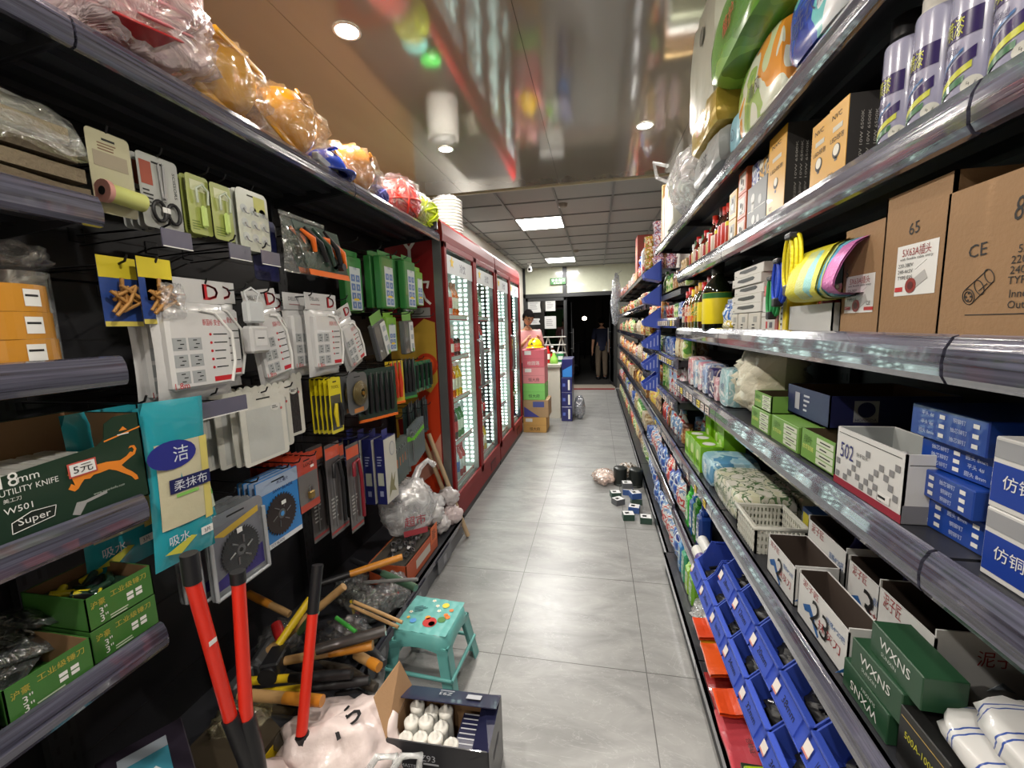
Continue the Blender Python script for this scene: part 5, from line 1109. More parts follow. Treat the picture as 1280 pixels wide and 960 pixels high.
# --- sixth shelf: blue picking bins, two tiers
BIN = M((56, 80, 178), .35, var=.04); BIN.name = 'blue_bin_plastic'
def bin_thing(yc, z_, xf, w_, h_, d_, mark, label, grp='blue picking bins in two tiers'):
    t = empty('storage_bin', (xf, yc, z_), RT, label, 'bin', grp)
    mb = MB(); hw = w_ / 2 - .002; tk = .004; hf = h_ * .44
    mb.box(-hw, hw, 0.0, d_, 0, .004, BIN)
    # front scoop: slanted lip
    mb.add([(-hw, 0, 0), (hw, 0, 0), (hw, .026, hf), (-hw, .026, hf), (-hw + tk, .008, .004), (hw - tk, .008, .004), (hw - tk, .031, hf), (-hw + tk, .031, hf)], [(0, 1, 2, 3), (4, 7, 6, 5), (3, 2, 6, 7)], BIN)
    mb.box(-hw, hw, .016, .034, hf - .008, hf + .002, BIN, .002); SL = Matrix.Translation((0, .026 * .5, hf * .5)) @ Matrix.Rotation(-math.atan2(.026, hf), 4, 'X') @ TF('front', 0, 0, 0); mb.prism([(-hw + .03, -hf * .4), (hw - .03, -hf * .4), (hw - .03, hf * .34), (-hw + .03, hf * .34)], .004, BIN, SL @ T_(0, 0, .004))
    side = [(0, 0), (d_, 0), (d_, h_), (.085, h_), (.06, hf * 1.5), (.026, hf)]
    for sx in (-hw, hw - tk): mb.prism(side, tk, BIN, Matrix(((0, 0, 1, sx + tk), (1, 0, 0, 0), (0, 1, 0, 0), (0, 0, 0, 1))))
    mb.box(-hw, hw, d_ - tk, d_, 0, h_, BIN)
    for sx in (-1, 1): mb.box(sx * (hw - .004) - .004, sx * (hw - .004) + .004, .10, d_, h_ - .007, h_, BIN, .001)
    mb.build('bin', t)
    if mark:
        lb = MB(); lb.text(mark, .018, SL @ T_(0, 0, .0045), INK, .06); lb.build('marking', t, label='handwritten size in black marker')
    st = MB(); st.rect(.026, .026, SL @ T_(-hw + .013, .0, .006), M((222, 214, 208), .5)); st.rect(.026, .005, SL @ T_(-hw + .013, -.014, .0065), M((200, 130, 120), .5)); st.build('sticker', t, label='small pale price sticker')
    return t
marks = ['28mm', '30mm', '32mm', '34mm', '16mm-17mm', '38mm', '20mm', '12mm']
def hw_bits(yc, z_, xf, seed, label):
    mb = MB(); r_ = random.Random(seed)
    mb.blob((0, .12, .03), (.06, .07, .028), BLACK, .3, 6, seed, flat=.001)  # black filling stands for the shadow inside the bin
    for q in range(18):
        x = r_.uniform(-.045, .045); y = r_.uniform(.08, .17); a = r_.uniform(0, PI); p = Vector((x, y, .045 + r_.uniform(0, .02))); d = Vector((math.cos(a), math.sin(a), r_.uniform(-.1, .4))) * .03
        mb.cyl(p - d * .7, p + d * .7, .006, .006, r_.choice([BLACK, M((40, 40, 44), .3, .4), STEEL if q % 5 == 0 else BLACK]), 7)
    o = RG(mb, yc, yc, z_ + .004, xf, label, 'hardware_fittings', 'hardware', 'loose fittings inside the blue bins'); o['kind'] = 'stuff'
names = ['nearest', 'second from the near end', 'third', 'fourth', 'fifth', 'sixth', 'seventh', 'furthest']
for k in range(7):
    yc = .80 + k * .162; lab_ = 'blue bin in the lower tier, %s%s' % (names[k] if k < 6 else names[7], '' if k in (0, 1, 6) else ' from the near end')
    bin_thing(yc, Z6, .405, .160, .158, .24, marks[k % 8], lab_); hw_bits(yc, Z6, .405, k, 'dark loose fittings over shadow-black filling in the lower tier bin, %s%s' % (names[k] if k < 6 else names[7], '' if k in (0, 1, 6) else ' from the near end'))
for k in range(6):
    yc = .66 + k * .160; lab_ = 'blue bin in the upper tier, %s%s' % (names[k] if k < 5 else names[7], '' if k in (0, 1, 5) else ' from the near end')
    bin_thing(yc, Z6 + .163, .432, .158, .155, .24, marks[(k + 3) % 8], lab_); hw_bits(yc, Z6 + .163, .432, 20 + k, 'dark loose fittings over shadow-black filling in the upper tier bin, %s%s' % (names[k] if k < 5 else names[7], '' if k in (0, 1, 5) else ' from the near end'))
mb = MB(); mb.cyl((-.07, .03, .03), (.07, .03, .03), .028, .028, M((206, 206, 200), .4), 16); mb.cyl((.0, .03, .03), (.05, .03, .03), .0285, .0285, M((80, 60, 130), .4), 16); mb.cyl((-.07, .05, .082), (.05, .05, .082), .024, .024, WHITE, 16)
RG(mb, 1.86, 2.0, Z6, .44, 'white wrapped rolls with purple print at the far end of the bins', 'wrapped_rolls', 'rolls')
def det_bottle(c, capc, h_, w_, d_=.06, lab_=None):
    mb = MB(); m = M(c, .25, coat=.4)
    mb.box(-w_ / 2, w_ / 2, 0, d_, 0, h_ * .72, m, .012); mb.box(-w_ * .34, w_ * .34, d_ * .15, d_ * .85, h_ * .70, h_ * .84, m, .012); mb.cyl((0, d_ / 2, h_ * .82), (0, d_ / 2, h_), w_ * .2, w_ * .17, capc, 14)
    mb.rect(w_ * .7, h_ * .4, TF('front', 0, -.0005, h_ * .36), lab_ or WHITE); return mb
G5 = 'cleaning bottles on the lower right shelves'
for i, (y_, c, cap, h_, z_, lb) in enumerate(((2.02, (30, 60, 130), (30, 50, 120), .25, Z6, 'tall dark blue detergent bottle past the bins'), (2.10, (40, 110, 30), (60, 130, 50), .28, Z6, 'tall dark green detergent bottle on the sixth shelf'), (2.18, (30, 90, 150), (230, 230, 230), .26, Z6, 'mid blue bottle between the green ones'), (2.27, (60, 180, 60), (50, 160, 60), .24, Z6, 'bright green bottle nearest the snack packets'))):
    RG(det_bottle(c, M(cap, .4), h_, .075, lab_=PR([c, (220, 220, 210)], 40)), y_, y_ + .075, z_, .48, lb, 'detergent_bottle', 'bottle', G5)
# base deck
for i, (y_, c, h_, lb) in enumerate(((2.0, (110, 170, 40), .21, 'lime green bottle on the base shelf'), (2.09, (150, 190, 60), .2, 'yellow-green bottle on the base shelf'), (2.19, (60, 150, 110), .23, 'sea green capped bottle on the base shelf'), (2.29, (50, 120, 180), .22, 'blue bottle on the base shelf'))):
    RG(det_bottle(c, M((60, 160, 100), .4), h_, .08, lab_=PR([(190, 200, 190), c], 40)), y_, y_ + .08, Z0, .45, lb, 'detergent_bottle', 'bottle', G5)
mb = MB(); mb.blob((0, .1, .05), (.12, .1, .05), FILM((235, 235, 235), .5, 14), .3, 3, 7, flat=.002); mb.blob((0, .1, .03), (.09, .08, .03), PR([(150, 110, 70), (70, 70, 74), (190, 190, 180)], 40), .2, 4, 1, flat=.001); RG(mb, 1.76, 2.0, Z0, .43, 'crumpled clear bag of mixed fittings on the base shelf', 'plastic_bag', 'bag')
ORG = M((226, 78, 36), .3, coat=.5)
def film_sheet(c, w_, d_, seed, text=False):
    mb = MB(); m = M(c, .3, coat=.5, bump=.2, bscale=30)
    def fn(u, v): x = (u - .5) * w_; y = v * d_; return (x, y, .02 + .03 * v + .012 * mnoise.noise(Vector((x * 12, y * 12, seed))))
    mb.grid(fn, 12, 12, m, smooth=False); mb.grid(lambda u, v: tuple(Vector(fn(u, v)) - Vector((0, 0, .012))), 12, 12, m); 
    for e_ in ((0, 1),): mb.grid(lambda u, v: tuple(Vector(fn(u, 0)) - Vector((0, 0, .012 * v))), 12, 1, m)
    if text:
        X = Matrix.Translation((0, d_ * .5, .052)) @ Matrix.Rotation(.22, 4, 'X'); mb.lines(5, .06, .05, X @ T_(-.02, .02, 0), M((120, 40, 40), .5)); mb.text('合格证', .016, X @ T_(.03, -.03, 0), INK)
    return mb
for i, (yn, w_, c, dz, tx, x_, lb) in enumerate(((1.20, .22, (190, 70, 80), 0, True, .405, 'rosy red printed pack flat on the base shelf'), (1.42, .17, (150, 40, 40), 0, True, .41, 'dark red printed pack flat on the base shelf'), (1.36, .10, (228, 80, 34), .05, False, .405, 'bright orange packet lying on the red packs'), (1.50, .16, (232, 90, 30), .07, False, .41, 'orange pack with dotted surface leaning on the base shelf'), (1.60, .10, (222, 160, 30), .05, False, .42, 'amber yellow packet between the orange ones'), (1.68, .12, (224, 72, 30), .08, False, .41, 'furthest orange triangular packet on the base shelf'))):
    RG(film_sheet(c, w_, .2, i * 3, tx), yn, yn + w_, Z0 + dz, x_, lb, 'flat_packet', 'packet', 'red and orange packets on the base shelf')
mb = MB(); mb.tube([(-.035, .0, 0), (.035, .0, 0)], .027, M((176, 206, 30), .35), 18)
thing(mb, 'lime_roller', (.45, 1.13, Z0 + .10), RT, 'lime green roller sleeve lying on the dark tool box', 'roller', rot=(0, 0, .1))
RG(pbox(.2, .24, .07, M((38, 52, 36), .4, coat=.4), top=lambda mb, X: (mb.rect(.05, .1, X @ T_(-.04), M((60, 130, 50), .4)), mb.rect(.03, .015, X @ T_(.05, .02), WHITE))), 1.0, 1.2, Z0, .42, 'dark green tool box on the base shelf under the lime roller', 'tool_case', 'box')
RG(pbox(.2, .24, .06, M((44, 50, 40), .4, coat=.4), top=lambda mb, X: mb.rect(.06, .05, X, M((110, 120, 80), .4))), .78, .98, Z0, .42, 'dark olive tool box at the near end of the base shelf', 'tool_case', 'box')
# items on the floor by the right run
mb = MB(); mb.blob((0, 0, .05), (.11, .16, .06), FILM((226, 196, 180), .6, 16), .3, 3, 2, flat=.001); thing(mb, 'plastic_bag', (.07, 4.0, 0), 0, 'crumpled pinkish clear bag lying on the aisle floor', 'bag')
def tin_stack(label, x, y):
    mb = MB(); mb.lathe([(0, 0), (.062, 0), (.062, .012)] + [(.060 + .002 * (k % 2), .012 + k * .012) for k in range(12)] + [(.062, .16), (.058, .165), (0, .16)], M((40, 44, 42), .35, .3), 22); thing(mb, 'cable_reel', (x, y, 0), 0, label, 'reel', 'dark reels on the floor')
tin_stack('dark ribbed reel on the floor, nearer the aisle', .22, 3.93); tin_stack('dark ribbed reel on the floor against the shelf base', .36, 3.9)
mb = MB(); mb.blob((0, 0, .06), (.1, .1, .07), PR([(120, 96, 70), (180, 176, 170), (70, 60, 50)], 20), .3, 3, 2, flat=.001); thing(mb, 'rag_bundle', (.30, 4.15, 0), 0, 'brown and grey bundle behind the dark reels', 'bundle')
sb = [(.17, 3.62, 0, .2), (.27, 3.70, 0, -.1), (.20, 3.48, 0, .6), (.33, 3.50, 0, .1), (.29, 3.34, 0, -.2), (.245, 3.20, 0, .1), (.365, 3.16, 0, -.05), (.33, 3.50, .052, .3), (.27, 3.72, .052, 0.1)]
for i, (x, y, z_, r) in enumerate(sb):
    c = [(60, 84, 74), (60, 90, 150), (90, 92, 96)][i % 3] if i not in (5, 6) else (40, 70, 58)
    o = thing(pbox(.085, .075, .05, M(c, .4), top=lambda mb, X: (mb.rect(.078, .07, X, M((206, 206, 206), .45)), mb.rect(.03, .03, X @ T_(-.01), M((70, 90, 90), .5)))), 'screw_box', (x, y - .04, z_), r, 'small white-topped screw box on the floor, ' + ('leftmost of the scatter', 'back one with a blue edge', 'turned askew in the middle', 'against the shelf base in the middle', 'third from the near end', 'nearest but one', 'nearest to the camera', 'upper one resting at the shelf base', 'upper one at the back')[i], 'box', 'screw boxes scattered on the floor')
# ------------------------------------------------------------------ goods on the farther right-hand run
SN = {}
def snack_mesh(kind, cols_, seed):
    m = PR(cols_, 17, .3, seed, .4); mb = MB()
    if kind == 'bag': mb.pillow(.12, .15, .055, m, crk=.2, seed=seed, nu=8, nv=8)
    elif kind == 'packet': mb.pillow(.085, .11, .04, m, crk=.2, seed=seed, nu=8, nv=8)
    elif kind == 'box': mb.box(-.05, .05, 0, .09, 0, .11, m, .002)
    elif kind == 'tub': mb.lathe([(0, 0), (.036, 0), (.045, .085), (.047, .09), (.047, .096), (0, .097)], m, 12, c=(0, .045, 0))
    elif kind == 'jar': mb.lathe([(0, 0), (.033, 0), (.036, .01), (.036, .085), (.028, .1)], m, 12, c=(0, .04, 0)); mb.lathe([(.031, .098), (.031, .12), (0, .12)], M(cols_[-1], .4), 12, c=(0, .04, 0))
    elif kind == 'bottle': mb.lathe([(0, 0), (.028, 0), (.030, .1), (.012, .15), (.012, .17)], m, 12, c=(0, .035, 0)); mb.lathe([(.014, .165), (.014, .185), (0, .185)], M(cols_[-1], .4), 10, c=(0, .035, 0))
    elif kind == 'carton': mb.box(-.035, .035, 0, .06, 0, .17, m, .002)
    return hide_proto(mb, kind)
PAL = {'yellow': [(226, 190, 60), (200, 60, 40), (236, 220, 150), (226, 200, 90)], 'red': [(190, 36, 34), (226, 60, 50), (236, 226, 216), (170, 30, 30)], 'orange': [(216, 110, 40), (236, 160, 80), (240, 220, 190), (190, 80, 30)],
       'blue': [(40, 80, 170), (90, 140, 210), (226, 230, 236), (40, 60, 140)], 'green': [(90, 150, 60), (190, 210, 120), (226, 226, 200), (60, 120, 50)], 'cream': [(206, 190, 150), (170, 140, 100), (222, 214, 196), (190, 160, 110)],
       'brown': [(110, 64, 40), (160, 110, 60), (200, 170, 130), (80, 44, 30)], 'white': [(214, 214, 212), (190, 60, 60), (222, 222, 220), (120, 150, 190)], 'pink': [(206, 130, 150), (230, 190, 200), (200, 100, 130), (236, 220, 224)], 'purple': [(96, 66, 130), (200, 190, 210), (140, 100, 160), (226, 220, 230)]}
def sm(kind, colr):
    k = (kind, colr)
    if k not in SN: SN[k] = snack_mesh(kind, PAL[colr], len(SN) * 1.37 + .5)
    return SN[k]
KW = {'bag': .115, 'packet': .085, 'box': .105, 'tub': .10, 'jar': .078, 'bottle': .066, 'carton': .076}
NM = {'bag': 'snack_bag', 'packet': 'snack_packet', 'box': 'snack_box', 'tub': 'noodle_tub', 'jar': 'food_jar', 'bottle': 'drink_bottle', 'carton': 'milk_carton'}
frnd = random.Random(77)
def fill(y0, y1, z, kinds, cols_, where, x=.485, back=True, smax=1.1, grp=None, sp=1.0, hmax=.3):
    y = y0 + .05; cnt = 0
    HT = {'bag': .162, 'packet': .12, 'box': .11, 'tub': .097, 'jar': .12, 'bottle': .185, 'carton': .17}
    while y < y1 - .05:
        kd = frnd.choice(kinds); cl = frnd.choice(cols_); n = frnd.randint(1, 3)
        for q in range(n):
            if y > y1 - .04: break
            s_ = min(frnd.uniform(.92, smax), hmax / HT[kd])
            off = .03 if kd in ('bag', 'packet') else 0
            nm = NM[kd]; lb = '%s %s %s' % ('small ' + cl, nm.replace('_', ' '), where)
            put(sm(kd, cl), nm, (x + off + frnd.uniform(0, .012), y, z), RT + frnd.uniform(-.1, .1), lb, nm.split('_')[1], grp or ('goods ' + where), s_)
            if back and frnd.random() < .45: put(sm(kd, cl), nm, (x + off + .13, y + frnd.uniform(-.02, .02), z), RT + frnd.uniform(-.1, .1), lb, nm.split('_')[1], grp or ('goods ' + where), s_)
            y += KW[kd] * s_ * sp
wC = ['on the %s of the jutting blue-bin bay' % q for q in ('second shelf', 'third shelf', 'fourth shelf', 'fifth shelf', 'sixth shelf', 'lowest raised shelf', 'base shelf')]
B_ = ['bottle', 'jar']; 
fill(2.55, 3.4, CZ[1] + .0005, ['bottle', 'jar'], ['cream', 'green', 'brown'], wC[0], hmax=.17)
fill(2.55, 3.4, CZ[2] + .0005, ['jar', 'tub'], ['white', 'green', 'blue', 'red'], wC[1], hmax=.1)
fill(2.55, 3.4, CZ[3] + .0005, ['box', 'jar'], ['white', 'blue', 'green', 'cream'], wC[2], hmax=.15)
fill(2.55, 3.4, CZ[4] + .0005, ['carton', 'carton', 'bottle'], ['pink', 'white', 'green', 'purple', 'yellow'], wC[3], hmax=.19)
fill(2.55, 3.4, CZ[5] + .0005, ['bottle', 'jar'], ['red', 'white', 'white', 'brown'], wC[4], hmax=.2)
fill(2.40, 3.4, CZ[6] + .0005, ['bag', 'bag', 'packet'], ['red', 'white', 'blue', 'red'], wC[5], x=.455, smax=1.25)
fill(2.42, 3.4, .1205, ['bag', 'bag', 'packet'], ['blue', 'yellow', 'white', 'blue', 'green'], wC[6], x=.44, smax=1.25)
wN = ['on the %s of the narrow bay' % q for q in ('top shelf', 'second shelf', 'third shelf', 'fourth shelf', 'fifth shelf', 'base shelf')]
for i, z in enumerate(CZ[2:] + [.12]):
    fill(3.44, 4.18, z + .0005, [['bottle', 'jar'], ['jar', 'tub', 'packet'], ['bag', 'tub'], ['bag', 'packet'], ['bag', 'box'], ['bag', 'packet'], ['bag', 'packet']][i], [['cream', 'orange'], ['orange', 'green', 'cream'], ['orange', 'yellow', 'blue'], ['red', 'yellow', 'brown'], ['yellow', 'blue', 'white'], ['red', 'green', 'white', 'blue'], ['white', 'green', 'orange', 'blue']][i], (wN + ['on the floor-level deck of the narrow bay'])[i], hmax=.2, smax=1.2, x=.475, back=i > 2)
lev = ['top', 'second', 'third', 'fourth', 'fifth', 'sixth', 'base']
bk = [(['tub', 'box', 'bag'], ['cream', 'red', 'white', 'orange']), (['tub', 'jar', 'tub'], ['yellow', 'orange', 'cream', 'green', 'red']), (['tub', 'bag', 'jar'], ['orange', 'yellow', 'cream', 'red', 'green']), (['bag', 'packet', 'jar'], ['cream', 'brown', 'orange', 'white', 'yellow', 'blue']), (['bag', 'packet', 'box'], ['brown', 'orange', 'red', 'yellow', 'cream']), (['bag', 'box', 'jar'], ['brown', 'red', 'cream', 'green', 'white', 'blue']), (['jar', 'bag', 'bottle'], ['brown', 'red', 'green', 'cream', 'orange'])]
for i, z in enumerate(DZ + [.12]):
    kd, cl = bk[i]; lv = '%s shelf of the far snack shelving' % lev[i]
    fill(4.75 if i == 0 else 4.22, 9.15, z + .0005, kd, cl, 'on the ' + lv, x=.478, back=i > 0 and False, hmax=.24, smax=1.35, sp=1.25)
# noodle cups stacked at the near end of the far top shelf
cupm = []
for c in ([(206, 200, 216), (90, 60, 120), (190, 100, 80), (220, 216, 224)], [(216, 150, 60), (110, 160, 50), (200, 70, 50), (230, 220, 180)], [(210, 180, 140), (190, 80, 60), (226, 216, 200), (150, 110, 70)]):
    mb = MB(); mb.lathe([(0, 0), (.040, 0), (.053, .098), (.056, .102), (.056, .108), (.0, .109)], PR(c, 40, .3, .7, .3), 18); cupm.append(hide_proto(mb, 'noodle_cup'))
k = 0
for (x, y, n, cs, who) in ((.58, 4.30, 4, 0, 'purple and white'), (.70, 4.30, 3, 0, 'purple and white'), (.52, 4.42, 3, 1, 'orange and green'), (.64, 4.44, 2, 2, 'brown and cream'), (.53, 4.56, 2, 2, 'brown and cream')):
    for q in range(n): put(cupm[cs] , 'noodle_cup', (x, y, DZ[0] + .0005 + q * .1095), q, '%s noodle cup, %s from the bottom of its stack, %s' % (who, ['first', 'second', 'third', 'fourth'][q], ['nearest the aisle end', 'deeper beside the first', 'in the second row', 'behind the second row', 'in the third row'][k]), 'noodle cup', 'noodle cups stacked on the far top shelf')
    k += 1
mb = pbox(.26, .3, .42, M((150, 52, 34), .5), right=lambda mb, X: (mb.rect(.16, .05, X @ T_(0, .14), M((90, 110, 60), .5)), mb.text('方便面', .05, X @ T_(0, .02), M((196, 120, 90), .5))), front=lambda mb, X: mb.rect(.2, .1, X @ T_(0, .05), M((190, 110, 60), .5)))
RG(mb, 5.35, 5.61, DZ[0] + .115, .485, 'tall red instant food carton on the far top shelf', 'food_carton', 'carton'); 
RG(pbox(.3, .32, .114, M((180, 140, 96), .6)), 5.33, 5.63, DZ[0], .478, 'flat tan carton under the tall red one on the far top shelf', 'food_carton', 'carton')
mb = MB(); mb.pillow(.3, .34, .16, PR([(150, 110, 70), (190, 160, 120), (60, 100, 190), (200, 196, 200)], 10, .2, 2, .6), crk=.3, seed=2); RG(mb, 4.92, 5.22, DZ[0] + .005, .58, 'clear and blue bag of bread rolls on the far top shelf', 'bread_bag', 'bag')
RG(det_bottle((206, 206, 206), M((230, 120, 30), .4), .36, .10, .09), 4.80, 4.90, DZ[0] + .0, .485, 'white bottle with an orange cap on the far top shelf', 'juice_bottle', 'bottle')
for i, (y_, z_) in enumerate(((8.2, 1.72), (8.7, 1.5))):
    mb = MB(); mb.blob((0, 0, .35), (.16, .08, .35), FILM((190, 196, 206), .5, 14), .25, 3, i + 3); mb.tube([(0, 0, .68), (0, .10, .76)], .004, STEEL); RG(mb, y_ - .15, y_ + .15, z_ + .0, .37, ('nearer', 'farther')[i] + ' grey film bag hanging from the far end of the right shelving', 'plastic_bag', 'bag', 'film bags hanging at the far right')
mb = MB(); mb.box(-.4, .4, 0, .02, 0, .3, BLACK)
# six blue display bins jutting out in a column
def scoop_bin(label, z_, slit, s_=1.0):
    t = empty('display_bin', (.462, 3.31, z_), RT, label, 'bin', 'blue display bins jutting into the aisle')
    mb = MB(); w_ = .15; d_ = .12 * s_; h_ = .15 * s_; tk = .004
    side = [(0, 0), (0, h_), (-d_, h_ * .40), (-d_ * .92, h_ * .18)]
    for sx in (-w_ / 2, w_ / 2 - tk): mb.prism(side, tk, BIN, Matrix(((0, 0, 1, sx + tk), (1, 0, 0, 0), (0, 1, 0, 0), (0, 0, 0, 1))))
    def slab(a, b, m=BIN):
        d = Vector((0, b[0] - a[0], b[1] - a[1])); n = Vector((0, -d.z, d.y)).normalized() * tk
        V = [(-w_ / 2, a[0], a[1]), (w_ / 2, a[0], a[1]), (w_ / 2, b[0], b[1]), (-w_ / 2, b[0], b[1])]; V += [tuple(Vector(v) + n) for v in V]
        mb.add(V, [(0, 1, 2, 3), (4, 7, 6, 5), (0, 4, 5, 1), (1, 5, 6, 2), (2, 6, 7, 3), (3, 7, 4, 0)], m)
    slab((0, 0), (-d_ * .92, h_ * .18)); slab((-d_ * .92, h_ * .18), (-d_, h_ * .40)); slab((-tk, 0), (-tk, h_))
    mb.build('bin', t)
    if slit:
        s = MB()
        for k in range(4): s.box(w_ / 2 - .001, w_ / 2 + .0012, -d_ * .8 + k * .024, -d_ * .8 + k * .024 + .008, h_ * .12 + .006 * k, h_ * (.34 + .13 * k), M((150, 160, 214), .4))
        s.build('grille', t, label='pale slots in the side')
for i, (z_, sl) in enumerate(((1.80, 0), (1.625, 0), (1.46, 0), (1.30, 1), (1.14, 1), (.99, 1))):
    scoop_bin('blue display bin jutting into the aisle, ' + ('topmost of the column', 'second from the top', 'third from the top', 'fourth from the top, with slotted side', 'fifth from the top, with slotted side', 'lowest of the column')[i], z_, sl)
# ------------------------------------------------------------------ hooks and goods on the left-hand run
def LG(mb, y, z, xf, label, name, cat, group=None, turn=0.0, lean=0.0):
    """front face at x = xf looking into the aisle, y = centre, z = bottom"""
    o = mb if isinstance(mb, bpy.types.Object) else mb.build(name)
    o.location = (xf, y, z); o.rotation_mode = 'XYZ'
    o.rotation_euler = (Matrix.Rotation(LT + turn, 4, 'Z') @ Matrix.Rotation(lean, 4, 'Y')).to_euler()
    o['label'] = label; o['category'] = cat
    if group: o['group'] = group
    return o
HOOK = M((30, 30, 32), .35, .4)
TAGP = GLASS((150, 150, 168), .12, .1)
def hook(u, y, z, x1=-1.17, tag=False, w_=.07):
    mb = MB(); mb.tube([(-1.468, y, z), (x1 - .02, y, z), (x1, y, z + .006), (x1 + .008, y, z + .02)], .0028, HOOK, 6); mb.box(-1.47, -1.464, y - .02, y + .02, z - .02, z + .02, HOOK, .002)
    h = mb.build('hook', u)
    if tag:
        mb = MB(); mb.tube([(-1.46, y, z - .03), (x1 + .02, y, z - .015)], .0022, HOOK, 5); mb.box(x1 + .018, x1 + .021, y - w_ / 2, y + w_ / 2, z - .06, z - .012, M((96, 94, 112), .25, coat=.6)); mb.box(x1 + .0215, x1 + .0225, y - w_ / 2, y + w_ / 2, z - .06, z - .057, WHITE); mb.build('tag_holder', h, label='clear violet-grey tag holder')
def crossbar(u, y0, y1, z):
    mb = MB(); mb.box(-1.47, -1.45, y0 + .03, y1 - .03, z - .012, z + .012, HOOK, .003); mb.build('crossbar', u)
for u, a, b in ((u2, .75, 1.77), (u3, 1.77, 2.79)):
    for z in (2.0, 1.68, 1.335, 1.03): crossbar(u, a, b, z)
def hcard(w_, h_, m, deco=None, t=.0012, r=.01, slot=True):
    """hanging card, x centred, z from 0 to h, with a euro slot"""
    mb = MB(); pts = []
    for cx, cz, a0 in ((w_ / 2 - r, r, -90), (w_ / 2 - r, h_ - r, 0), (-w_ / 2 + r, h_ - r, 90), (-w_ / 2 + r, r, 180)):
        for k in range(4): a = math.radians(a0 + 30 * k); pts.append((cx + r * math.cos(a), cz + r * math.sin(a)))
    mb.prism(pts, t, m, TF('front', 0, 0, 0))
    if slot: mb.rect(w_ * .3, .005, TF('front', 0, -.0002, h_ - .018), INK)
    if deco: deco(mb, TF('front', 0, -.0004, h_ / 2))
    return mb
def hang(make, n, y, ztop, h_, xf, step, label, name, cat, turn=0, lean=0, grp=None, ydr=0.0, more=None):
    """n cards on one hook: the front one has its own label, those behind share one"""
    o = LG(make(), y, ztop - h_, xf, label, name, cat, grp or (label.split(',')[0] + ' row'), turn, lean)
    for k in range(1, n):
        c = copy_thing(o, (xf - k * step, y + ydr * k, ztop - h_), label=more or ('one of the matching cards hung behind the ' + label.split(',')[0])[:110]); c.rotation_euler = o.rotation_euler
    return o
# row A, just under the top shelf
for y, tg in ((.87, 0), (1.0, 1), (1.14, 0), (1.2, 1), (1.31, 1), (1.55, 0), (1.7, 0)): hook(u2, y, 1.985 if y < 1.4 else 1.93, -1.15, False)
for y in (1.9, 2.12, 2.3, 2.44, 2.62): hook(u3, y, 1.93, -1.12)
for y in (.99, 1.2, 1.33): hook(u2, y, 1.80, -1.14, True, .085)
CB = M((176, 172, 142), .4, coat=.3)
def rollcard():
    def d(mb, X):
        mb.rect(.075, .035, X @ T_(0, .03), M((150, 140, 120), .5)); mb.lines(3, .05, .02, X @ T_(0, .06), M((120, 90, 70), .5))
    mb = hcard(.095, .19, CB, d); mb.tube([(-.035, -.022, .045), (.045, -.022, .04)], .022, M((196, 200, 120), .4), 14); mb.tube([(-.045, -.022, .045), (-.034, -.022, .045)], .026, M((206, 150, 140), .4), 16); mb.disc(.010, TF('left', -.0455, -.022, .045), INK)
    return mb
LG(rollcard(), .872, 1.80, -1.15, 'hanging pack with a pink-ended roll, nearest on the upper hooks', 'roller_pack', 'roller pack')
def scissors():
    def d(mb, X):
        mb.rect(.03, .06, X @ T_(-.034, .045), M((150, 70, 50), .5)); mb.lines(5, .028, .05, X @ T_(-.034, -.02), INK, random.Random(1)); mb.text('SCISSORS', .008, X @ T_(.042, .03) @ Matrix.Rotation(-PI / 2, 4, 'Z'), INK, .07)
        mb.rect(.022, .014, X @ T_(.0, -.045, .012), WHITE)
    mb = hcard(.11, .19, M((166, 168, 164), .4), d)
    for s in (-1, 1):
        mb.prism([(0, .0), (s * .006, .0), (s * .010, .09), (s * .004, .1)], .002, STEEL, TF('front', .004, -.006, .075)); 
        mb.tube([(s * .020 + .004 + .017 * math.cos(a * PI / 8), -.008, .045 + .026 * math.sin(a * PI / 8)) for a in range(16)], .005, BLACK, 6, closed=True)
    mb.cyl((.004, -.012, .082), (.004, -.004, .082), .004, .004, STEEL, 8); return mb
hang(scissors, 4, 1.0, 1.985, .19, -1.165, .022, 'scissors card, frontmost, black-handled scissors on a grey card', 'scissors_card', 'scissors', grp='scissors cards', more='grey scissors card hung behind the frontmost one')
PL = M((160, 170, 90), .35, coat=.4)
def peeler():
    def d(mb, X): mb.rect(.05, .03, X @ T_(0, .055), M((206, 210, 170), .4)); mb.lines(4, .04, .03, X @ T_(-.01, -.06), M((110, 130, 60), .5))
    mb = hcard(.075, .17, PL, d); mb.box(-.004, .016, -.014, -.002, .02, .085, M((190, 214, 120), .3), .006); mb.tube([(-.012, -.008, .09), (-.014, -.01, .13), (.006, -.01, .145), (.024, -.01, .13), (.022, -.008, .09)], .0035, M((190, 200, 180), .3), 6); return mb
hang(peeler, 4, 1.115, 1.975, .17, -1.165, .02, 'lime peeler card, frontmost of the left column', 'peeler_card', 'peeler', grp='lime peeler cards', more='lime peeler card behind the frontmost ones')
LG(peeler(), 1.185, 1.80, -1.155, 'lime peeler card, frontmost of the right column', 'peeler_card', 'peeler', 'lime peeler cards')
def hookcard():
    def d(mb, X):
        mb.rect(.05, .05, X @ T_(.03, .06), M((196, 196, 110), .5))
        for i in range(3):
            for j in range(3): mb.disc(.014, X @ T_(-.04 + .04 * i, -.055 + .045 * j), M((190, 196, 196), .15, .2)); mb.tube([(-.04 + .04 * i, -.055 + .045 * j, .002), (-.04 + .04 * i, -.07 + .045 * j, .010), (-.035 + .04 * i, -.073 + .045 * j, .016)], .0025, STEEL, 5, X=X)
    return hcard(.135, .20, M((196, 200, 186), .25, coat=.5), d, r=.02)
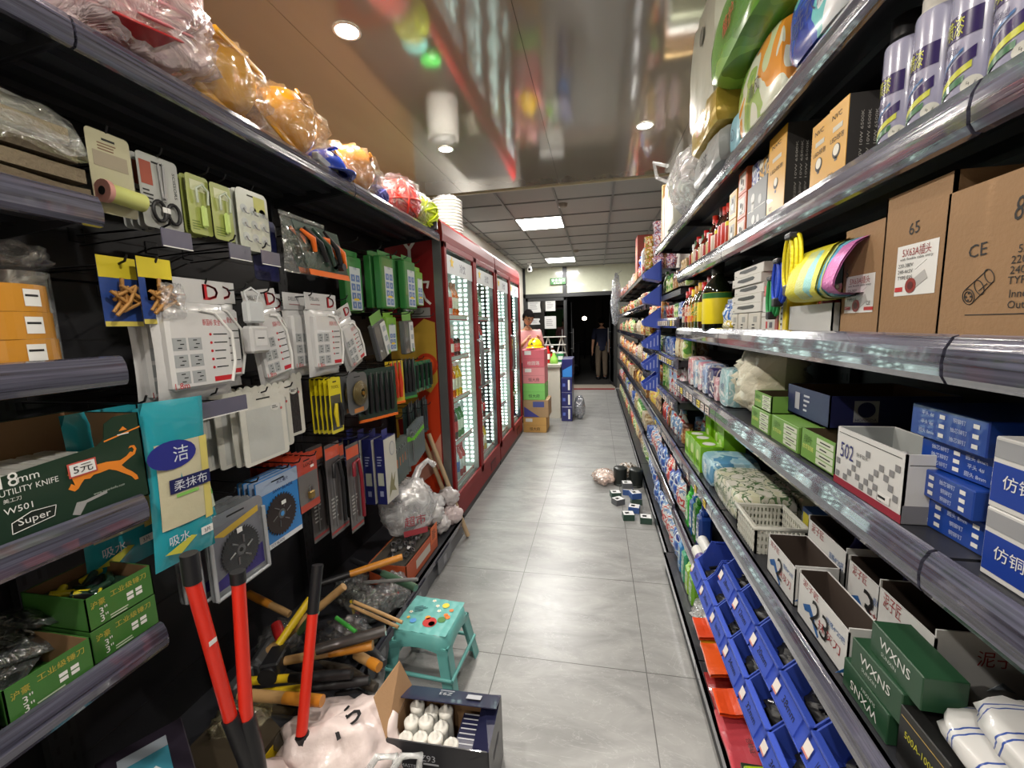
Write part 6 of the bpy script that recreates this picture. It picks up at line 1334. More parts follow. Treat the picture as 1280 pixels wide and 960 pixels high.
hang(hookcard, 3, 1.305, 1.985, .20, -1.15, .02, 'clear hook card with nine stick-on hooks, frontmost', 'hook_card', 'hook card', grp='stick-on hook cards', more='stick-on hook card hung behind the frontmost one')
# big pliers pack, tilted
DKG2 = M((34, 62, 48), .3, coat=.6)
def plierpack():
    mb = MB(); pts = [(-.15, .19), (.13, .19), (.20, .0), (-.07, -.0)]
    mb.prism(pts, .002, DKG2, TF('front', 0, 0, 0)); mb.prism([(-.078, .022), (.192, .022), (.20, 0), (-.07, 0)], .003, ORANGE, TF('front', 0, -.0022, 0))
    for (x0, z0, x1, z1, c) in ((-.10, .17, .02, .06, BLACK), (-.05, .175, .07, .05, DKG2), (.02, .18, .12, .045, BLACK), (-.12, .16, -.05, .09, ORANGE), (-.02, .15, .04, .12, ORANGE), (.07, .15, .15, .05, ORANGE)):
        mb.tube([(x0, -.012, z0), ((x0 + x1) / 2 + .012, -.026, (z0 + z1) / 2 + .008), (x1, -.016, z1)], [.006, .012, .008], c, 8)
    mb.cyl((.12, -.03, .05), (.12, -.005, .05), .016, .016, BLACK, 12)
    return mb
o = LG(plierpack(), 1.58, 1.73, -1.10, 'dark green pliers pack with an orange lower edge, frontmost', 'pliers_pack', 'pliers', 'pliers packs')
c = copy_thing(o, (-1.13, 1.56, 1.735), label='dark green pliers pack hanging right behind the frontmost one'); 
mb = MB(); mb.pillow(.26, .2, .06, FILM((200, 210, 205), .10, 14), crk=.3, pu=.5); LG(mb, 1.52, 1.735, -1.12, 'clear plastic sleeve around the tools above the pliers packs', 'plastic_sleeve', 'sleeve')
for k, (c_, dx) in enumerate(((NAVY, 0), (M((40, 40, 46), .4), .02))): LG(hcard(.12, .22, c_), 1.40 + k * .03, 1.70, -1.2 - dx, ('navy', 'charcoal')[k] + ' backing card hanging behind the pliers packs', 'backing_card', 'card')
# green power strip packs, row A
GSTR = M((52, 124, 60), .3, coat=.5)
def gstrip(w_=.16, h_=.29, lime=False):
    gs = M((120, 170, 60), .3, coat=.5) if lime else GSTR
    def d(mb, X):
        mb.rect(w_ * .62, h_ * .76, X @ T_(w_ * .06, -.02), M((196, 204, 206), .4)); 
        for i in range(2):
            for j in range(3 if h_ < .25 else 4): mb.rect(w_ * .22, h_ * .12, X @ T_(w_ * (-.08 + .28 * i), -h_ * .36 + h_ * .16 * j + .0, .0006), M((96, 124, 176), .4)); mb.rect(w_ * .03, h_ * .05, X @ T_(w_ * (-.08 + .28 * i), -h_ * .36 + h_ * .16 * j, .0012), WHITE)
        mb.text('USB', .012, X @ T_(w_ * .06, h_ * .29, .0008), M((90, 110, 150), .5)); mb.rect(w_ * .3, .01, X @ T_(w_ * .05, -h_ * .26, .0014), YELLOW)
    mb = MB(); mb.box(-w_ / 2, w_ / 2, 0, .045, 0, h_, gs, .006); d(mb, TF('front', 0, -.0003, h_ / 2)); mb.box(-w_ * .45, w_ * .45, .018, .02, h_, h_ + .03, gs)
    return mb
o = LG(gstrip(), 2.48, 1.63, -1.12, 'green-wrapped power strip pack with eight blue sockets, right one of the front pair', 'power_strip_pack', 'power strip', 'green power strip packs')
for (y, z, x, lb) in ((2.27, 1.625, -1.16, 'green-wrapped power strip pack with blue sockets, left one of the front pair'), (2.05, 1.60, -1.24, 'green-wrapped power strip pack partly hidden at the left'), (2.60, 1.61, -1.2, 'green-wrapped power strip pack tucked behind the right one'), (2.27, 1.63, -1.22, 'green-wrapped power strip pack directly behind the left one'), (2.48, 1.635, -1.18, 'green-wrapped power strip pack directly behind the right one')):
    copy_thing(o, (x, y, z), label=lb)
LG(gstrip(.12, .22, True), 2.66, 1.66, -1.14, 'light green pack with a small printed figure at the fridge end', 'light_green_pack', 'pack')
for y, z in ((2.1, 1.60), (2.3, 1.595), (2.5, 1.6), (2.66, 1.59)): hook(u3, y, z, -1.06)
# row B: white power strip packs with a red letter
WPK = M((196, 196, 196), .25, var=.04, coat=.6, bump=.25, bscale=22)
REDL = M((190, 30, 40), .35, coat=.5)
def dpack(w_=.20, h_=.33, puff=.03, rows=3, big=True, seed=0):
    mb = MB(); r_ = random.Random(seed)
    mb.box(-w_ / 2, w_ / 2, .0, .004, h_ * .80, h_, WPK, .001); mb.pillow(w_, h_ * .84, puff * 2, WPK, X=T_(0, .012), seal=.0, crk=.1, seed=seed, pu=.28)
    y_ = -puff * .55 - .004; X = TF('front', 0, y_, h_ * .42)
    # power strip body
    mb.box(-w_ * .42, w_ * .42, y_ - .006, .01, h_ * .10, h_ * .74, M((206, 206, 206), .3, coat=.5), .008)
    X = TF('front', 0, y_ - .0062, h_ * .42)
    cx = -w_ * .2
    for i in range(2):
        for j in range(rows):
            q = X @ T_(cx + (i - .5) * w_ * .2, -h_ * .22 + j * h_ * .40 / rows); mb.rect(w_ * .17, h_ * .30 / rows, q, M((160, 164, 166), .4))
            for a in (-1, 0, 1): mb.rect(w_ * .05, .0025, q @ T_(a * .0 + w_ * .03 * (a == 0), a * h_ * .07 / rows * 1.3, .0005), INK)
    for j in range(5): mb.disc(.004, X @ T_(w_ * .12, h_ * (.12 - .07 * j)), REDL); mb.lines(1, w_ * .22, .008, X @ T_(w_ * .27, h_ * (.12 - .07 * j)), INK, r_)
    mb.rect(w_ * .26, .014, X @ T_(w_ * .24, -h_ * .26), REDL); mb.text('新国标 安全守护', .018, X @ T_(w_ * .2, h_ * .22), REDL, w_ * .34); mb.text('1.8m', .016, X @ T_(-w_ * .33, -h_ * .28), REDL)
    XT = TF('front', 0, -.0004, h_ * .90); mb.text('D', h_ * .13, XT @ T_(w_ * .30, 0), REDL, h_ * .15); mb.text('D', h_ * .12, XT @ T_(w_ * .302, .001, .0), REDL, h_ * .15); mb.rect(h_ * .025, h_ * .13, XT @ T_(w_ * .30 - h_ * .045, 0, .0003), REDL); mb.text('DELIXI', .014, XT @ T_(-w_ * .22, .01), M((110, 110, 114), .5)); mb.rect(w_ * .3, .004, XT @ T_(-w_ * .2, -.012), M((150, 110, 110), .5))
    # looped white cable
    cb = [(w_ * .30 * 1.2 + .0, y_ - .008, h_ * .12), (w_ * .44, y_ - .008, h_ * .3), (w_ * .44, y_ - .006, h_ * .55), (w_ * .2, y_ - .008, h_ * .72), (0, y_ - .008, h_ * .74)]
    mb.tube(cb, .0045, WHITE, 8)
    return mb
GD = 'white power strip packs with a red letter D'
for y, x in ((1.04, -1.1), (1.18, -1.1), (1.3, -1.12), (1.5, -1.1), (1.62, -1.1), (1.74, -1.1)): hook(u2, y, 1.645, x)
for y in (1.92, 2.1, 2.3, 2.5): hook(u3, y, 1.6, -1.12)
LG(dpack(.225, .335, .028), .985, 1.325, -1.10, 'largest white power strip pack with a red D, nearest on the middle hooks', 'power_strip_pack', 'power strip', GD)
LG(dpack(.21, .335, .022, seed=2), 1.10, 1.335, -1.165, 'white power strip pack with a red D half hidden behind the largest one', 'power_strip_pack', 'power strip', GD)
o = LG(dpack(.21, .335, .022, seed=4), .99, 1.30, -1.185, 'white power strip pack hanging directly behind the largest one', 'power_strip_pack', 'power strip', GD)
LG(dpack(.15, .34, .02, seed=5), 1.345, 1.32, -1.15, 'white power strip pack hanging askew left of the middle pair', 'power_strip_pack', 'power strip', GD, 0, -.16)
LG(dpack(.13, .33, .018, seed=7), 1.42, 1.32, -1.20, 'narrow white power strip pack squeezed behind the askew one', 'power_strip_pack', 'power strip', GD, 0, -.1)
LG(dpack(.20, .335, .025, seed=6), 1.575, 1.325, -1.11, 'white power strip pack with a red D in the middle of the row', 'power_strip_pack', 'power strip', GD)
LG(dpack(.20, .33, .02, seed=8), 1.53, 1.33, -1.17, 'white power strip pack right behind the middle one', 'power_strip_pack', 'power strip', GD)
LG(dpack(.15, .30, .02, seed=9), 1.84, 1.33, -1.13, 'white power strip pack with a red D swinging to the right, last of its row', 'power_strip_pack', 'power strip', GD, 0, -.38)
def plug():
    mb = MB(); mb.box(-.04, .04, 0, .04, 0, .09, WPK, .008); mb.box(-.035, .035, .005, .035, .1, .17, M((200, 204, 206), .25, coat=.6), .006); mb.tube([(-.02, .02, .17), (-.03, .02, .2), (0, .02, .215), (.03, .02, .2), (.02, .02, .17)], .004, M((206, 208, 210), .2), 6); mb.rect(.05, .05, TF('front', 0, -.0004, .05), M((206, 206, 206), .3)); mb.lines(1, .03, .01, TF('front', 0, -.0008, .05), INK); return mb
LG(plug(), 1.225, 1.44, -1.10, 'white wall switch and socket in clear packs between two power strips', 'switch_pack', 'switch')
def greystrip():
    mb = MB(); mb.box(-.065, .065, 0, .035, 0, .20, M((90, 92, 92), .3, coat=.6), .006); mb.box(.0, .055, -.006, .0, .01, .19, M((206, 208, 206), .35), .003)
    for j in range(3): mb.rect(.03, .03, TF('front', .028, -.0063, .045 + j * .055), M((150, 160, 170), .4))
    mb.rect(.02, .02, TF('front', .028, -.0068, .02), M((90, 150, 60), .4)); mb.box(-.06, .06, .01, .012, .2, .25, M((110, 160, 80), .35)); return mb
LG(greystrip(), 2.12, 1.36, -1.12, 'grey and white power strip pack swinging under the green ones, left', 'grey_power_strip', 'power strip', 'grey power strip packs', 0, -.35)
LG(greystrip(), 2.42, 1.36, -1.12, 'grey and white power strip pack hanging straight under the green ones, right', 'grey_power_strip', 'power strip', 'grey power strip packs', 0, -.05)
LG(gstrip(.13, .2, True), 2.27, 1.38, -1.16, 'lime and white pack between the two grey power strips', 'lime_pack', 'pack')
# clothes pegs
def pegs():
    mb = hcard(.085, .165, M((44, 72, 140), .35), lambda mb, X: (mb.rect(.085, .05, X @ T_(0, .058), M((214, 196, 50), .35)), mb.rect(.085, .012, X @ T_(0, -.076), M((206, 190, 90), .4))), r=.004)
    r_ = random.Random(4); 
    for q in range(14):
        a = r_.uniform(-1.2, 1.2) + PI / 2; x, z = r_.uniform(-.02, .025), r_.uniform(.03, .09); d = Vector((math.cos(a), 0, math.sin(a))) * .025; p = Vector((x, -.01 - r_.uniform(0, .016), z)); mb.tube([p - d, p + d], .0045, M((176, 128, 66), .6), 4)
    return mb
hook(u2, .84, 1.68, -1.11); hook(u2, .905, 1.685, -1.10)
LG(pegs(), .835, 1.53, -1.13, 'blue and yellow pack of wooden clothes pegs, left one', 'peg_pack', 'clothes pegs', 'clothes peg packs')
LG(pegs(), .90, 1.535, -1.10, 'blue and yellow pack of wooden clothes pegs, right one in front', 'peg_pack', 'clothes pegs', 'clothes peg packs')
mb = MB(); mb.pillow(.06, .09, .05, CLEAR, crk=.3, seal=0); LG(mb, .915, 1.548, -1.075, 'clear puffed film on the front of the right clothes peg pack', 'clear_wrapper', 'wrapper')
# row C
hook(u2, 1.02, 1.33, -1.09, True, .17)
for y in (1.22, 1.34, 1.57, 1.70): hook(u2, y, 1.305, -1.10)
for y in (1.9, 2.0, 2.12, 2.22, 2.38, 2.5, 2.6): hook(u3, y, 1.31, -1.12)
CRM = M((206, 205, 196), .5, bump=.15, bscale=30)
def maskpack(dark=False):
    def d(mb, X):
        mb.rect(.155, .175, X @ T_(0, -.018), M((44, 40, 42), .5, bump=.5, bscale=60) if dark else M((186, 188, 184), .5, bump=.2, bscale=25)); mb.disc(.022, X @ T_(.05, .062, .0006), M((206, 206, 200), .5), ry=.014); mb.lines(2, .03, .012, X @ T_(.05, .062, .001), INK); mb.disc(.005, X @ T_(.078, .052, .001), M((190, 90, 90), .5))
    mb = hcard(.20, .235, CRM, d, .004, .012)
    for k in range(7): mb.disc(.016, TF('front', -.09 + .03 * k, .0, .232), CRM)
    return mb
o = LG(maskpack(), 1.225, 1.068, -1.12, 'cream cloth pack, frontmost, with a round printed badge', 'cloth_pack', 'cloth pack', 'cream cloth packs')
for k, (y, x, lb) in enumerate(((1.215, -1.145, 'cream cloth pack just behind the frontmost one'), (1.18, -1.17, 'cream cloth pack showing at the left, third from the front'), (1.155, -1.2, 'cream cloth pack showing furthest left at the back'), (1.29, -1.15, 'cream cloth pack peeking out right of the frontmost one'))): copy_thing(o, (x, y, 1.07 + .003 * k), label=lb)
LG(maskpack(True), 1.385, 1.10, -1.17, 'cloth pack with a dark mesh window beside the cream ones', 'cloth_pack', 'cloth pack', 'cream cloth packs')
YSC = M((214, 200, 30), .3, coat=.5)
def ysc():
    mb = hcard(.085, .24, YSC, lambda mb, X: mb.rect(.07, .15, X @ T_(0, -.03), M((70, 70, 60), .4, coat=.4)), r=.008)
    for s in (-1, 1): mb.tube([(s * .012, -.01, .13), (s * .022, -.012, .09), (s * .016, -.012, .03)], [.007, .010, .006], BLACK if s > 0 else M((200, 180, 30), .35), 8)
    mb.text('TOOL', .014, TF('front', 0, -.0015, .2), M((110, 96, 20), .5)); return mb
hang(ysc, 5, 1.60, 1.31, .24, -1.10, .022, 'yellow scissors card with black grips, frontmost', 'cutter_card', 'cutter', grp='yellow cutter cards', more='yellow cutter card hung behind the frontmost one')
def wirereel():
    mb = hcard(.17, .19, M((96, 98, 100), .3, coat=.5), lambda mb, X: mb.rect(.08, .02, X @ T_(0, -.08), M((190, 120, 60), .5)), r=.03)
    for k in range(5): mb.tube([(.052 * (1 - k * .13) * math.cos(a * PI / 10), -.012 - .003 * k, .095 + .052 * (1 - k * .13) * math.sin(a * PI / 10)) for a in range(20)], .007, M((96, 84, 50), .35, .3), 6, closed=True)
    mb.cyl((0, -.03, .095), (0, -.008, .095), .010, .010, M((150, 110, 40), .3, .6), 10); return mb
hang(wirereel, 3, 1.775, 1.31, .19, -1.10, .04, 'grey clamshell with a brassy wire wheel, frontmost', 'wire_wheel_card', 'wire wheel', grp='wire wheel cards', more='grey wire wheel card hung behind the frontmost one')
def longcard(c=(40, 60, 52), foot=ORANGE, w_=.075, h_=.27, tool=BLACK):
    mb = hcard(w_, h_, M(c, .3, coat=.6), None, r=.004); mb.box(-w_ / 2, w_ / 2, -.006, 0, 0, .014, foot, .001); mb.tube([(0, -.012, .04), (0, -.016, .12), (0, -.010, .24)], [.010, .013, .005], tool, 8); mb.tube([(.01, -.01, .15), (.012, -.01, .25)], .003, STEEL, 6); mb.rect(.015, .012, TF('front', .015, -.0015, .1), WHITE); return mb
for k in range(6): LG(longcard(), 1.92 + k * .034 + .0, 1.04, -1.16 + .012 * k, ('dark green long card with orange foot, %s of six' % ['leftmost', 'second from the left', 'third from the left', 'fourth from the left', 'fifth from the left', 'rightmost']
 [k]), 'tool_card', 'tool card', 'dark green long cards with orange feet', -.5)
for k in range(3): LG(longcard((206, 180, 40), ORANGE, .07, .25, M((200, 60, 30), .4)), 2.18 + k * .03, 1.08, -1.14 + .01 * k, 'yellow card with a red and black handled tool, %s of three' % ['left one', 'middle one', 'right one'][k], 'tool_card', 'tool card', 'yellow tool cards', -.4)
for k in range(4): LG(longcard((36, 84, 66), GREEN, .07, .23), 2.32 + k * .03, 1.085, -1.15 + .01 * k, 'dark card in the cluster just left of the green cards, %s' % ['leftmost', 'second', 'third', 'rightmost'][k], 'tool_card', 'tool card', 'dark cards by the green cards', -.4)
def gclam():
    mb = MB(); mb.box(-.035, .035, 0, .03, 0, .20, M((34, 100, 66), .25, coat=.7), .006); mb.tube([(0, -.008, .03), (0, -.012, .12), (0, -.006, .18)], [.012, .010, .016], M((30, 36, 34), .3), 10); mb.rect(.05, .05, TF('front', 0, -.0005, .05), M((60, 130, 90), .4)); mb.rect(.012, .012, TF('front', .012, -.001, .11), WHITE); return mb
for k in range(4): LG(gclam(), 2.47 + k * .075, 1.10, -1.12, 'bright green clamshell tool pack, %s' % ['leftmost of four', 'second of four', 'third of four', 'nearest the fridge'][k], 'tool_pack', 'tool pack', 'green clamshell tool packs')
# teal cleaning cloth packs beside the near shelves
TEAL = M((40, 150, 165), .25, coat=.5, bump=.15, bscale=12)
def clothpack(v=0):
    mb = MB(); w_, h_ = .165, .42; mb.pillow(w_, h_, .035, TEAL, seal=.0, crk=.15, seed=v, pu=.3)
    yf = -.0185
    def patch(x0, x1, z0, z1, m, dy=0.0):
        pu = .3
        def fn(u, v_):
            x = x0 + (x1 - x0) * u; z = z0 + (z1 - z0) * v_; U = x / w_ + .5; Vv = z / h_
            e = max(0, 1 - (2 * U - 1) ** 2) ** pu * max(0, 1 - (2 * Vv - 1) ** 2) ** pu
            return (x * (1 - .06 * (1 - (2 * Vv - 1) ** 2)), -.0175 * e * 1.04 - .0025 - dy, z)
        mb.grid(fn, 8, 8, m)
    if v == 0:
        patch(-.07, .05, .10, .315, M((196, 190, 160), .5, bump=.2, bscale=40)); patch(.05, .077, .09, .315, M((214, 200, 110), .4)); patch(.048, .0505, .09, .315, M((190, 180, 120), .4), .0005)
        X = TF('front', -.03, yf - .0035, .285); mb.disc(.062, X, M((40, 44, 130), .4), ry=.036); mb.text('洁', .04, X @ T_(.02, 0, .0008), M((206, 214, 226), .4))
        X = TF('front', .01, yf - .0035, .205); mb.rect(.11, .036, X, NAVY); mb.text('柔抹布', .026, X @ T_(0, 0, .0008), M((206, 210, 220), .4), .09); mb.rect(.06, .008, X @ T_(-.01, -.026, 0), M((130, 190, 90), .4))
        X = TF('front', .045, yf - .001, .06); mb.rect(.034, .02, X, WHITE); mb.text('3片', .013, X @ T_(0, 0, .0008), NAVY); X = TF('front', -.03, yf - .0012, .07); mb.text('吸水', .026, X, M((206, 210, 220), .4)); mb.prism([(-.04, -.028), (.0, -.04), (.045, -.012), (.03, -.006)], .0005, M((190, 190, 70), .4), X)
    else:
        patch(-.07, .075, .08, .34, M((196, 206, 186), .45))
        for k in range(6): mb.prism([(-.065, 0), (.065, .03), (.065, .045), (-.065, .012)], .0005, M((100, 170, 90), .4), TF('front', 0, yf - .0032, .095 + k * .04))
        X = TF('front', .01, yf - .0045, .25); mb.text('去油', .032, X, M((180, 160, 60), .4)); mb.text('洁布', .022, X @ T_(.01, -.05), NAVY); mb.rect(.026, .026, X @ T_(.03, -.13), WHITE); mb.text('3', .02, X @ T_(.03, -.13, .0006), NAVY)
    mb.rect(.05, .004, TF('front', -.0, -.003, h_ - .02), INK); return mb
hook(u2, .80, 1.345, -1.06); hook(u2, .93, 1.32, -1.12)
LG(clothpack(0), .845, .925, -1.055, 'large teal cleaning cloth pack with yellow side stripe, in front', 'cleaning_cloth_pack', 'cloth pack', 'teal cleaning cloth packs', 0, .04)
LG(clothpack(1), .93, .915, -1.125, 'teal cleaning cloth pack with green diagonal stripes, right behind the large one', 'cleaning_cloth_pack', 'cloth pack', 'teal cleaning cloth packs', 0, -.1)
LG(clothpack(0), .80, .91, -1.20, 'teal cleaning cloth pack at the back with only its top and corner showing', 'cleaning_cloth_pack', 'cloth pack', 'teal cleaning cloth packs')
# row D
for y in (1.04, 1.13, 1.27, 1.33, 1.42, 1.6, 1.72): hook(u2, y, 1.02, -1.09)
for y in (1.86, 1.97, 2.2, 2.35, 2.5, 2.62): hook(u3, y, 1.0, -1.1)
def sawblade(mb, X, r, teeth=30, m=None, bright=False):
    m = m or M((86, 86, 88), .25, .85); pts = []
    for k in range(teeth):
        a = 2 * PI * k / teeth; pts += [(r * math.cos(a), r * math.sin(a)), (r * .90 * math.cos(a + .08), r * .90 * math.sin(a + .08)), (r * .9 * math.cos(a + .16), r * .9 * math.sin(a + .16))]
    mb.prism(pts, .002, m, X @ T_(0, 0, .002)); mb.disc(r * .22, X @ T_(0, 0, .0022), M((120, 120, 122), .2, .8)); mb.disc(r * .09, X @ T_(0, 0, .003), INK)
    for k in range(6): a = k * PI / 3; mb.tube([(r * .3 * math.cos(a), r * .3 * math.sin(a), .0028), (r * .6 * math.cos(a + .25), r * .6 * math.sin(a + .25), .0028)], .0018 if not bright else .003, STEEL, 5, X=X)
def clam():
    def d(mb, X):
        mb.rect(.18, .2, X @ T_(0, -.005, -.0002), M((110, 112, 120), .4)); mb.prism([(-.09, -.10), (.09, -.10), (.09, -.03), (-.09, -.07)], .0004, M((50, 40, 110), .4), X @ T_(0, 0, .0004)); mb.prism([(-.085, .07), (.085, .10), (.085, .08), (-.05, .055)], .0004, M((190, 160, 60), .4), X @ T_(0, 0, .0004)); sawblade(mb, X @ T_(0, -.01, .004), .075, 40, bright=True); mb.rect(.02, .016, X @ T_(.0, .055, .008), WHITE)
    mb = hcard(.215, .26, M((120, 124, 128), .2, coat=.7), d, .006, .02)
    for a, b in (((-.1, .01), (.1, .01)), ((.1, .01), (.1, .22)), ((-.1, .22), (-.1, .01))): mb.tube([(a[0], -.008, a[1]), (b[0], -.008, b[1])], .006, M((160, 164, 168), .15, coat=.6), 8)
    return mb
o = LG(clam(), 1.045, .715, -1.10, 'saw blade in a clear grey clamshell, frontmost, below the teal packs', 'saw_blade_pack', 'saw blade', 'grey saw blade packs')
for k in range(3): copy_thing(o, (-1.13 - .025 * k, 1.03 - .006 * k, .72), label='grey saw blade clamshell hung behind the frontmost one')
def bluesaw():
    def d(mb, X):
        mb.rect(.20, .05, X @ T_(0, .10, -.0002), M((150, 166, 190), .4)); sawblade(mb, X @ T_(0, -.02, .002), .078, 34, M((70, 62, 60), .3, .7)); mb.disc(.009, X @ T_(0, -.02, .006), M((70, 140, 200), .4)); mb.text('SAW BLADE', .012, X @ T_(.02, .072, .0006), NAVY, .1); mb.text('木工锯片', .014, X @ T_(.02, .10, .0006), NAVY); mb.rect(.20, .018, X @ T_(0, -.118, .0), M((206, 210, 214), .4)); mb.text('TCT BLADE', .009, X @ T_(-.03, -.118, .0006), NAVY); mb.rect(.022, .014, X @ T_(.01, .02, .007), WHITE)
    return hcard(.205, .255, M((40, 120, 190), .35, coat=.3), d, .003, .003)
o = LG(bluesaw(), 1.262, .745, -1.13, 'bright blue card with a round wood saw blade, frontmost', 'saw_blade_card', 'saw blade', 'blue saw blade cards')
for k in range(3): copy_thing(o, (-1.15 - .02 * k, 1.255, .747), label='blue saw blade card hung behind the frontmost one')
RO = M((176, 62, 40), .35, coat=.4)
def ocard():
    def d(mb, X): mb.rect(.115, .12, X @ T_(0, -.02), M((104, 100, 98), .3, coat=.5)); mb.text('LOCK', .014, X @ T_(.01, .075), INK, .06); mb.rect(.02, .01, X @ T_(.03, .06), WHITE)
    mb = hcard(.12, .22, RO, d, r=.004); mb.box(-.012, .016, -.016, -.001, .045, .075, M((150, 124, 70), .3, .6), .003); mb.tube([(-.006, -.008, .075), (-.006, -.008, .092), (.002, -.008, .099), (.010, -.008, .092), (.010, -.008, .075)], .0025, STEEL, 6); return mb
o = LG(ocard(), 1.42, .80, -1.13, 'orange-red padlock card, frontmost', 'padlock_card', 'padlock', 'orange-red padlock cards')
for k in range(7): copy_thing(o, (-1.155 - .025 * k, 1.412 - .004 * k, .803), label='orange-red card hung behind the frontmost padlock card')
def toolcard2(red=False):
    def d(mb, X): mb.rect(.10, .05, X @ T_(0, .17), M((206, 84, 50), .35, coat=.5)); mb.lines(6, .05, .1, X @ T_(-.01, -.08), M((170, 170, 168), .5), random.Random(6)); mb.rect(.10, .012, X @ T_(0, -.19), M((150, 50, 50), .4))
    mb = hcard(.105, .42, M((84, 80, 80), .3, coat=.5), d, r=.004); c_ = M((130, 30, 44), .3) if red else BLACK
    mb.tube([(.035, -.014, .05), (.038, -.014, .25), (.02, -.014, .34), (-.015, -.014, .33), (-.02, -.014, .27)], .009, c_, 8); mb.tube([(-.02, -.01, .27), (-.02, -.01, .05)], .003, STEEL, 5); return mb
for k, (y, x, z, r_, lb) in enumerate(((1.60, -1.14, .60, False, 'dark card with a black hacksaw frame, left one'), (1.72, -1.12, .565, True, 'dark card with a dark red hacksaw frame, right one'), (1.55, -1.19, .60, False, 'dark hacksaw card half hidden behind the left one'), (1.69, -1.18, .57, False, 'dark hacksaw card half hidden behind the right one'))): LG(toolcard2(r_), y, z, x, lb, 'hacksaw_card', 'hacksaw', 'hacksaw cards')
def navybox():
    mb = MB(); w_, h_, d_ = .135, .36, .055; mb.box(-w_ / 2, w_ / 2, 0, d_, 0, h_, M((34, 38, 96), .35, coat=.3), .001); X = TF('front', 0, -.0004, h_ / 2); mb.rect(w_ * .98, h_ * .98, X, M((196, 194, 184), .45)); mb.disc(.03, X @ T_(.02, .11, .0006), M((150, 152, 156), .4), ry=.04); mb.disc(.024, X @ T_(.02, .11, .001), M((190, 190, 186), .4), ry=.034); mb.prism([(-.03, -.1), (.0, -.02), (.01, -.07), (.04, -.03), (.02, -.1), (.045, -.14), (-.01, -.12), (-.04, -.15)], .0005, M((130, 126, 90), .5), X @ T_(0, 0, .0012))
    X = TF('left', -w_ / 2 - .0004, d_ / 2, h_ / 2); mb.rect(.034, .07, X @ T_(0, -.04), M((180, 184, 170), .5)); mb.rect(.02, .03, X @ T_(0, -.12), M((150, 156, 190), .5)); mb.lines(4, .03, .06, X @ T_(0, .06), M((150, 156, 190), .5)); mb.box(-.03, .03, d_ / 2 - .001, d_ / 2 + .001, h_, h_ + .04, M((50, 54, 120), .4)); return mb
for k, (x, y) in enumerate(((-1.10, 2.04), (-1.165, 2.03), (-1.23, 2.02), (-1.295, 2.02))): LG(navybox(), y, .575, x, 'tall navy box with a white printed face, ' + ('frontmost', 'second from the front', 'third from the front', 'rearmost')[k] + ' on its hook', 'navy_box', 'box', 'navy boxes on the lower hooks')
def thincard(i):
    mb = hcard(.07, .24, M((96, 104, 100), .25, coat=.6), lambda mb, X: mb.rect(.066, .03, X @ T_(0, .05), M((110, 190, 50), .35)) if i % 3 != 2 else mb.rect(.04, .05, X @ T_(0, .0), M((190, 110, 60), .4)), r=.004); mb.tube([(0, -.008, .03), (0, -.010, .16)], [.003, .006], STEEL, 6); mb.tube([(0.016 * math.cos(a * PI / 6), -.008, .195 + .016 * math.sin(a * PI / 6)) for a in range(12)], .004, M((130, 134, 136), .3, .6), 5, closed=True); return mb
for k in range(7): LG(thincard(0), 2.31 + k * .032, .68 + .004 * k, -1.10 - .004 * k, 'grey card with a bright green band, %s from the left' % ['first', 'second', 'third', 'fourth', 'fifth', 'sixth', 'seventh'][k], 'spanner_card', 'spanner card', 'green-banded cards', -.35)
for k in range(5): LG(thincard(2), 2.14 + k * .035, .62 + .006 * k, -1.13, 'grey card with a small orange panel beside the navy boxes, %s from the left' % ['first', 'second', 'third', 'fourth', 'fifth'][k], 'spanner_card', 'spanner card', 'orange-panelled cards', -.5)
for k in range(6): LG(longcard((44, 60, 56), M((60, 66, 62), .4), .07, .22), 2.42 + k * .055, .80, -1.17 - .01 * (k % 2), 'dark tool card above the green-banded cards, %s from the left' % ['first', 'second', 'third', 'fourth', 'fifth', 'sixth'][k], 'tool_card', 'tool card', 'dark cards above the green-banded ones', -.5)
# ------------------------------------------------------------------ near-left shelves
SL1, SL2, SL3, SL4 = LZ[0] + .0005, LZ[1] + .0005, LZ[2] + .0005, LZ[3] + .0005
# sacks
for i, (z, c, w_, y) in enumerate(((0, (96, 84, 66), .42, .545), (.037, (110, 98, 78), .42, .54), (.074, (88, 78, 62), .40, .54), (.111, (124, 114, 92), .40, .53))):
    mb = MB(); m = M(c, .85, bump=.4, bscale=120, var=.15)
    def fn(u, v, w_=w_): x = (u - .5) * w_; return (x, v * .34, .029 + .007 * (1 - abs(2 * u - 1) ** 6) * (1 - abs(2 * v - 1) ** 6) + .006 * mnoise.noise(Vector((x * 9, v * 3, i))))
    mb.grid(fn, 20, 12, m); mb.grid(lambda u, v, f=fn: (f(u, v)[0], f(u, v)[1], .001), 4, 4, m)
    for e_ in (0, 1): mb.grid(lambda u, v, f=fn: (f(u, e_)[0], f(u, e_)[1], .001 + (f(u, e_)[2] - .001) * v), 20, 1, m); mb.grid(lambda u, v, f=fn: (f(e_, u)[0], f(e_, u)[1], .001 + (f(e_, u)[2] - .001) * v), 12, 1, m)
    LG(mb, y, SL1 + z, -1.06, 'folded brown woven sack, ' + ('lowest', 'second from the bottom', 'third from the bottom', 'topmost')[i] + ' of the pile on the top near-left shelf', 'woven_sack', 'sack', 'folded sacks on the near-left top shelf')
mb = MB()
def fn(u, v): x = (u - .5) * .44; return (x, -.012 + v * .36, .165 + .014 * mnoise.noise(Vector((x * 14, v * 6, 2))) * 2 - .12 * max(0, .12 - v) * 6)
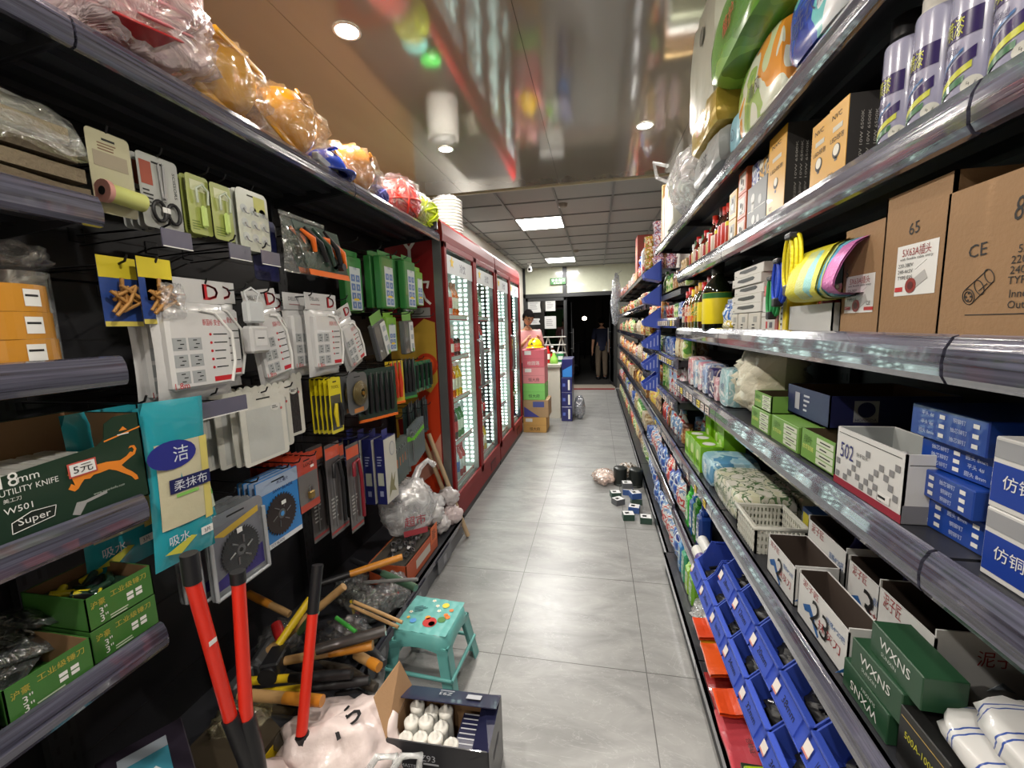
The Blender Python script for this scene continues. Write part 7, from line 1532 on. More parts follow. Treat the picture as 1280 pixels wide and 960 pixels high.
mb.grid(fn, 26, 20, FILM((226, 228, 220), .16, 26, 1.0)); mb.grid(lambda u, v: tuple(Vector(fn(u, v)) - Vector((0, 0, .010 + .005 * math.sin(u * 40)))), 26, 20, FILM((200, 204, 150), .12, 20, 1.0)); LG(mb, .53, SL1 + .012, -1.055, 'crinkled clear film lying over the folded sacks', 'plastic_wrap', 'film')
# tape rolls
TAPE = M((190, 132, 44), .3, coat=.6, var=.04); CORE = M((150, 120, 90), .8)
def tape(r=.066, h_=.052, m=TAPE, sticker=True):
    mb = MB(); ri = r * .58; mb.lathe([(ri, 0), (r, 0), (r, h_), (ri, h_), (ri, 0)], m, 40, smooth=False); mb.lathe([(ri, .0005), (ri - .003, .0005), (ri - .003, h_ - .0005), (ri, h_ - .0005)], CORE, 30)
    if sticker: 
        def fn(u, v): a = -.75 + u * .42; return ((r + .0006) * math.cos(a), (r + .0006) * math.sin(a), h_ * (.2 + .62 * v))
        mb.grid(fn, 6, 1, WHITE); 
        def f2(u, v): a = -.72 + u * .32; return ((r + .0010) * math.cos(a), (r + .0010) * math.sin(a), h_ * (.55 + .08 * v))
        mb.grid(f2, 6, 1, INK)
    return mb
tl = ('lowest', 'middle', 'topmost')
for i in range(3): t_ = thing(tape(.072, .052), 'tape_roll', (-1.135, .618 - .003 * i, SL2 + i * .0525), .6 + i * .1, tl[i] + ' brown packing tape roll of the stack of three on the near-left shelf', 'tape roll', 'tape rolls on the near-left shelf')
for i in range(2): thing(tape(.072, .052, sticker=False), 'tape_roll', (-1.10, .46, SL2 + i * .0525), .6, ('lower', 'upper')[i] + ' brown packing tape roll at the left picture edge', 'tape roll', 'tape rolls on the near-left shelf')
mb = MB(); mb.cyl((0, 0, 0), (0, 0, .20), .052, .052, FILM((214, 216, 216), .9, 8, .2), 24); mb.cyl((0, 0, .001), (0, 0, .199), .046, .046, M((196, 198, 198), .4), 20); thing(mb, 'clear_tape_roll', (-1.255, .72, SL2), 0, 'translucent white stretch film roll standing behind the brown tapes', 'film roll')
mb = MB(); mb.blob((0, 0, .03), (.055, .055, .035), CLEAR, .3, 4, 2, flat=.0); thing(mb, 'crumpled_wrap', (-1.255, .72, SL2 + .201), 0, 'crumpled clear plastic on top of the stretch film roll', 'wrapper')
mb = tape(.05, .07, PR([(206, 200, 190), (206, 200, 190), (160, 90, 80)], 60, .3, 1, .5), False); thing(mb, 'printed_tape_roll', (-1.20, .57, SL2 + .165), 0, 'pale printed tape roll above the brown tapes', 'tape roll')
for i in range(3): thing(tape(.05, .05, M((200, 200, 196), .3, coat=.5), False), 'white_tape_roll', (-1.255, .60, SL2 + .0005 + i * .0505), 0, ('lowest', 'middle', 'upper')[i] + ' white tape roll hidden behind the brown stack', 'tape roll', 'white tapes behind the brown ones')
# utility knife carton
KG = M((26, 50, 34), .4, coat=.3); t = empty('knife_carton', (-1.045, .52, SL3), LT, 'dark green open knife carton with a leaping orange big cat and price note', 'carton')
mb = MB(); w_, h_, d_ = .50, .20, .22; th = .003
mb.box(-w_ / 2, w_ / 2, 0, d_, 0, th, KG); mb.box(-w_ / 2, w_ / 2, d_ - th, d_, 0, h_, KG)
mb.box(-w_ / 2, w_ / 2, d_ - th - .001, d_ - th, .004, h_ - .002, CARDIN)
mb.prism([(-w_ / 2, 0), (w_ / 2, 0), (w_ / 2, h_), (w_ / 2 - .05, h_), (w_ / 2 - .07, h_ - .012), (w_ / 2 - .075, h_ * .78), (w_ / 2 - .09, h_ * .72), (-.02, h_ * .64), (-.04, h_ * .66), (-.05, h_ * .8), (-w_ / 2, h_ * .9)], th, KG, TF('front', 0, 0, 0) )
for sx in (-1, 1):
    mb.box(sx * w_ / 2 - (th if sx > 0 else 0), sx * w_ / 2 + (0 if sx > 0 else th), 0, d_, 0, h_, KG); mb.box(sx * (w_ / 2 - th) - .0006, sx * (w_ / 2 - th) + .0006, .004, d_ - .004, .004, h_ - .002, CARDIN)
X = TF('front', 0, -.0004, 0)
OR = M((222, 130, 40), .45)
mb.prism([(-w_ / 2, h_ * .83), (-.052, h_ * .72), (-.052, h_ * .705), (-w_ / 2, h_ * .815)], .0004, OR, X); mb.prism([(w_ / 2 - .076, h_ * .76), (w_ / 2 - .001, h_ * .84), (w_ / 2 - .001, h_ * .825), (w_ / 2 - .076, h_ * .745)], .0004, OR, X)
mb.text('18', .026, X @ T_(.018, .122, 0), WHITE, .026); mb.text('mm', .010, X @ T_(.045, .118, 0), WHITE); mb.text('UTILITY KNIFE', .011, X @ T_(.045, .100, 0), WHITE, .085); mb.text('美工刀', .008, X @ T_(.018, .085, 0), WHITE); mb.text('W501', .012, X @ T_(.024, .066, 0), WHITE)
X0 = X; X = X @ T_(.04, .008, 0) @ Matrix.Scale(.8, 4, (1, 0, 0)); mb.text('Super', .018, X @ T_(.004, .030, .0004), WHITE, .06); mb.prism([(-.038, .014), (.04, .024), (.044, .044), (.0, .047), (-.036, .036)], .0003, M((20, 30, 22), .5), X @ T_(0, 0, .0001)); mb.tube([(-.038, .014, .0006), (.04, .022, .0006), (.046, .042, .0006)], .0008, WHITE, 4, X=X); mb.tube([(-.038, .014, .0006), (-.036, .034, .0006), (.0, .045, .0006), (.046, .042, .0006)], .0008, WHITE, 4, X=X)
X = X0; cat_ = [(.065, .088), (.072, .098), (.079, .092), (.074, .112), (.068, .118), (.076, .134), (.092, .142), (.108, .134), (.128, .124), (.150, .124), (.168, .121), (.180, .119), (.196, .125), (.206, .133), (.212, .130), (.216, .136), (.212, .143), (.203, .142), (.208, .147), (.218, .146), (.222, .136), (.216, .124), (.204, .119), (.190, .112), (.181, .107), (.190, .096), (.204, .084), (.214, .072), (.216, .062), (.208, .062), (.200, .074), (.184, .086), (.168, .098), (.152, .106), (.132, .104), (.118, .104), (.110, .098), (.098, .100), (.092, .094), (.084, .084), (.076, .080)]
cat_ = [(.10 + (a - .065) * .86, (b - .06) * .95 + .045) for a, b in cat_]; mb.prism(cat_, .0006, OR, X @ T_(0, 0, .0008))
XP = X @ T_(.128, .108, .002) @ Matrix.Rotation(.03, 4, 'Z'); mb.rect(.050, .030, XP, M((190, 80, 70), .5)); mb.rect(.044, .024, XP @ T_(0, 0, .0006), WHITE); mb.text('5元', .017, XP @ T_(0, 0, .0012), INK, .034)
mb.prism([(.205, .166), (.214, .175), (.222, .166)], .0004, OR, X @ T_(0, 0, .0006)); mb.lines(1, .026, .006, X @ T_(.214, .158, 0), WHITE); mb.text('www.superknife.com', .007, X @ T_(.17, .045, 0), M((170, 180, 170), .5), .06); mb.prism([(.10, .018), (.112, .012), (.13, .038), (.11, .04)], .0004, M((150, 150, 150), .4), X); mb.rect(.05, .006, X @ T_(.14, .038, 0) @ Matrix.Rotation(.15, 4, 'Z'), M((150, 150, 150), .4))
mb.build('box', t)
mb = MB(); mb.box(-.19, .235, .006, .2, .004, .115, M((196, 196, 190), .5)); 
for k in range(14): mb.box(-.18 + k * .029, -.157 + k * .029, .008, .19, .114, .120, M((206, 206, 200), .35, coat=.3), .002)
LG(mb, .485, SL3 + .002, -1.046, 'white blister packs filling the dark green knife carton', 'knife_blisters', 'knife packs')
mb = MB(); mb.blob((0, .05, .025), (.09, .05, .028), BLACK, .2, 3, 4, flat=0); LG(mb, .43, SL3 + .13, -1.06, 'black plastic grip lying over the left part of the knife carton', 'black_grip', 'grip')
# small green boxes on the fourth shelf
SG2 = M((62, 112, 50), .4, coat=.2, var=.08)
def gbox(w_, h_, d_, opened=True):
    mb = MB(); (mb.tray(-w_ / 2, w_ / 2, 0, d_, 0, h_, .0025, SG2, CARDIN) if opened else mb.box(-w_ / 2, w_ / 2, 0, d_, 0, h_, SG2, .001))
    X = TF('front', 0, -.0004, h_ / 2); GO = M((190, 170, 70), .5)
    mb.text('工业级锤刀', h_ * .18, X @ T_(w_ * .12, h_ * .28, 0), GO, w_ * .56); mb.text('沪豪', h_ * .2, X @ T_(-w_ * .34, h_ * .22, 0), GO, w_ * .2)
    mb.text('3"', h_ * .2, X @ T_(-w_ * .28, -.05 * h_, 0), WHITE); mb.text('3"', h_ * .2, X @ T_(-w_ * .28, -h_ * .28, 0), WHITE)
    for i in range(4): mb.rect(w_ * .1, h_ * .1, X @ T_(w_ * .12 + (i % 2) * w_ * .14, -h_ * .02 - (i // 2) * h_ * .14, 0), WHITE)
    mb.lines(2, w_ * .4, h_ * .16, X @ T_(w_ * .0, -h_ * .38, 0), M((190, 200, 180), .5)); return mb
GB2 = 'small green printed boxes on the near-left shelf'
for i in range(2): LG(gbox(.135, .075, .18, i == 1), .69, SL4 + i * .0755, -1.06, ('closed lower', 'open upper')[i] + ' green printed box of the pair at the shelf end', 'green_printed_box', 'box', GB2)
LG(gbox(.135, .075, .2), .545, SL4, -1.045, 'open empty green printed box left of the stacked pair', 'green_printed_box', 'box', GB2)
LG(gbox(.135, .075, .2), .40, SL4, -1.045, 'open green printed box cut by the left picture edge', 'green_printed_box', 'box', GB2)
mb = MB(); r_ = random.Random(9)
for q in range(12): x, y, a = r_.uniform(-.04, .04), r_.uniform(.03, .14), r_.uniform(0, 3); d = Vector((math.cos(a), math.sin(a), r_.uniform(-.1, .3))) * .022; p = Vector((x, y, .055)); mb.tube([p - d, p + d], .008, r_.choice([BLACK, YSC, DKG2]), 6)
mb.box(-.055, .055, .02, .17, .004, .045, DKG2)
LG(mb, .69, SL4 + .0755 + .003, -1.065, 'black and yellow blades in the open upper green box', 'blade_packs', 'blades')
for i in range(5):
    mb = MB(); mb.pillow(.10, .12, .03, FILM((90, 96, 96), .75, 16), crk=.3, seed=i); mb.tube([(-.03, 0, .02), (.03, 0, .1)], .008, BLACK, 6)
    o = thing(mb, 'black_blister', (-1.16 - .03 * (i % 2), .50 + .035 * i, SL4 + .012 + .018 * i), 0, 'black tool in a glossy film pack behind the green boxes, %s of five' % ['first', 'second', 'third', 'fourth', 'last'][i], 'tool pack', 'black film packs behind the green boxes', rot=(-1.3, .1 * i, .5 + .4 * i))
# bottom near-left: dark tool boxes with teal labels on the base deck
def drillbox(label, loc, rz):
    t = empty('power_tool_box', loc, rz, label, 'tool box', 'dark power tool boxes on the base'); mb = MB(); D2 = M((38, 32, 44), .45); mb.box(-.09, .09, 0, .24, 0, .11, D2, .003); mb.build('body', t)
    mb = MB(); X = TF('top', 0, .12, .1105); mb.rect(.10, .16, X, M((60, 130, 150), .4)); mb.rect(.10, .04, X @ T_(0, .06, .0005), M((150, 160, 170), .5)); mb.prism([(-.04, -.07), (.04, -.05), (.02, -.01), (-.02, -.03)], .0004, M((200, 206, 206), .5), X @ T_(0, 0, .0008)); mb.build('label_panel', t, label='teal printed label')
    mb = MB(); mb.lathe([(.0, 0), (.032, 0), (.036, .01), (.036, .06), (.03, .06), (.028, .02), (0, .02)], BLACK, 18, X=Matrix.Translation((.05, -.03, .035)) @ Matrix.Rotation(PI / 2, 4, 'X')); mb.build('nozzle', t)
drillbox('dark power tool box with a teal label, right one under the near shelves', (-1.03, .66, .30), 1.0); drillbox('dark power tool box with a teal label, left one at the bottom picture edge', (-1.03, .48, .30), 1.2)
mb = MB(); mb.tray(-.24, .24, 0, .36, 0, .178, .004, M((30, 28, 34), .5), BLACK); mb.box(-.235, .235, .005, .355, .165, .175, M((30, 28, 34), .5)); LG(mb, .5, .1205, -.96, 'black storage crate on the base deck under the tool boxes', 'storage_crate', 'crate')

# ------------------------------------------------------------------ long tools and hammers piled on the left base deck
RDH = M((216, 44, 26), .35, coat=.2)
t = empty('bolt_cutter', (-.86, .77, .155), 0, 'tall bolt cutter with two red handles and black grips, nearest to the camera', 'bolt cutter')
def lp(px, py, X): v = A(px, py, X=X); return Vector((v.x + .86, v.y - .77, v.z - .155))
for (a, b, c_, dxx) in (((236, 692), (241, 728), (288, 897), -.89), ((297, 714), (298, 728), (308, 897), -.87)):
    pa, pb, pc = lp(*a, dxx), lp(*b, dxx), lp(*c_, dxx)
    mb = MB(); mb.tube([pb, pc], .0155, RDH, 14); mb.rect(.02, .012, Matrix.Translation((pb * .6 + pc * .4) + Vector((.0158, -.004, 0))) @ TF('right', 0, 0, 0), WHITE) if dxx == -.89 else None; h = mb.build('handle', t, label='red tubular handle')
    mb = MB(); mb.tube([pa, pb], .0175, BLACK, 14); mb.build('grip', h)
mb = MB(); p1, p2 = lp(288, 897, -.89), lp(308, 897, -.87); j = Vector((.0, .02, .16))
mb.tube([p1, p1 * .5 + j * .5 + Vector((0, 0, .02)), j], [.020, .024, .022], BLACK, 10); mb.tube([p2, p2 * .5 + j * .5 + Vector((0, 0, .02)), j], [.020, .024, .022], BLACK, 10); mb.box(-.02, .03, -.03, .06, .02, .17, BLACK, .01); mb.build('jaws', t, label='black jaw head')
t = empty('crowbar_cutter', (-.86, 1.0, .155), 0, 'single red-handled cutter with a black grip leaning over the hammers', 'bolt cutter')
a, b, c_ = A(397, 706, X=-.9), A(391, 766, X=-.9), A(377, 918, X=-.88); o0 = Vector((-.86, 1.0, .155))
mb = MB(); mb.tube([b - o0, c_ - o0], .0165, RDH, 14); h = mb.build('handle', t, label='red tubular handle'); mb = MB(); mb.tube([a - o0, b - o0], .018, BLACK, 14); mb.build('grip', h); mb = MB(); mb.tube([c_ - o0, Vector((0, -.02, .05)), Vector((0, -.02, .0))], [.02, .022, .03], BLACK, 10); mb.build('jaws', t, label='black jaw head')
WD = M((176, 140, 92), .5, var=.1, coat=.3); AM = M((196, 128, 40), .35, coat=.5); YG = M((206, 176, 30), .4); 
def sec(mb, p, q, parts, r):
    d = q - p
    for (f0, f1, m, k) in parts: mb.tube([p + d * f0, p + d * ((f0 + f1) / 2), p + d * f1], [r * k * .95, r * k * 1.04, r * k * .96], m, 12)
def tool(px0, px1, Z0_, Z1_, parts, r, label, name, cat, head=None):
    p, q = A(*px0, Z=Z0_), A(*px1, Z=Z1_); o0 = Vector(((p.x + q.x) / 2, (p.y + q.y) / 2, .155)); t = empty(name, o0, 0, label, cat, 'hammers and handles piled on the left base')
    mb = MB(); sec(mb, p - o0, q - o0, parts, r); mb.build('handle', t)
    if head:
        mb = MB(); d = (q - p).normalized(); s = d.cross(Vector((0, 0, 1))).normalized(); u_ = s.cross(d); c0 = p - o0; R_ = Matrix([s, d, u_]).transposed().to_4x4(); 
        mb.box(-head[0] / 2, head[0] / 2, -head[1] / 2, head[1] / 2, -head[1] / 2, head[1] / 2, head[2], .006, X=Matrix.Translation(c0) @ R_)
        if len(head) > 3: mb.cyl((head[0] / 2, 0, 0), (head[0] / 2 + .02, 0, 0), head[1] * .42, head[1] * .5, head[2], 14, X=Matrix.Translation(c0) @ R_)
        mb.build('head', t)
    return t
GM = M((92, 94, 96), .45, .5)
tool((330, 818), (430, 733), .27, .52, [(0, 1, WD, 1)], .0155, 'hammer with a grey steel head and long plain wooden handle', 'hammer', 'hammer', (.13, .05, GM, 1))
tool((362, 768), (310, 742), .34, .40, [(0, .45, WD, 1), (.45, 1, AM, 1.1)], .0145, 'short amber-tipped wooden handle at the back left of the pile', 'tool_shaft', 'handle')
tool((348, 806), (388, 748), .36, .46, [(0, 1, YG, 1)], .015, 'yellow handle standing behind the plain hammer', 'tool_shaft', 'handle')
tool((345, 828), (466, 806), .33, .36, [(0, .55, WD, 1), (.55, 1, AM, 1.15)], .0155, 'mallet with a film-wrapped black head and amber-ended wooden handle', 'mallet', 'hammer', (.10, .065, BLACK, 1))
tool((445, 818), (474, 834), .30, .30, [(0, .6, WD, 1.1), (.6, 1, AM, 1.2)], .0155, 'short amber handle end pointing at the stool', 'tool_shaft', 'handle')
tool((300, 852), (440, 842), .30, .33, [(0, .45, YG, 1), (.45, 1, BLACK, 1.25)], .0135, 'yellow handle with a long black grip, upper one', 'hammer', 'hammer', (.1, .04, GM))
tool((300, 870), (462, 850), .26, .28, [(0, .5, YG, 1), (.5, 1, BLACK, 1.25)], .0135, 'yellow handle with a long black grip, lower one', 'hammer', 'hammer', (.1, .04, GM))
tool((300, 868), (403, 876), .33, .34, [(0, .55, WD, 1), (.55, 1, AM, 1.05)], .0175, 'thick wooden handle with a yellow label and amber end, lowest in the pile', 'tool_shaft', 'handle')
tool((442, 752), (503, 778), .42, .38, [(0, 1, WD, 1)], .007, 'thin wooden handle, upper of the pale pair', 'chisel', 'chisel'); tool((438, 757), (498, 784), .40, .35, [(0, 1, WD, 1)], .007, 'thin wooden handle, lower of the pale pair', 'chisel', 'chisel')
tool((400, 730), (503, 696), .43, .47, [(0, .35, BLACK, 1), (.35, 1, AM, 1.1)], .014, 'amber handle wrapped in film near the orange box', 'tool_shaft', 'handle')
tool((396, 812), (482, 788), .38, .41, [(0, 1, M((54, 50, 48), .3, coat=.6), 1.6)], .012, 'dark film-wrapped chisel across the top of the pile', 'chisel', 'chisel')
tool((375, 790), (395, 765), .40, .5, [(0, 1, M((60, 90, 60), .3), 1)], .014, 'green gripped tool standing in the pile', 'pliers', 'pliers')
tool((420, 772), (445, 790), .39, .36, [(0, 1, M((60, 150, 60), .3), 1)], .008, 'small bright green handled screwdriver', 'screwdriver', 'screwdriver')
tool((352, 800), (345, 780), .34, .37, [(0, 1, M((150, 30, 30), .3), 1)], .02, 'small red tool end in the pile', 'tool_end', 'tool')
tool((440, 700), (520, 735), .40, .37, [(0, .5, BLACK, 1), (.5, 1, M((70, 100, 80), .3, coat=.5), 1.3)], .013, 'dark green grip lying under the amber film handle', 'pliers', 'pliers')
tool((455, 728), (522, 724), .36, .42, [(0, 1, M((150, 150, 150), .25, .4), 1)], .008, 'thin steel rod crossing the bags', 'rod', 'rod')
r_ = random.Random(21)
dk = [((340, 880), (420, 900)), ((330, 895), (400, 930)), ((400, 830), (470, 860)), ((420, 870), (470, 880)), ((410, 780), (470, 800)), ((380, 780), (430, 800)), ((430, 740), (480, 760)), ((360, 830), (430, 850)), ((440, 800), (480, 830)), ((320, 910), (380, 950))]
for i, (a, b) in enumerate(dk):
    zz = .20 + .02 * (i % 3); p, q = A(*a, Z=zz), A(*b, Z=zz); c0 = (p + q) / 2; mb = MB(); L = (q - p).length / 2
    mb.tube([Vector((-L, 0, .0)), Vector((0, 0, .012)), Vector((L, 0, 0))], [.014, .026, .016], r_.choice([BLACK, M((44, 46, 50), .35, coat=.4), M((60, 54, 46), .4)]), 10)
    thing(mb, 'dark_tool', (c0.x, c0.y, zz), math.atan2(q.y - p.y, q.x - p.x), 'dark hand tool lying low in the hammer pile', 'tool', 'dark tools low in the pile')
for i, (px, py, rx, c) in enumerate(((350, 795, .09, (120, 120, 120)), (300, 900, .09, (200, 190, 150)), (430, 790, .10, (90, 90, 92)), (470, 750, .09, (110, 112, 110)), (440, 730, .10, (60, 62, 60)))):
    v = A(px, py, Z=.24); mb = MB(); mb.blob((0, 0, .05), (rx, rx * .8, .07), FILM(c, .45, 16), .35, 3, i + 11, flat=.0); thing(mb, 'plastic_bag', (v.x, v.y, .17), .4 * i, 'crinkled %s film bag among the tools, %s' % (['grey', 'yellowish', 'dark grey', 'smoky', 'black'][i], ['behind the mallet', 'beside the bolt cutter', 'in the middle of the pile', 'near the stool', 'at the back'][i]), 'bag', 'film bags among the tools')
mb = MB(); mb.box(-.16, .16, 0, .24, 0, .09, M((60, 52, 40), .5)); mb.box(-.15, .15, -.001, 0, .02, .07, YG); LG(mb, .93, .151, -1.0, 'low box with a yellow side under the hammer handles', 'tool_crate', 'box')
# orange box with hex nuts
OC = M((176, 80, 44), .5); mb = MB(); mb.tray(-.22, .22, 0, .22, 0, .12, .004, OC, CARDIN); X = TF('left', -.2204, .1, .06); mb.rect(.1, .06, X, M((190, 90, 50), .5)); mb.lines(4, .08, .05, X @ T_(0, 0, .0005), INK); mb.rect(.2, .05, TF('front', 0, -.0005, .06), M((190, 180, 170), .5)); mb.prism([(-.05, 0), (.05, .0), (.06, .1), (-.04, .1)], .003, M((206, 100, 50), .5), TF('front', .16, -.001, .06)); mb.lines(5, .06, .06, TF('front', .165, -.0015, .11), INK)
LG(mb, 2.12, .151, -.98, 'orange printed carton of hex nuts under the shopping bag', 'orange_carton', 'carton')
nm_ = MB(); n_ = [(.013 * math.cos(k * PI / 3), .013 * math.sin(k * PI / 3)) for k in range(6)]
for k in range(6):
    a0, a1 = k * PI / 3, (k + 1) * PI / 3
    for (za, zb, ra, rb) in ((0, 0, .007, .013), (.01, .01, .007, .013), (0, .01, .013, .013), (0, .01, .007, .007)):
        nm_.add([(ra * math.cos(a0), ra * math.sin(a0), za), (ra * math.cos(a1), ra * math.sin(a1), za), (rb * math.cos(a1), rb * math.sin(a1), zb), (rb * math.cos(a0), rb * math.sin(a0), zb)], [(0, 1, 2, 3)], STEEL)
nut = hide_proto(nm_, 'nut')
for k in range(22): put(nut, 'hex_nut', (-1.02 - r_.uniform(0, .14), 1.95 + r_.uniform(0, .3), .262 + r_.uniform(0, .02)), 0, 'shiny hex nut heaped in the orange carton', 'nut', 'hex nuts in the orange carton', 1.5, (r_.uniform(-.8, .8), r_.uniform(-.8, .8), r_.uniform(0, 3)))
mb = MB(); mb.box(-.20, .20, .015, .21, 0, .108, M((70, 66, 60), .6)); LG(mb, 2.12, .155, -.985, 'grey packing filling the orange carton below the nuts', 'packing', 'packing')
# shopping bag with red print
mb = MB(); FB = FILM((236, 236, 238), .75, 9, .6, .2); mb.blob((0, 0, .16), (.16, .16, .17), FB, .13, 2.4, 5, flat=.0, p=.85, nu=40, nv=24); mb.tube([(.03, .02, .28), (.05, .08, .38), (.09, .12, .42), (.12, .15, .38)], [.03, .022, .016, .02], FB, 8)
mb.text('超市', .06, TF('front', 0, 0, 0) if False else Matrix.Translation((.125, -.125, .14)) @ Matrix.Rotation(-.78, 4, 'Z') @ TF('right', 0, 0, 0), M((170, 40, 60), .4)); mb.rect(.14, .035, Matrix.Translation((.125, -.125, .07)) @ Matrix.Rotation(-.78, 4, 'Z') @ TF('right', 0, 0, 0), M((170, 60, 70), .45))
thing(mb, 'shopping_bag', (-1.14, 2.28, .27), -.1, 'translucent white shopping bag with red print on the orange carton', 'bag')
for i, (x, y, z, c) in enumerate(((-1.04, 2.52, .152, (200, 196, 196)), (-1.0, 2.66, .152, (206, 190, 190)), (-1.1, 2.6, .26, (206, 206, 208)), (-1.03, 2.70, .27, (196, 190, 190)), (-1.12, 2.72, .155, (180, 150, 150)), (-1.05, 2.45, .25, (206, 204, 204)))):
    mb = MB(); mb.blob((0, 0, .055), (.075, .07, .06), M(c, .35, coat=.4, bump=.5, bscale=25), .35, 3, i + 20, flat=0); thing(mb, 'wrapped_bundle', (x, y, z), i, 'crumpled white wrapped bundle by the fridge end, %s' % ['front left', 'front right', 'upper left', 'upper right', 'rear', 'topmost near the shopping bag'][i], 'bundle', 'white bundles at the shelf end')
for i, (x, y, z, c) in enumerate(((-1.0, 1.78, .152, (170, 170, 172)), (-1.08, 1.66, .152, (120, 122, 120)))):
    mb = MB(); mb.blob((0, 0, .06), (.08, .10, .08), FILM(c, .5, 14), .3, 3, i + 30, flat=0); thing(mb, 'plastic_bag', (x, y, z), i, ('clear bag of yellow and black fittings before the orange carton', 'smoky clear bag of hand tools before the orange carton')[i], 'bag')
    for q in range(8): d = Vector((r_.uniform(-1, 1), r_.uniform(-1, 1), r_.uniform(-.2, .3))).normalized() * .035; p = Vector((x + r_.uniform(-.04, .04), y + r_.uniform(-.05, .05), z + .05 + r_.uniform(0, .04))); m_ = MB(); m_.tube([-d, d], .007, r_.choice([YG, BLACK, RED, GREEN, STEEL]), 6); thing(m_, 'hand_tool', p, 0, ('small fitting inside the clear bag before the orange carton', 'small hand tool inside the smoky clear bag')[i], 'tool', ('fittings in the clear bag', 'tools in the smoky bag')[i])
# wooden sticks leaning at the fridge corner
for i, ((bx, by), (tx, ty)) in enumerate((((585, 670), (541, 556)), ((576, 668), (534, 562)))):
    b = A(bx, by, Z=0.012); tp = A(tx, ty, Y=2.77); tp = b + (tp - b) * 1.12; mb = MB(); mb.tube([Vector((0, 0, 0)), tp - b], .0165, M((176, 152, 120), .6, var=.1), 12); thing(mb, 'wooden_pole', b, 0, ('front', 'rear')[i] + ' one of two pale wooden poles leaning at the fridge corner', 'pole', 'wooden poles')
# kick drawers on the deck front
for k in range(5):
    mb = MB(); mb.box(0, .004, -.12, .12, 0, .09, M((84, 86, 92), .35, coat=.3), .001); mb.rect(.05, .05, TF('right', .0045, .0, .045), M((140, 142, 146), .5)); o = mb.build('drawer_front', u3 if k > 2 else u2); o.location = (-.945, [.95, 1.25, 1.55, 1.95, 2.35][k], .02)
# ------------------------------------------------------------------ stool, sealant carton and bags on the floor
t = empty('stool', (-.715, 1.575, 0), -.06, 'small teal plastic stool with a printed top', 'stool')
TL = M((100, 168, 164), .35, coat=.3, var=.03); SW, SD, SH, TW, TD = .165, .145, .265, .12, .11
mb = MB()
def topz(x, y):
    return SH + .0025 * (abs(math.sin(x * 70)) * abs(math.sin(y * 70 + x * 30)))
mb.grid(lambda u, v: ((u - .5) * 2 * TW, (v - .5) * 2 * TD, topz((u - .5) * 2 * TW, (v - .5) * 2 * TD)), 40, 36, TL)
for i in range(4):   # rolled edge
    pass
n = 32; ring = lambda f, z: [((TW + f) * max(-1, min(1, 1.25 * math.cos(a))), (TD + f) * max(-1, min(1, 1.25 * math.sin(a))), z) for a in [2 * PI * k / n for k in range(n)]]
seat_mb = mb
mb = MB(); R0, R1, R2 = ring(.0, SH), ring(.008, SH - .008), ring(.012, SH - .055)
mb.add(R0 + R1 + R2, [(k * n + i, k * n + (i + 1) % n, (k + 1) * n + (i + 1) % n, (k + 1) * n + i)[::-1] for k in range(2) for i in range(n)], TL, True); mb.build('apron', t)
for sx in (-1, 1):
    for sy in (-1, 1):
        mb = MB(); a0 = Vector((sx * (TW + .008), sy * (TD + .008), SH - .05)); b0 = Vector((sx * SW, sy * SD, 0))
        for (dx, dy) in ((-sx * .045, 0), (0, -sy * .045)):
            q0, q1 = a0, a0 + Vector((dx * 1.1, dy * 1.1, 0)); r0, r1 = b0, b0 + Vector((dx, dy, 0)); nrm = Vector((0, -sy * .006, 0)) if dx else Vector((-sx * .006, 0, 0))
            V = [q0, q1, r1, r0]; V += [v + nrm for v in V]; mb.add([tuple(v) for v in V], [(0, 1, 2, 3), (4, 7, 6, 5), (0, 4, 5, 1), (1, 5, 6, 2), (2, 6, 7, 3), (3, 7, 4, 0)], TL)
        mb.build('leg', t)
for (a, b) in (((-1, -1), (1, -1)), ((1, -1), (1, 1)), ((1, 1), (-1, 1)), ((-1, 1), (-1, -1))):
    f = .42; k = 1 - f; P_ = lambda s: Vector((s[0] * (SW * k + (TW + .008) * f), s[1] * (SD * k + (TD + .008) * f), (SH - .05) * f)); mb = MB()
    mb.tube([P_(a), P_(b)], .008, TL, 8); mb.build('stretcher', t); mb = MB(); a_, b_ = Vector((a[0] * (TW + .012), a[1] * (TD + .012), SH - .055)), Vector((b[0] * (TW + .012), b[1] * (TD + .012), SH - .055)); nrm = Vector((0, 0, -1)); V = []
    for q in range(9): f2 = q / 8; p = a_ + (b_ - a_) * f2; V += [tuple(p), tuple(p + nrm * (.035 * (abs(2 * f2 - 1) ** 2) + .002))]
    mb.add(V, [(2 * q, 2 * q + 2, 2 * q + 3, 2 * q + 1) for q in range(8)], TL, False); mb.build('arch', t)
mb = seat_mb; X = TF('top', 0, 0, SH + .003)   # printed flowers and small plain birds' colours as abstract blobs
for (x, y, r, c) in ((.02, -.045, .030, (176, 40, 36)), (.032, -.052, .014, (226, 210, 190)), (.064, -.02, .018, (70, 120, 60)), (.082, .0, .012, (220, 120, 40)), (.07, .012, .010, (220, 120, 40)), (.045, .07, .016, (226, 196, 60)), (.082, .045, .010, (200, 120, 60)), (-.055, -.05, .014, (90, 150, 210)), (-.085, -.035, .007, (226, 170, 60)), (.0, -.02, .012, (226, 140, 40))): mb.disc(r, X @ T_(x, y), M(c, .4))
for (x, y) in ((-.02, .09), (.01, .06), (-.09, -.0), (.03, .03)):
    for k in range(5): mb.disc(.0035, X @ T_(x + .006 * math.cos(k * 1.256), y + .006 * math.sin(k * 1.256)), WHITE)
    mb.disc(.003, X @ T_(x, y, .0005), YELLOW)
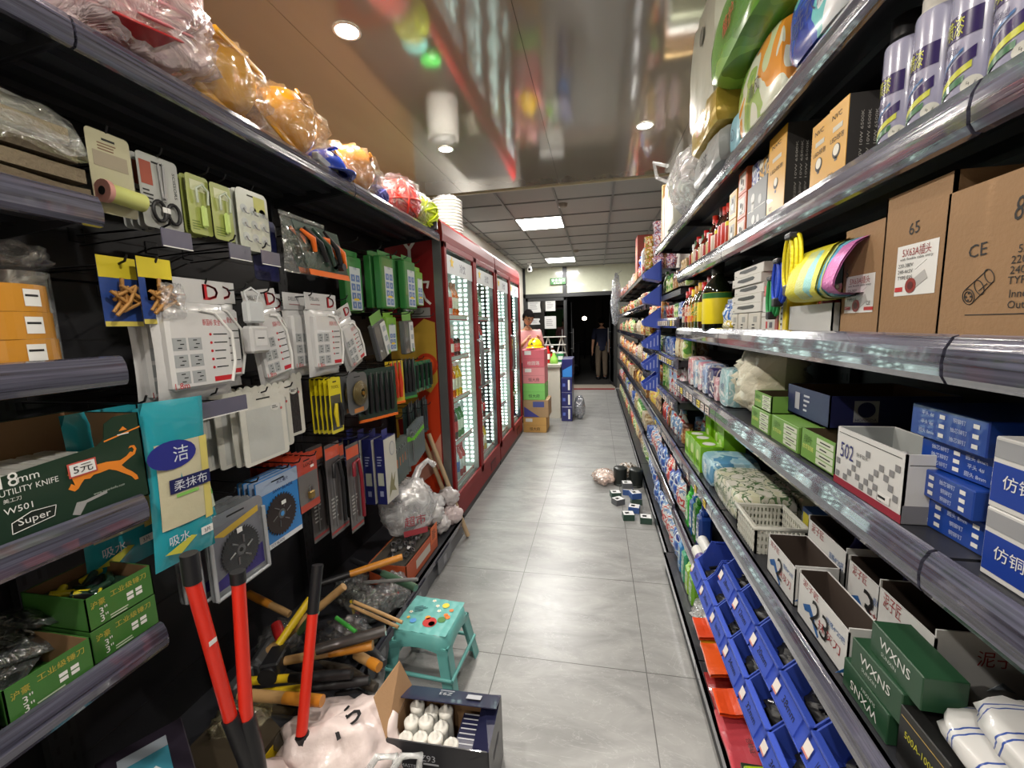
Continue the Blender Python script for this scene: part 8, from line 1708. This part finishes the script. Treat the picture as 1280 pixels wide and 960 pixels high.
mb.lines(4, .06, .04, X @ T_(-.055, .03) @ Matrix.Rotation(.5, 4, 'Z'), M((40, 80, 90), .5)); mb.build('seat', t, label='teal seat with a colourful print')
# carton of sealant tubes
t = empty('sealant_carton', (-.485, 1.055, 0), .03, 'open dark navy carton of white sealant tubes printed Z93', 'carton')
BX = M((24, 24, 30), .4, coat=.3, var=.2, scale=30); BX2 = M((30, 32, 60), .35, coat=.3); cw, cd, ch = .165, .20, .235
mb = MB(); mb.tray(-cw, cw, 0, cd, 0, ch, .004, BX, CARDIN)
X = TF('front', 0, -.0006, 0); GRP = M((170, 172, 178), .5)
mb.text('Z93', .022, X @ T_(-.03, .185, 0), GRP); mb.text('Z93', .022, X @ T_(-.08, .035, 0), GRP); mb.rect(.05, .006, X @ T_(-.02, .165, 0), GRP); mb.disc(.010, X @ T_(.015, .12, 0), GRP); mb.disc(.010, X @ T_(.045, .12, 0), GRP); mb.disc(.006, X @ T_(.015, .12, .0005), BX); mb.rect(.04, .016, X @ T_(.085, .12, 0), M((130, 50, 46), .5)); mb.rect(.034, .014, X @ T_(.13, .12, 0), GRP); mb.text('MASTER', .012, X @ T_(-.09, .15, 0), GRP); mb.disc(.03, X @ T_(.07, .04, 0), GRP, ry=.012); mb.disc(.026, X @ T_(.07, .04, .0005), BX, ry=.009)
X = TF('right', cw + .0006, .1, 0); mb.rect(.08, .02, X @ T_(0, .15, 0), M((60, 60, 70), .5)); mb.build('box', t)
for (nm_f, V) in (('flap', [(-cw, cd, ch), (cw, cd, ch), (cw, cd - .085, ch + .035), (-cw, cd - .085, ch + .035)]), ('flap', [(cw, 0, ch), (cw, cd, ch), (cw - .06, cd, ch - .005), (cw - .06, 0, ch - .035)]), ('flap', [(-cw, .0, ch), (-cw, cd, ch), (-cw - .03, cd - .02, ch + .11), (-cw - .055, .04, ch + .10)])):
    mb = MB(); VV = [Vector(v) for v in V]; nn = (VV[1] - VV[0]).cross(VV[2] - VV[0]).normalized() * .003; A_ = VV + [v + nn for v in VV]; m1 = CARD if V[2][0] < -cw else BX2
    mb.add([tuple(v) for v in A_], [(3, 2, 1, 0), (4, 5, 6, 7), (0, 1, 5, 4), (1, 2, 6, 5), (2, 3, 7, 6), (3, 0, 4, 7)], m1)
    if V[0][1] == cd and V[2][1] < cd - .05:
        nz = Vector((0, .085, -.035)).normalized(); nx = Vector((1, 0, 0)); up_ = nx.cross(nz); Xf = Matrix([nx, nz, up_]).transposed().to_4x4(); Xf.translation = Vector((0, cd - .042, ch + .0215)); mb.text('Z93', .02, Xf @ T_(-.02, 0, .002) @ Matrix.Rotation(PI, 4, 'Z'), GRP); mb.rect(.05, .03, Xf @ T_(.08, 0, .002), GRP); mb.rect(.05, .004, Xf @ T_(-.02, .022, .002), GRP)
    mb.build('flap', t, label='bare cardboard flap folded up' if m1 is CARD else 'navy printed flap')
tb = MB(); tb.cyl((0, 0, 0), (0, 0, .19), .0235, .0235, M((206, 206, 200), .35), 20); tb.lathe([(.024, .188), (.0245, .20), (.018, .204), (.008, .204), (.006, .222), (0, .222)], M((214, 212, 204), .4), 20); tbm = hide_proto(tb, 'sealant_tube')
k = 0
for i in range(4):
    for j in range(3):
        if i == 3 and j > 0: continue
        x, y = -.118 + i * .051, .035 + j * .052; ca, sa = math.cos(.03), math.sin(.03)
        put(tbm, 'sealant_tube', (-.485 + x * ca - y * sa, 1.055 + x * sa + y * ca, .006 + .008 * ((i + j) % 3)), 0, 'white sealant tube standing in the open navy carton', 'sealant tube', 'sealant tubes in the carton'); k += 1
mb = MB(); mb.box(.045, .155, .01, .15, .006, .205, BX2, .002); 
for q in range(8): mb.rect(.10, .004, TF('top', .1, .025 + q * .017, .2055), GRP)
o = thing(mb, 'inner_box', (-.485, 1.055, 0), .03, 'silver and navy printed inner box at the right side of the open carton', 'box')
# pale pink plastic bag in front
mb = MB(); PB = FILM((226, 202, 198), 1.0, 7, .6, .3); mb.blob((0, 0, .15), (.19, .13, .14), M((220, 204, 200), .35, coat=.4, bump=.7, bscale=14), .2, 2.2, 9, flat=0, p=.8, nu=44, nv=26); mb.text('75', .08, Matrix.Translation((.03, -.03, .30)) @ Matrix.Rotation(-.2, 4, 'Y') @ Matrix.Rotation(.9, 4, 'Z'), INK) 
thing(mb, 'plastic_sack', (-.81, 1.04, 0), .3, 'pale pink plastic sack with a handwritten mark, on the floor beside the carton', 'bag')
mb = MB(); mb.blob((0, 0, .07), (.09, .09, .07), M((214, 196, 192), .4, coat=.3, bump=.5, bscale=14), .2, 3, 4, flat=0); thing(mb, 'pink_bundle', (-.93, .84, .155), 0, 'small pale pink bundle at the very bottom left by the bolt cutter', 'bundle')
mb = MB(); mb.blob((0, 0, .12), (.12, .10, .12), FILM((226, 228, 228), .45, 12), .25, 3, 6, flat=0)
for (a, b) in ((-.04, .0), (.03, .02)): mb.tube([(a, 0, .18), (a + .01, .02, .25), (a + .06, .05, .31), (a + .11, .06, .30), (a + .10, .05, .22), (a + .07, .03, .15)], [.012, .011, .010, .010, .011, .012], FILM((226, 228, 228), .75, 12, .5), 8)
thing(mb, 'plastic_bag', (-.62, .88, 0), .2, 'clear plastic bag with looped handles in front of the navy carton', 'bag')

# ------------------------------------------------------------------ goods on top of the left run
TZ = 2.1425
mb = MB()
def bowl(c, r, h_):
    mb = MB(); mb.lathe([(0, 0), (r * .62, 0), (r * .95, h_ * .9), (r, h_ * .92), (r * 1.03, h_ * .96), (r, h_), (r * .93, h_ * .96), (r * .6, .004), (0, .004)], M(c, .3, coat=.4), 36); return mb
for k in range(5):
    thing(bowl((170, 28, 34) if k < 1 else (206, 120, 128), .15, .08), 'plastic_basin', (-1.17 - .004 * k, .93 + .02 * k, TZ + .075 + .03 * k), 0, ('red plastic basin with its rim over the shelf edge, lowest of the nest', 'pinkish basin, second from the bottom of the nest', 'pinkish basin in the middle of the nest', 'pinkish basin, second from the top of the nest', 'pinkish basin, topmost of the nest')[k], 'basin', 'basins bagged on the left top shelf', rot=(.2, .5, 0))
mb = MB(); mb.blob((0.02, 0, .18), (.185, .25, .19), FILM((230, 206, 208), .62, 9, 1.0), .22, 2.5, 12, flat=0, nu=44, nv=26); thing(mb, 'plastic_bag', (-1.19, .93, TZ), 0, 'big clear plastic bag around the red and pink basins', 'bag', 'clear bags on the left top shelf')
hh = [(-1.15, 1.17, (222, 160, 34), 'first', -1.2), (-1.15, 1.47, (216, 150, 36), 'second', -1.4), (-1.38, 1.33, (216, 120, 40), 'deeper orange', -1.0), (-1.18, 1.95, (196, 130, 50), 'dull orange', -1.3)]
for k, (x, y, c, nm, rz) in enumerate(hh):
    o = thing(hard_hat(c, False), 'hard_hat', (x - .01, y, TZ + .115), 0, ('yellow hard hat inside the bag next to the basins', 'yellow hard hat inside the second helmet bag', 'orange hard hat between the two yellow ones', 'dull orange hard hat behind the blue helmet')[k], 'hard hat', 'hard hats bagged on the left top shelf', (.15 * (k - 1), 1.05, .25 * k)); o.scale = (1.02,) * 3
    mb = MB(); mb.blob((0, 0, .11), (.17, .18, .13), FILM((226, 200, 160), .12, 12, .9), .25, 3, k + 40, flat=0, nu=40, nv=22)
    if k != 2: thing(mb, 'plastic_bag', (x - .01, y, TZ), 0, ('clear bag around the first yellow hard hat', 'clear bag around the second yellow hard hat', '', 'clear bag around the dull orange hard hat')[k], 'bag', 'clear bags on the left top shelf')
o = thing(hard_hat((30, 60, 160), False), 'hard_hat', (-1.13, 1.70, TZ + .003), 1.4, 'blue helmet with a grey strap at the shelf edge', 'hard hat', 'hard hats bagged on the left top shelf'); o.scale = (.8,) * 3
mb = MB(); mb.box(-.012, .012, -.10, .10, 0, .03, M((150, 152, 156), .5), .004); mb.disc(.008, TF('top', 0, .05, .0305), RED); o = thing(mb, 'helmet_strap', (-1.065, 1.62, TZ + .012), .2, 'grey helmet strap with a red dot lying beside the blue helmet', 'strap')
def ropeball(c, r, seed, name, label, loc, k=26, ry=1.0):
    mb = MB(); m = M(c, .45, coat=.2, var=.12); r_ = random.Random(seed)
    for q in range(k):
        ax = Vector((r_.uniform(-1, 1), r_.uniform(-1, 1) * .5, r_.uniform(-1, 1))).normalized(); b = ax.orthogonal().normalized(); c2 = ax.cross(b); rr = r * r_.uniform(.88, 1.0)
        mb.tube([(b * math.cos(a * PI / 9) + c2 * math.sin(a * PI / 9)) * rr + Vector((0, 0, r)) for a in range(18)], .0075, m, 5, closed=True)
    mb.blob((0, 0, r), (r * .9,) * 3, m, .04); o = thing(mb, name, loc, 0, label, 'rope', 'rope balls at the end of the left top shelf'); o.scale = (1, ry, 1); return o
ropeball((226, 56, 40), .12, 1, 'rope_ball', 'coral red rope ball wrapped in film near the shelf end', (-1.15, 2.46, TZ), ry=1.3)
ropeball((196, 214, 30), .112, 2, 'rope_ball', 'lime yellow rope ball at the shelf end above the fridge corner', (-1.13, 2.735, TZ), ry=1.0)
ropeball((84, 84, 160), .055, 3, 'rope_ball', 'small violet blue net ball before the coral rope ball', (-1.12, 2.13, TZ), 18)
ropeball((60, 70, 130), .05, 4, 'rope_ball', 'small dark blue net ball behind the violet one', (-1.22, 2.24, TZ), 18)
for i, (y, r) in enumerate(((2.46, .16), (2.72, .15), (2.14, .11))):
    mb = MB(); mb.blob((0, 0, r * .8), (r * .75, r * 1.05, r * .85), FILM((230, 226, 226), .08, 14, .8), .2, 3, 50 + i, flat=0); thing(mb, 'plastic_bag', (-1.15, y, TZ), 0, ('clear film around the coral rope ball', 'clear film around the lime rope ball', 'clear film around the violet net balls')[i], 'bag', 'clear bags on the left top shelf')
mb = MB(); mb.box(-.03, .03, -.02, .0, 0, .05, BLACK, .003); thing(mb, 'black_clip', (-1.055, 2.74, TZ + .012), .2, 'small black buckle on the lime rope bundle', 'buckle')
# on top of the fridges
mb = MB(); mb.lathe([(0, 0), (.075, 0), (.09, .05), (.088, .06), (0, .06)], M((110, 196, 190), .4), 20); 
for k in range(4): mb.lathe([(.080 + .003 * k, .008 + k * .012), (.082 + .003 * k, .012 + k * .012)], WHITE, 20)
thing(mb, 'striped_cap', (-1.2, 2.95, 2.2005), 0, 'mint striped round item on the near fridge', 'container')
mb = MB(); mb.lathe([(0, 0), (.06, 0), (.075, .07), (.072, .075), (0, .075)], M((60, 190, 80), .35), 20); thing(mb, 'green_bowl', (-1.15, 3.12, 2.2005), 0, 'bright green bowl on the near fridge beside the white stack', 'bowl')
bw = MB(); bw.lathe([(0, 0), (.07, 0), (.125, .09), (.132, .092), (.132, .1), (.12, .098), (.066, .006), (0, .006)], M((206, 204, 200), .4), 26); bwm = hide_proto(bw, 'paper_bucket')
for k in range(12): put(bwm, 'paper_bowl', (-1.26, 3.62, 2.2005 + k * .026), k, 'white bowl in the tall nested stack on the near fridge', 'bowl', 'nested white bowls on the fridge')
mb = MB(); mb.blob((0, 0, .02), (.10, .10, .03), FILM((220, 220, 220), .4, 18), .3, 4, 3, flat=0); thing(mb, 'plastic_wrap', (-1.26, 3.62, 2.2005 + 12 * .026 + .07), 0, 'crumpled film on top of the white bowl stack', 'film')
for k, (y, c) in enumerate(((4.1, (190, 186, 170)), (4.22, (200, 196, 176)))): mb = pbox(.10, .12, .09, M(c, .5), front=lambda mb, X: mb.rect(.05, .03, X, M((110, 90, 60), .5))); LG(mb, y, 2.2005, -1.1, ('nearer', 'farther')[k] + ' small cream box on the near fridge', 'small_box', 'box', 'small boxes on the fridge')
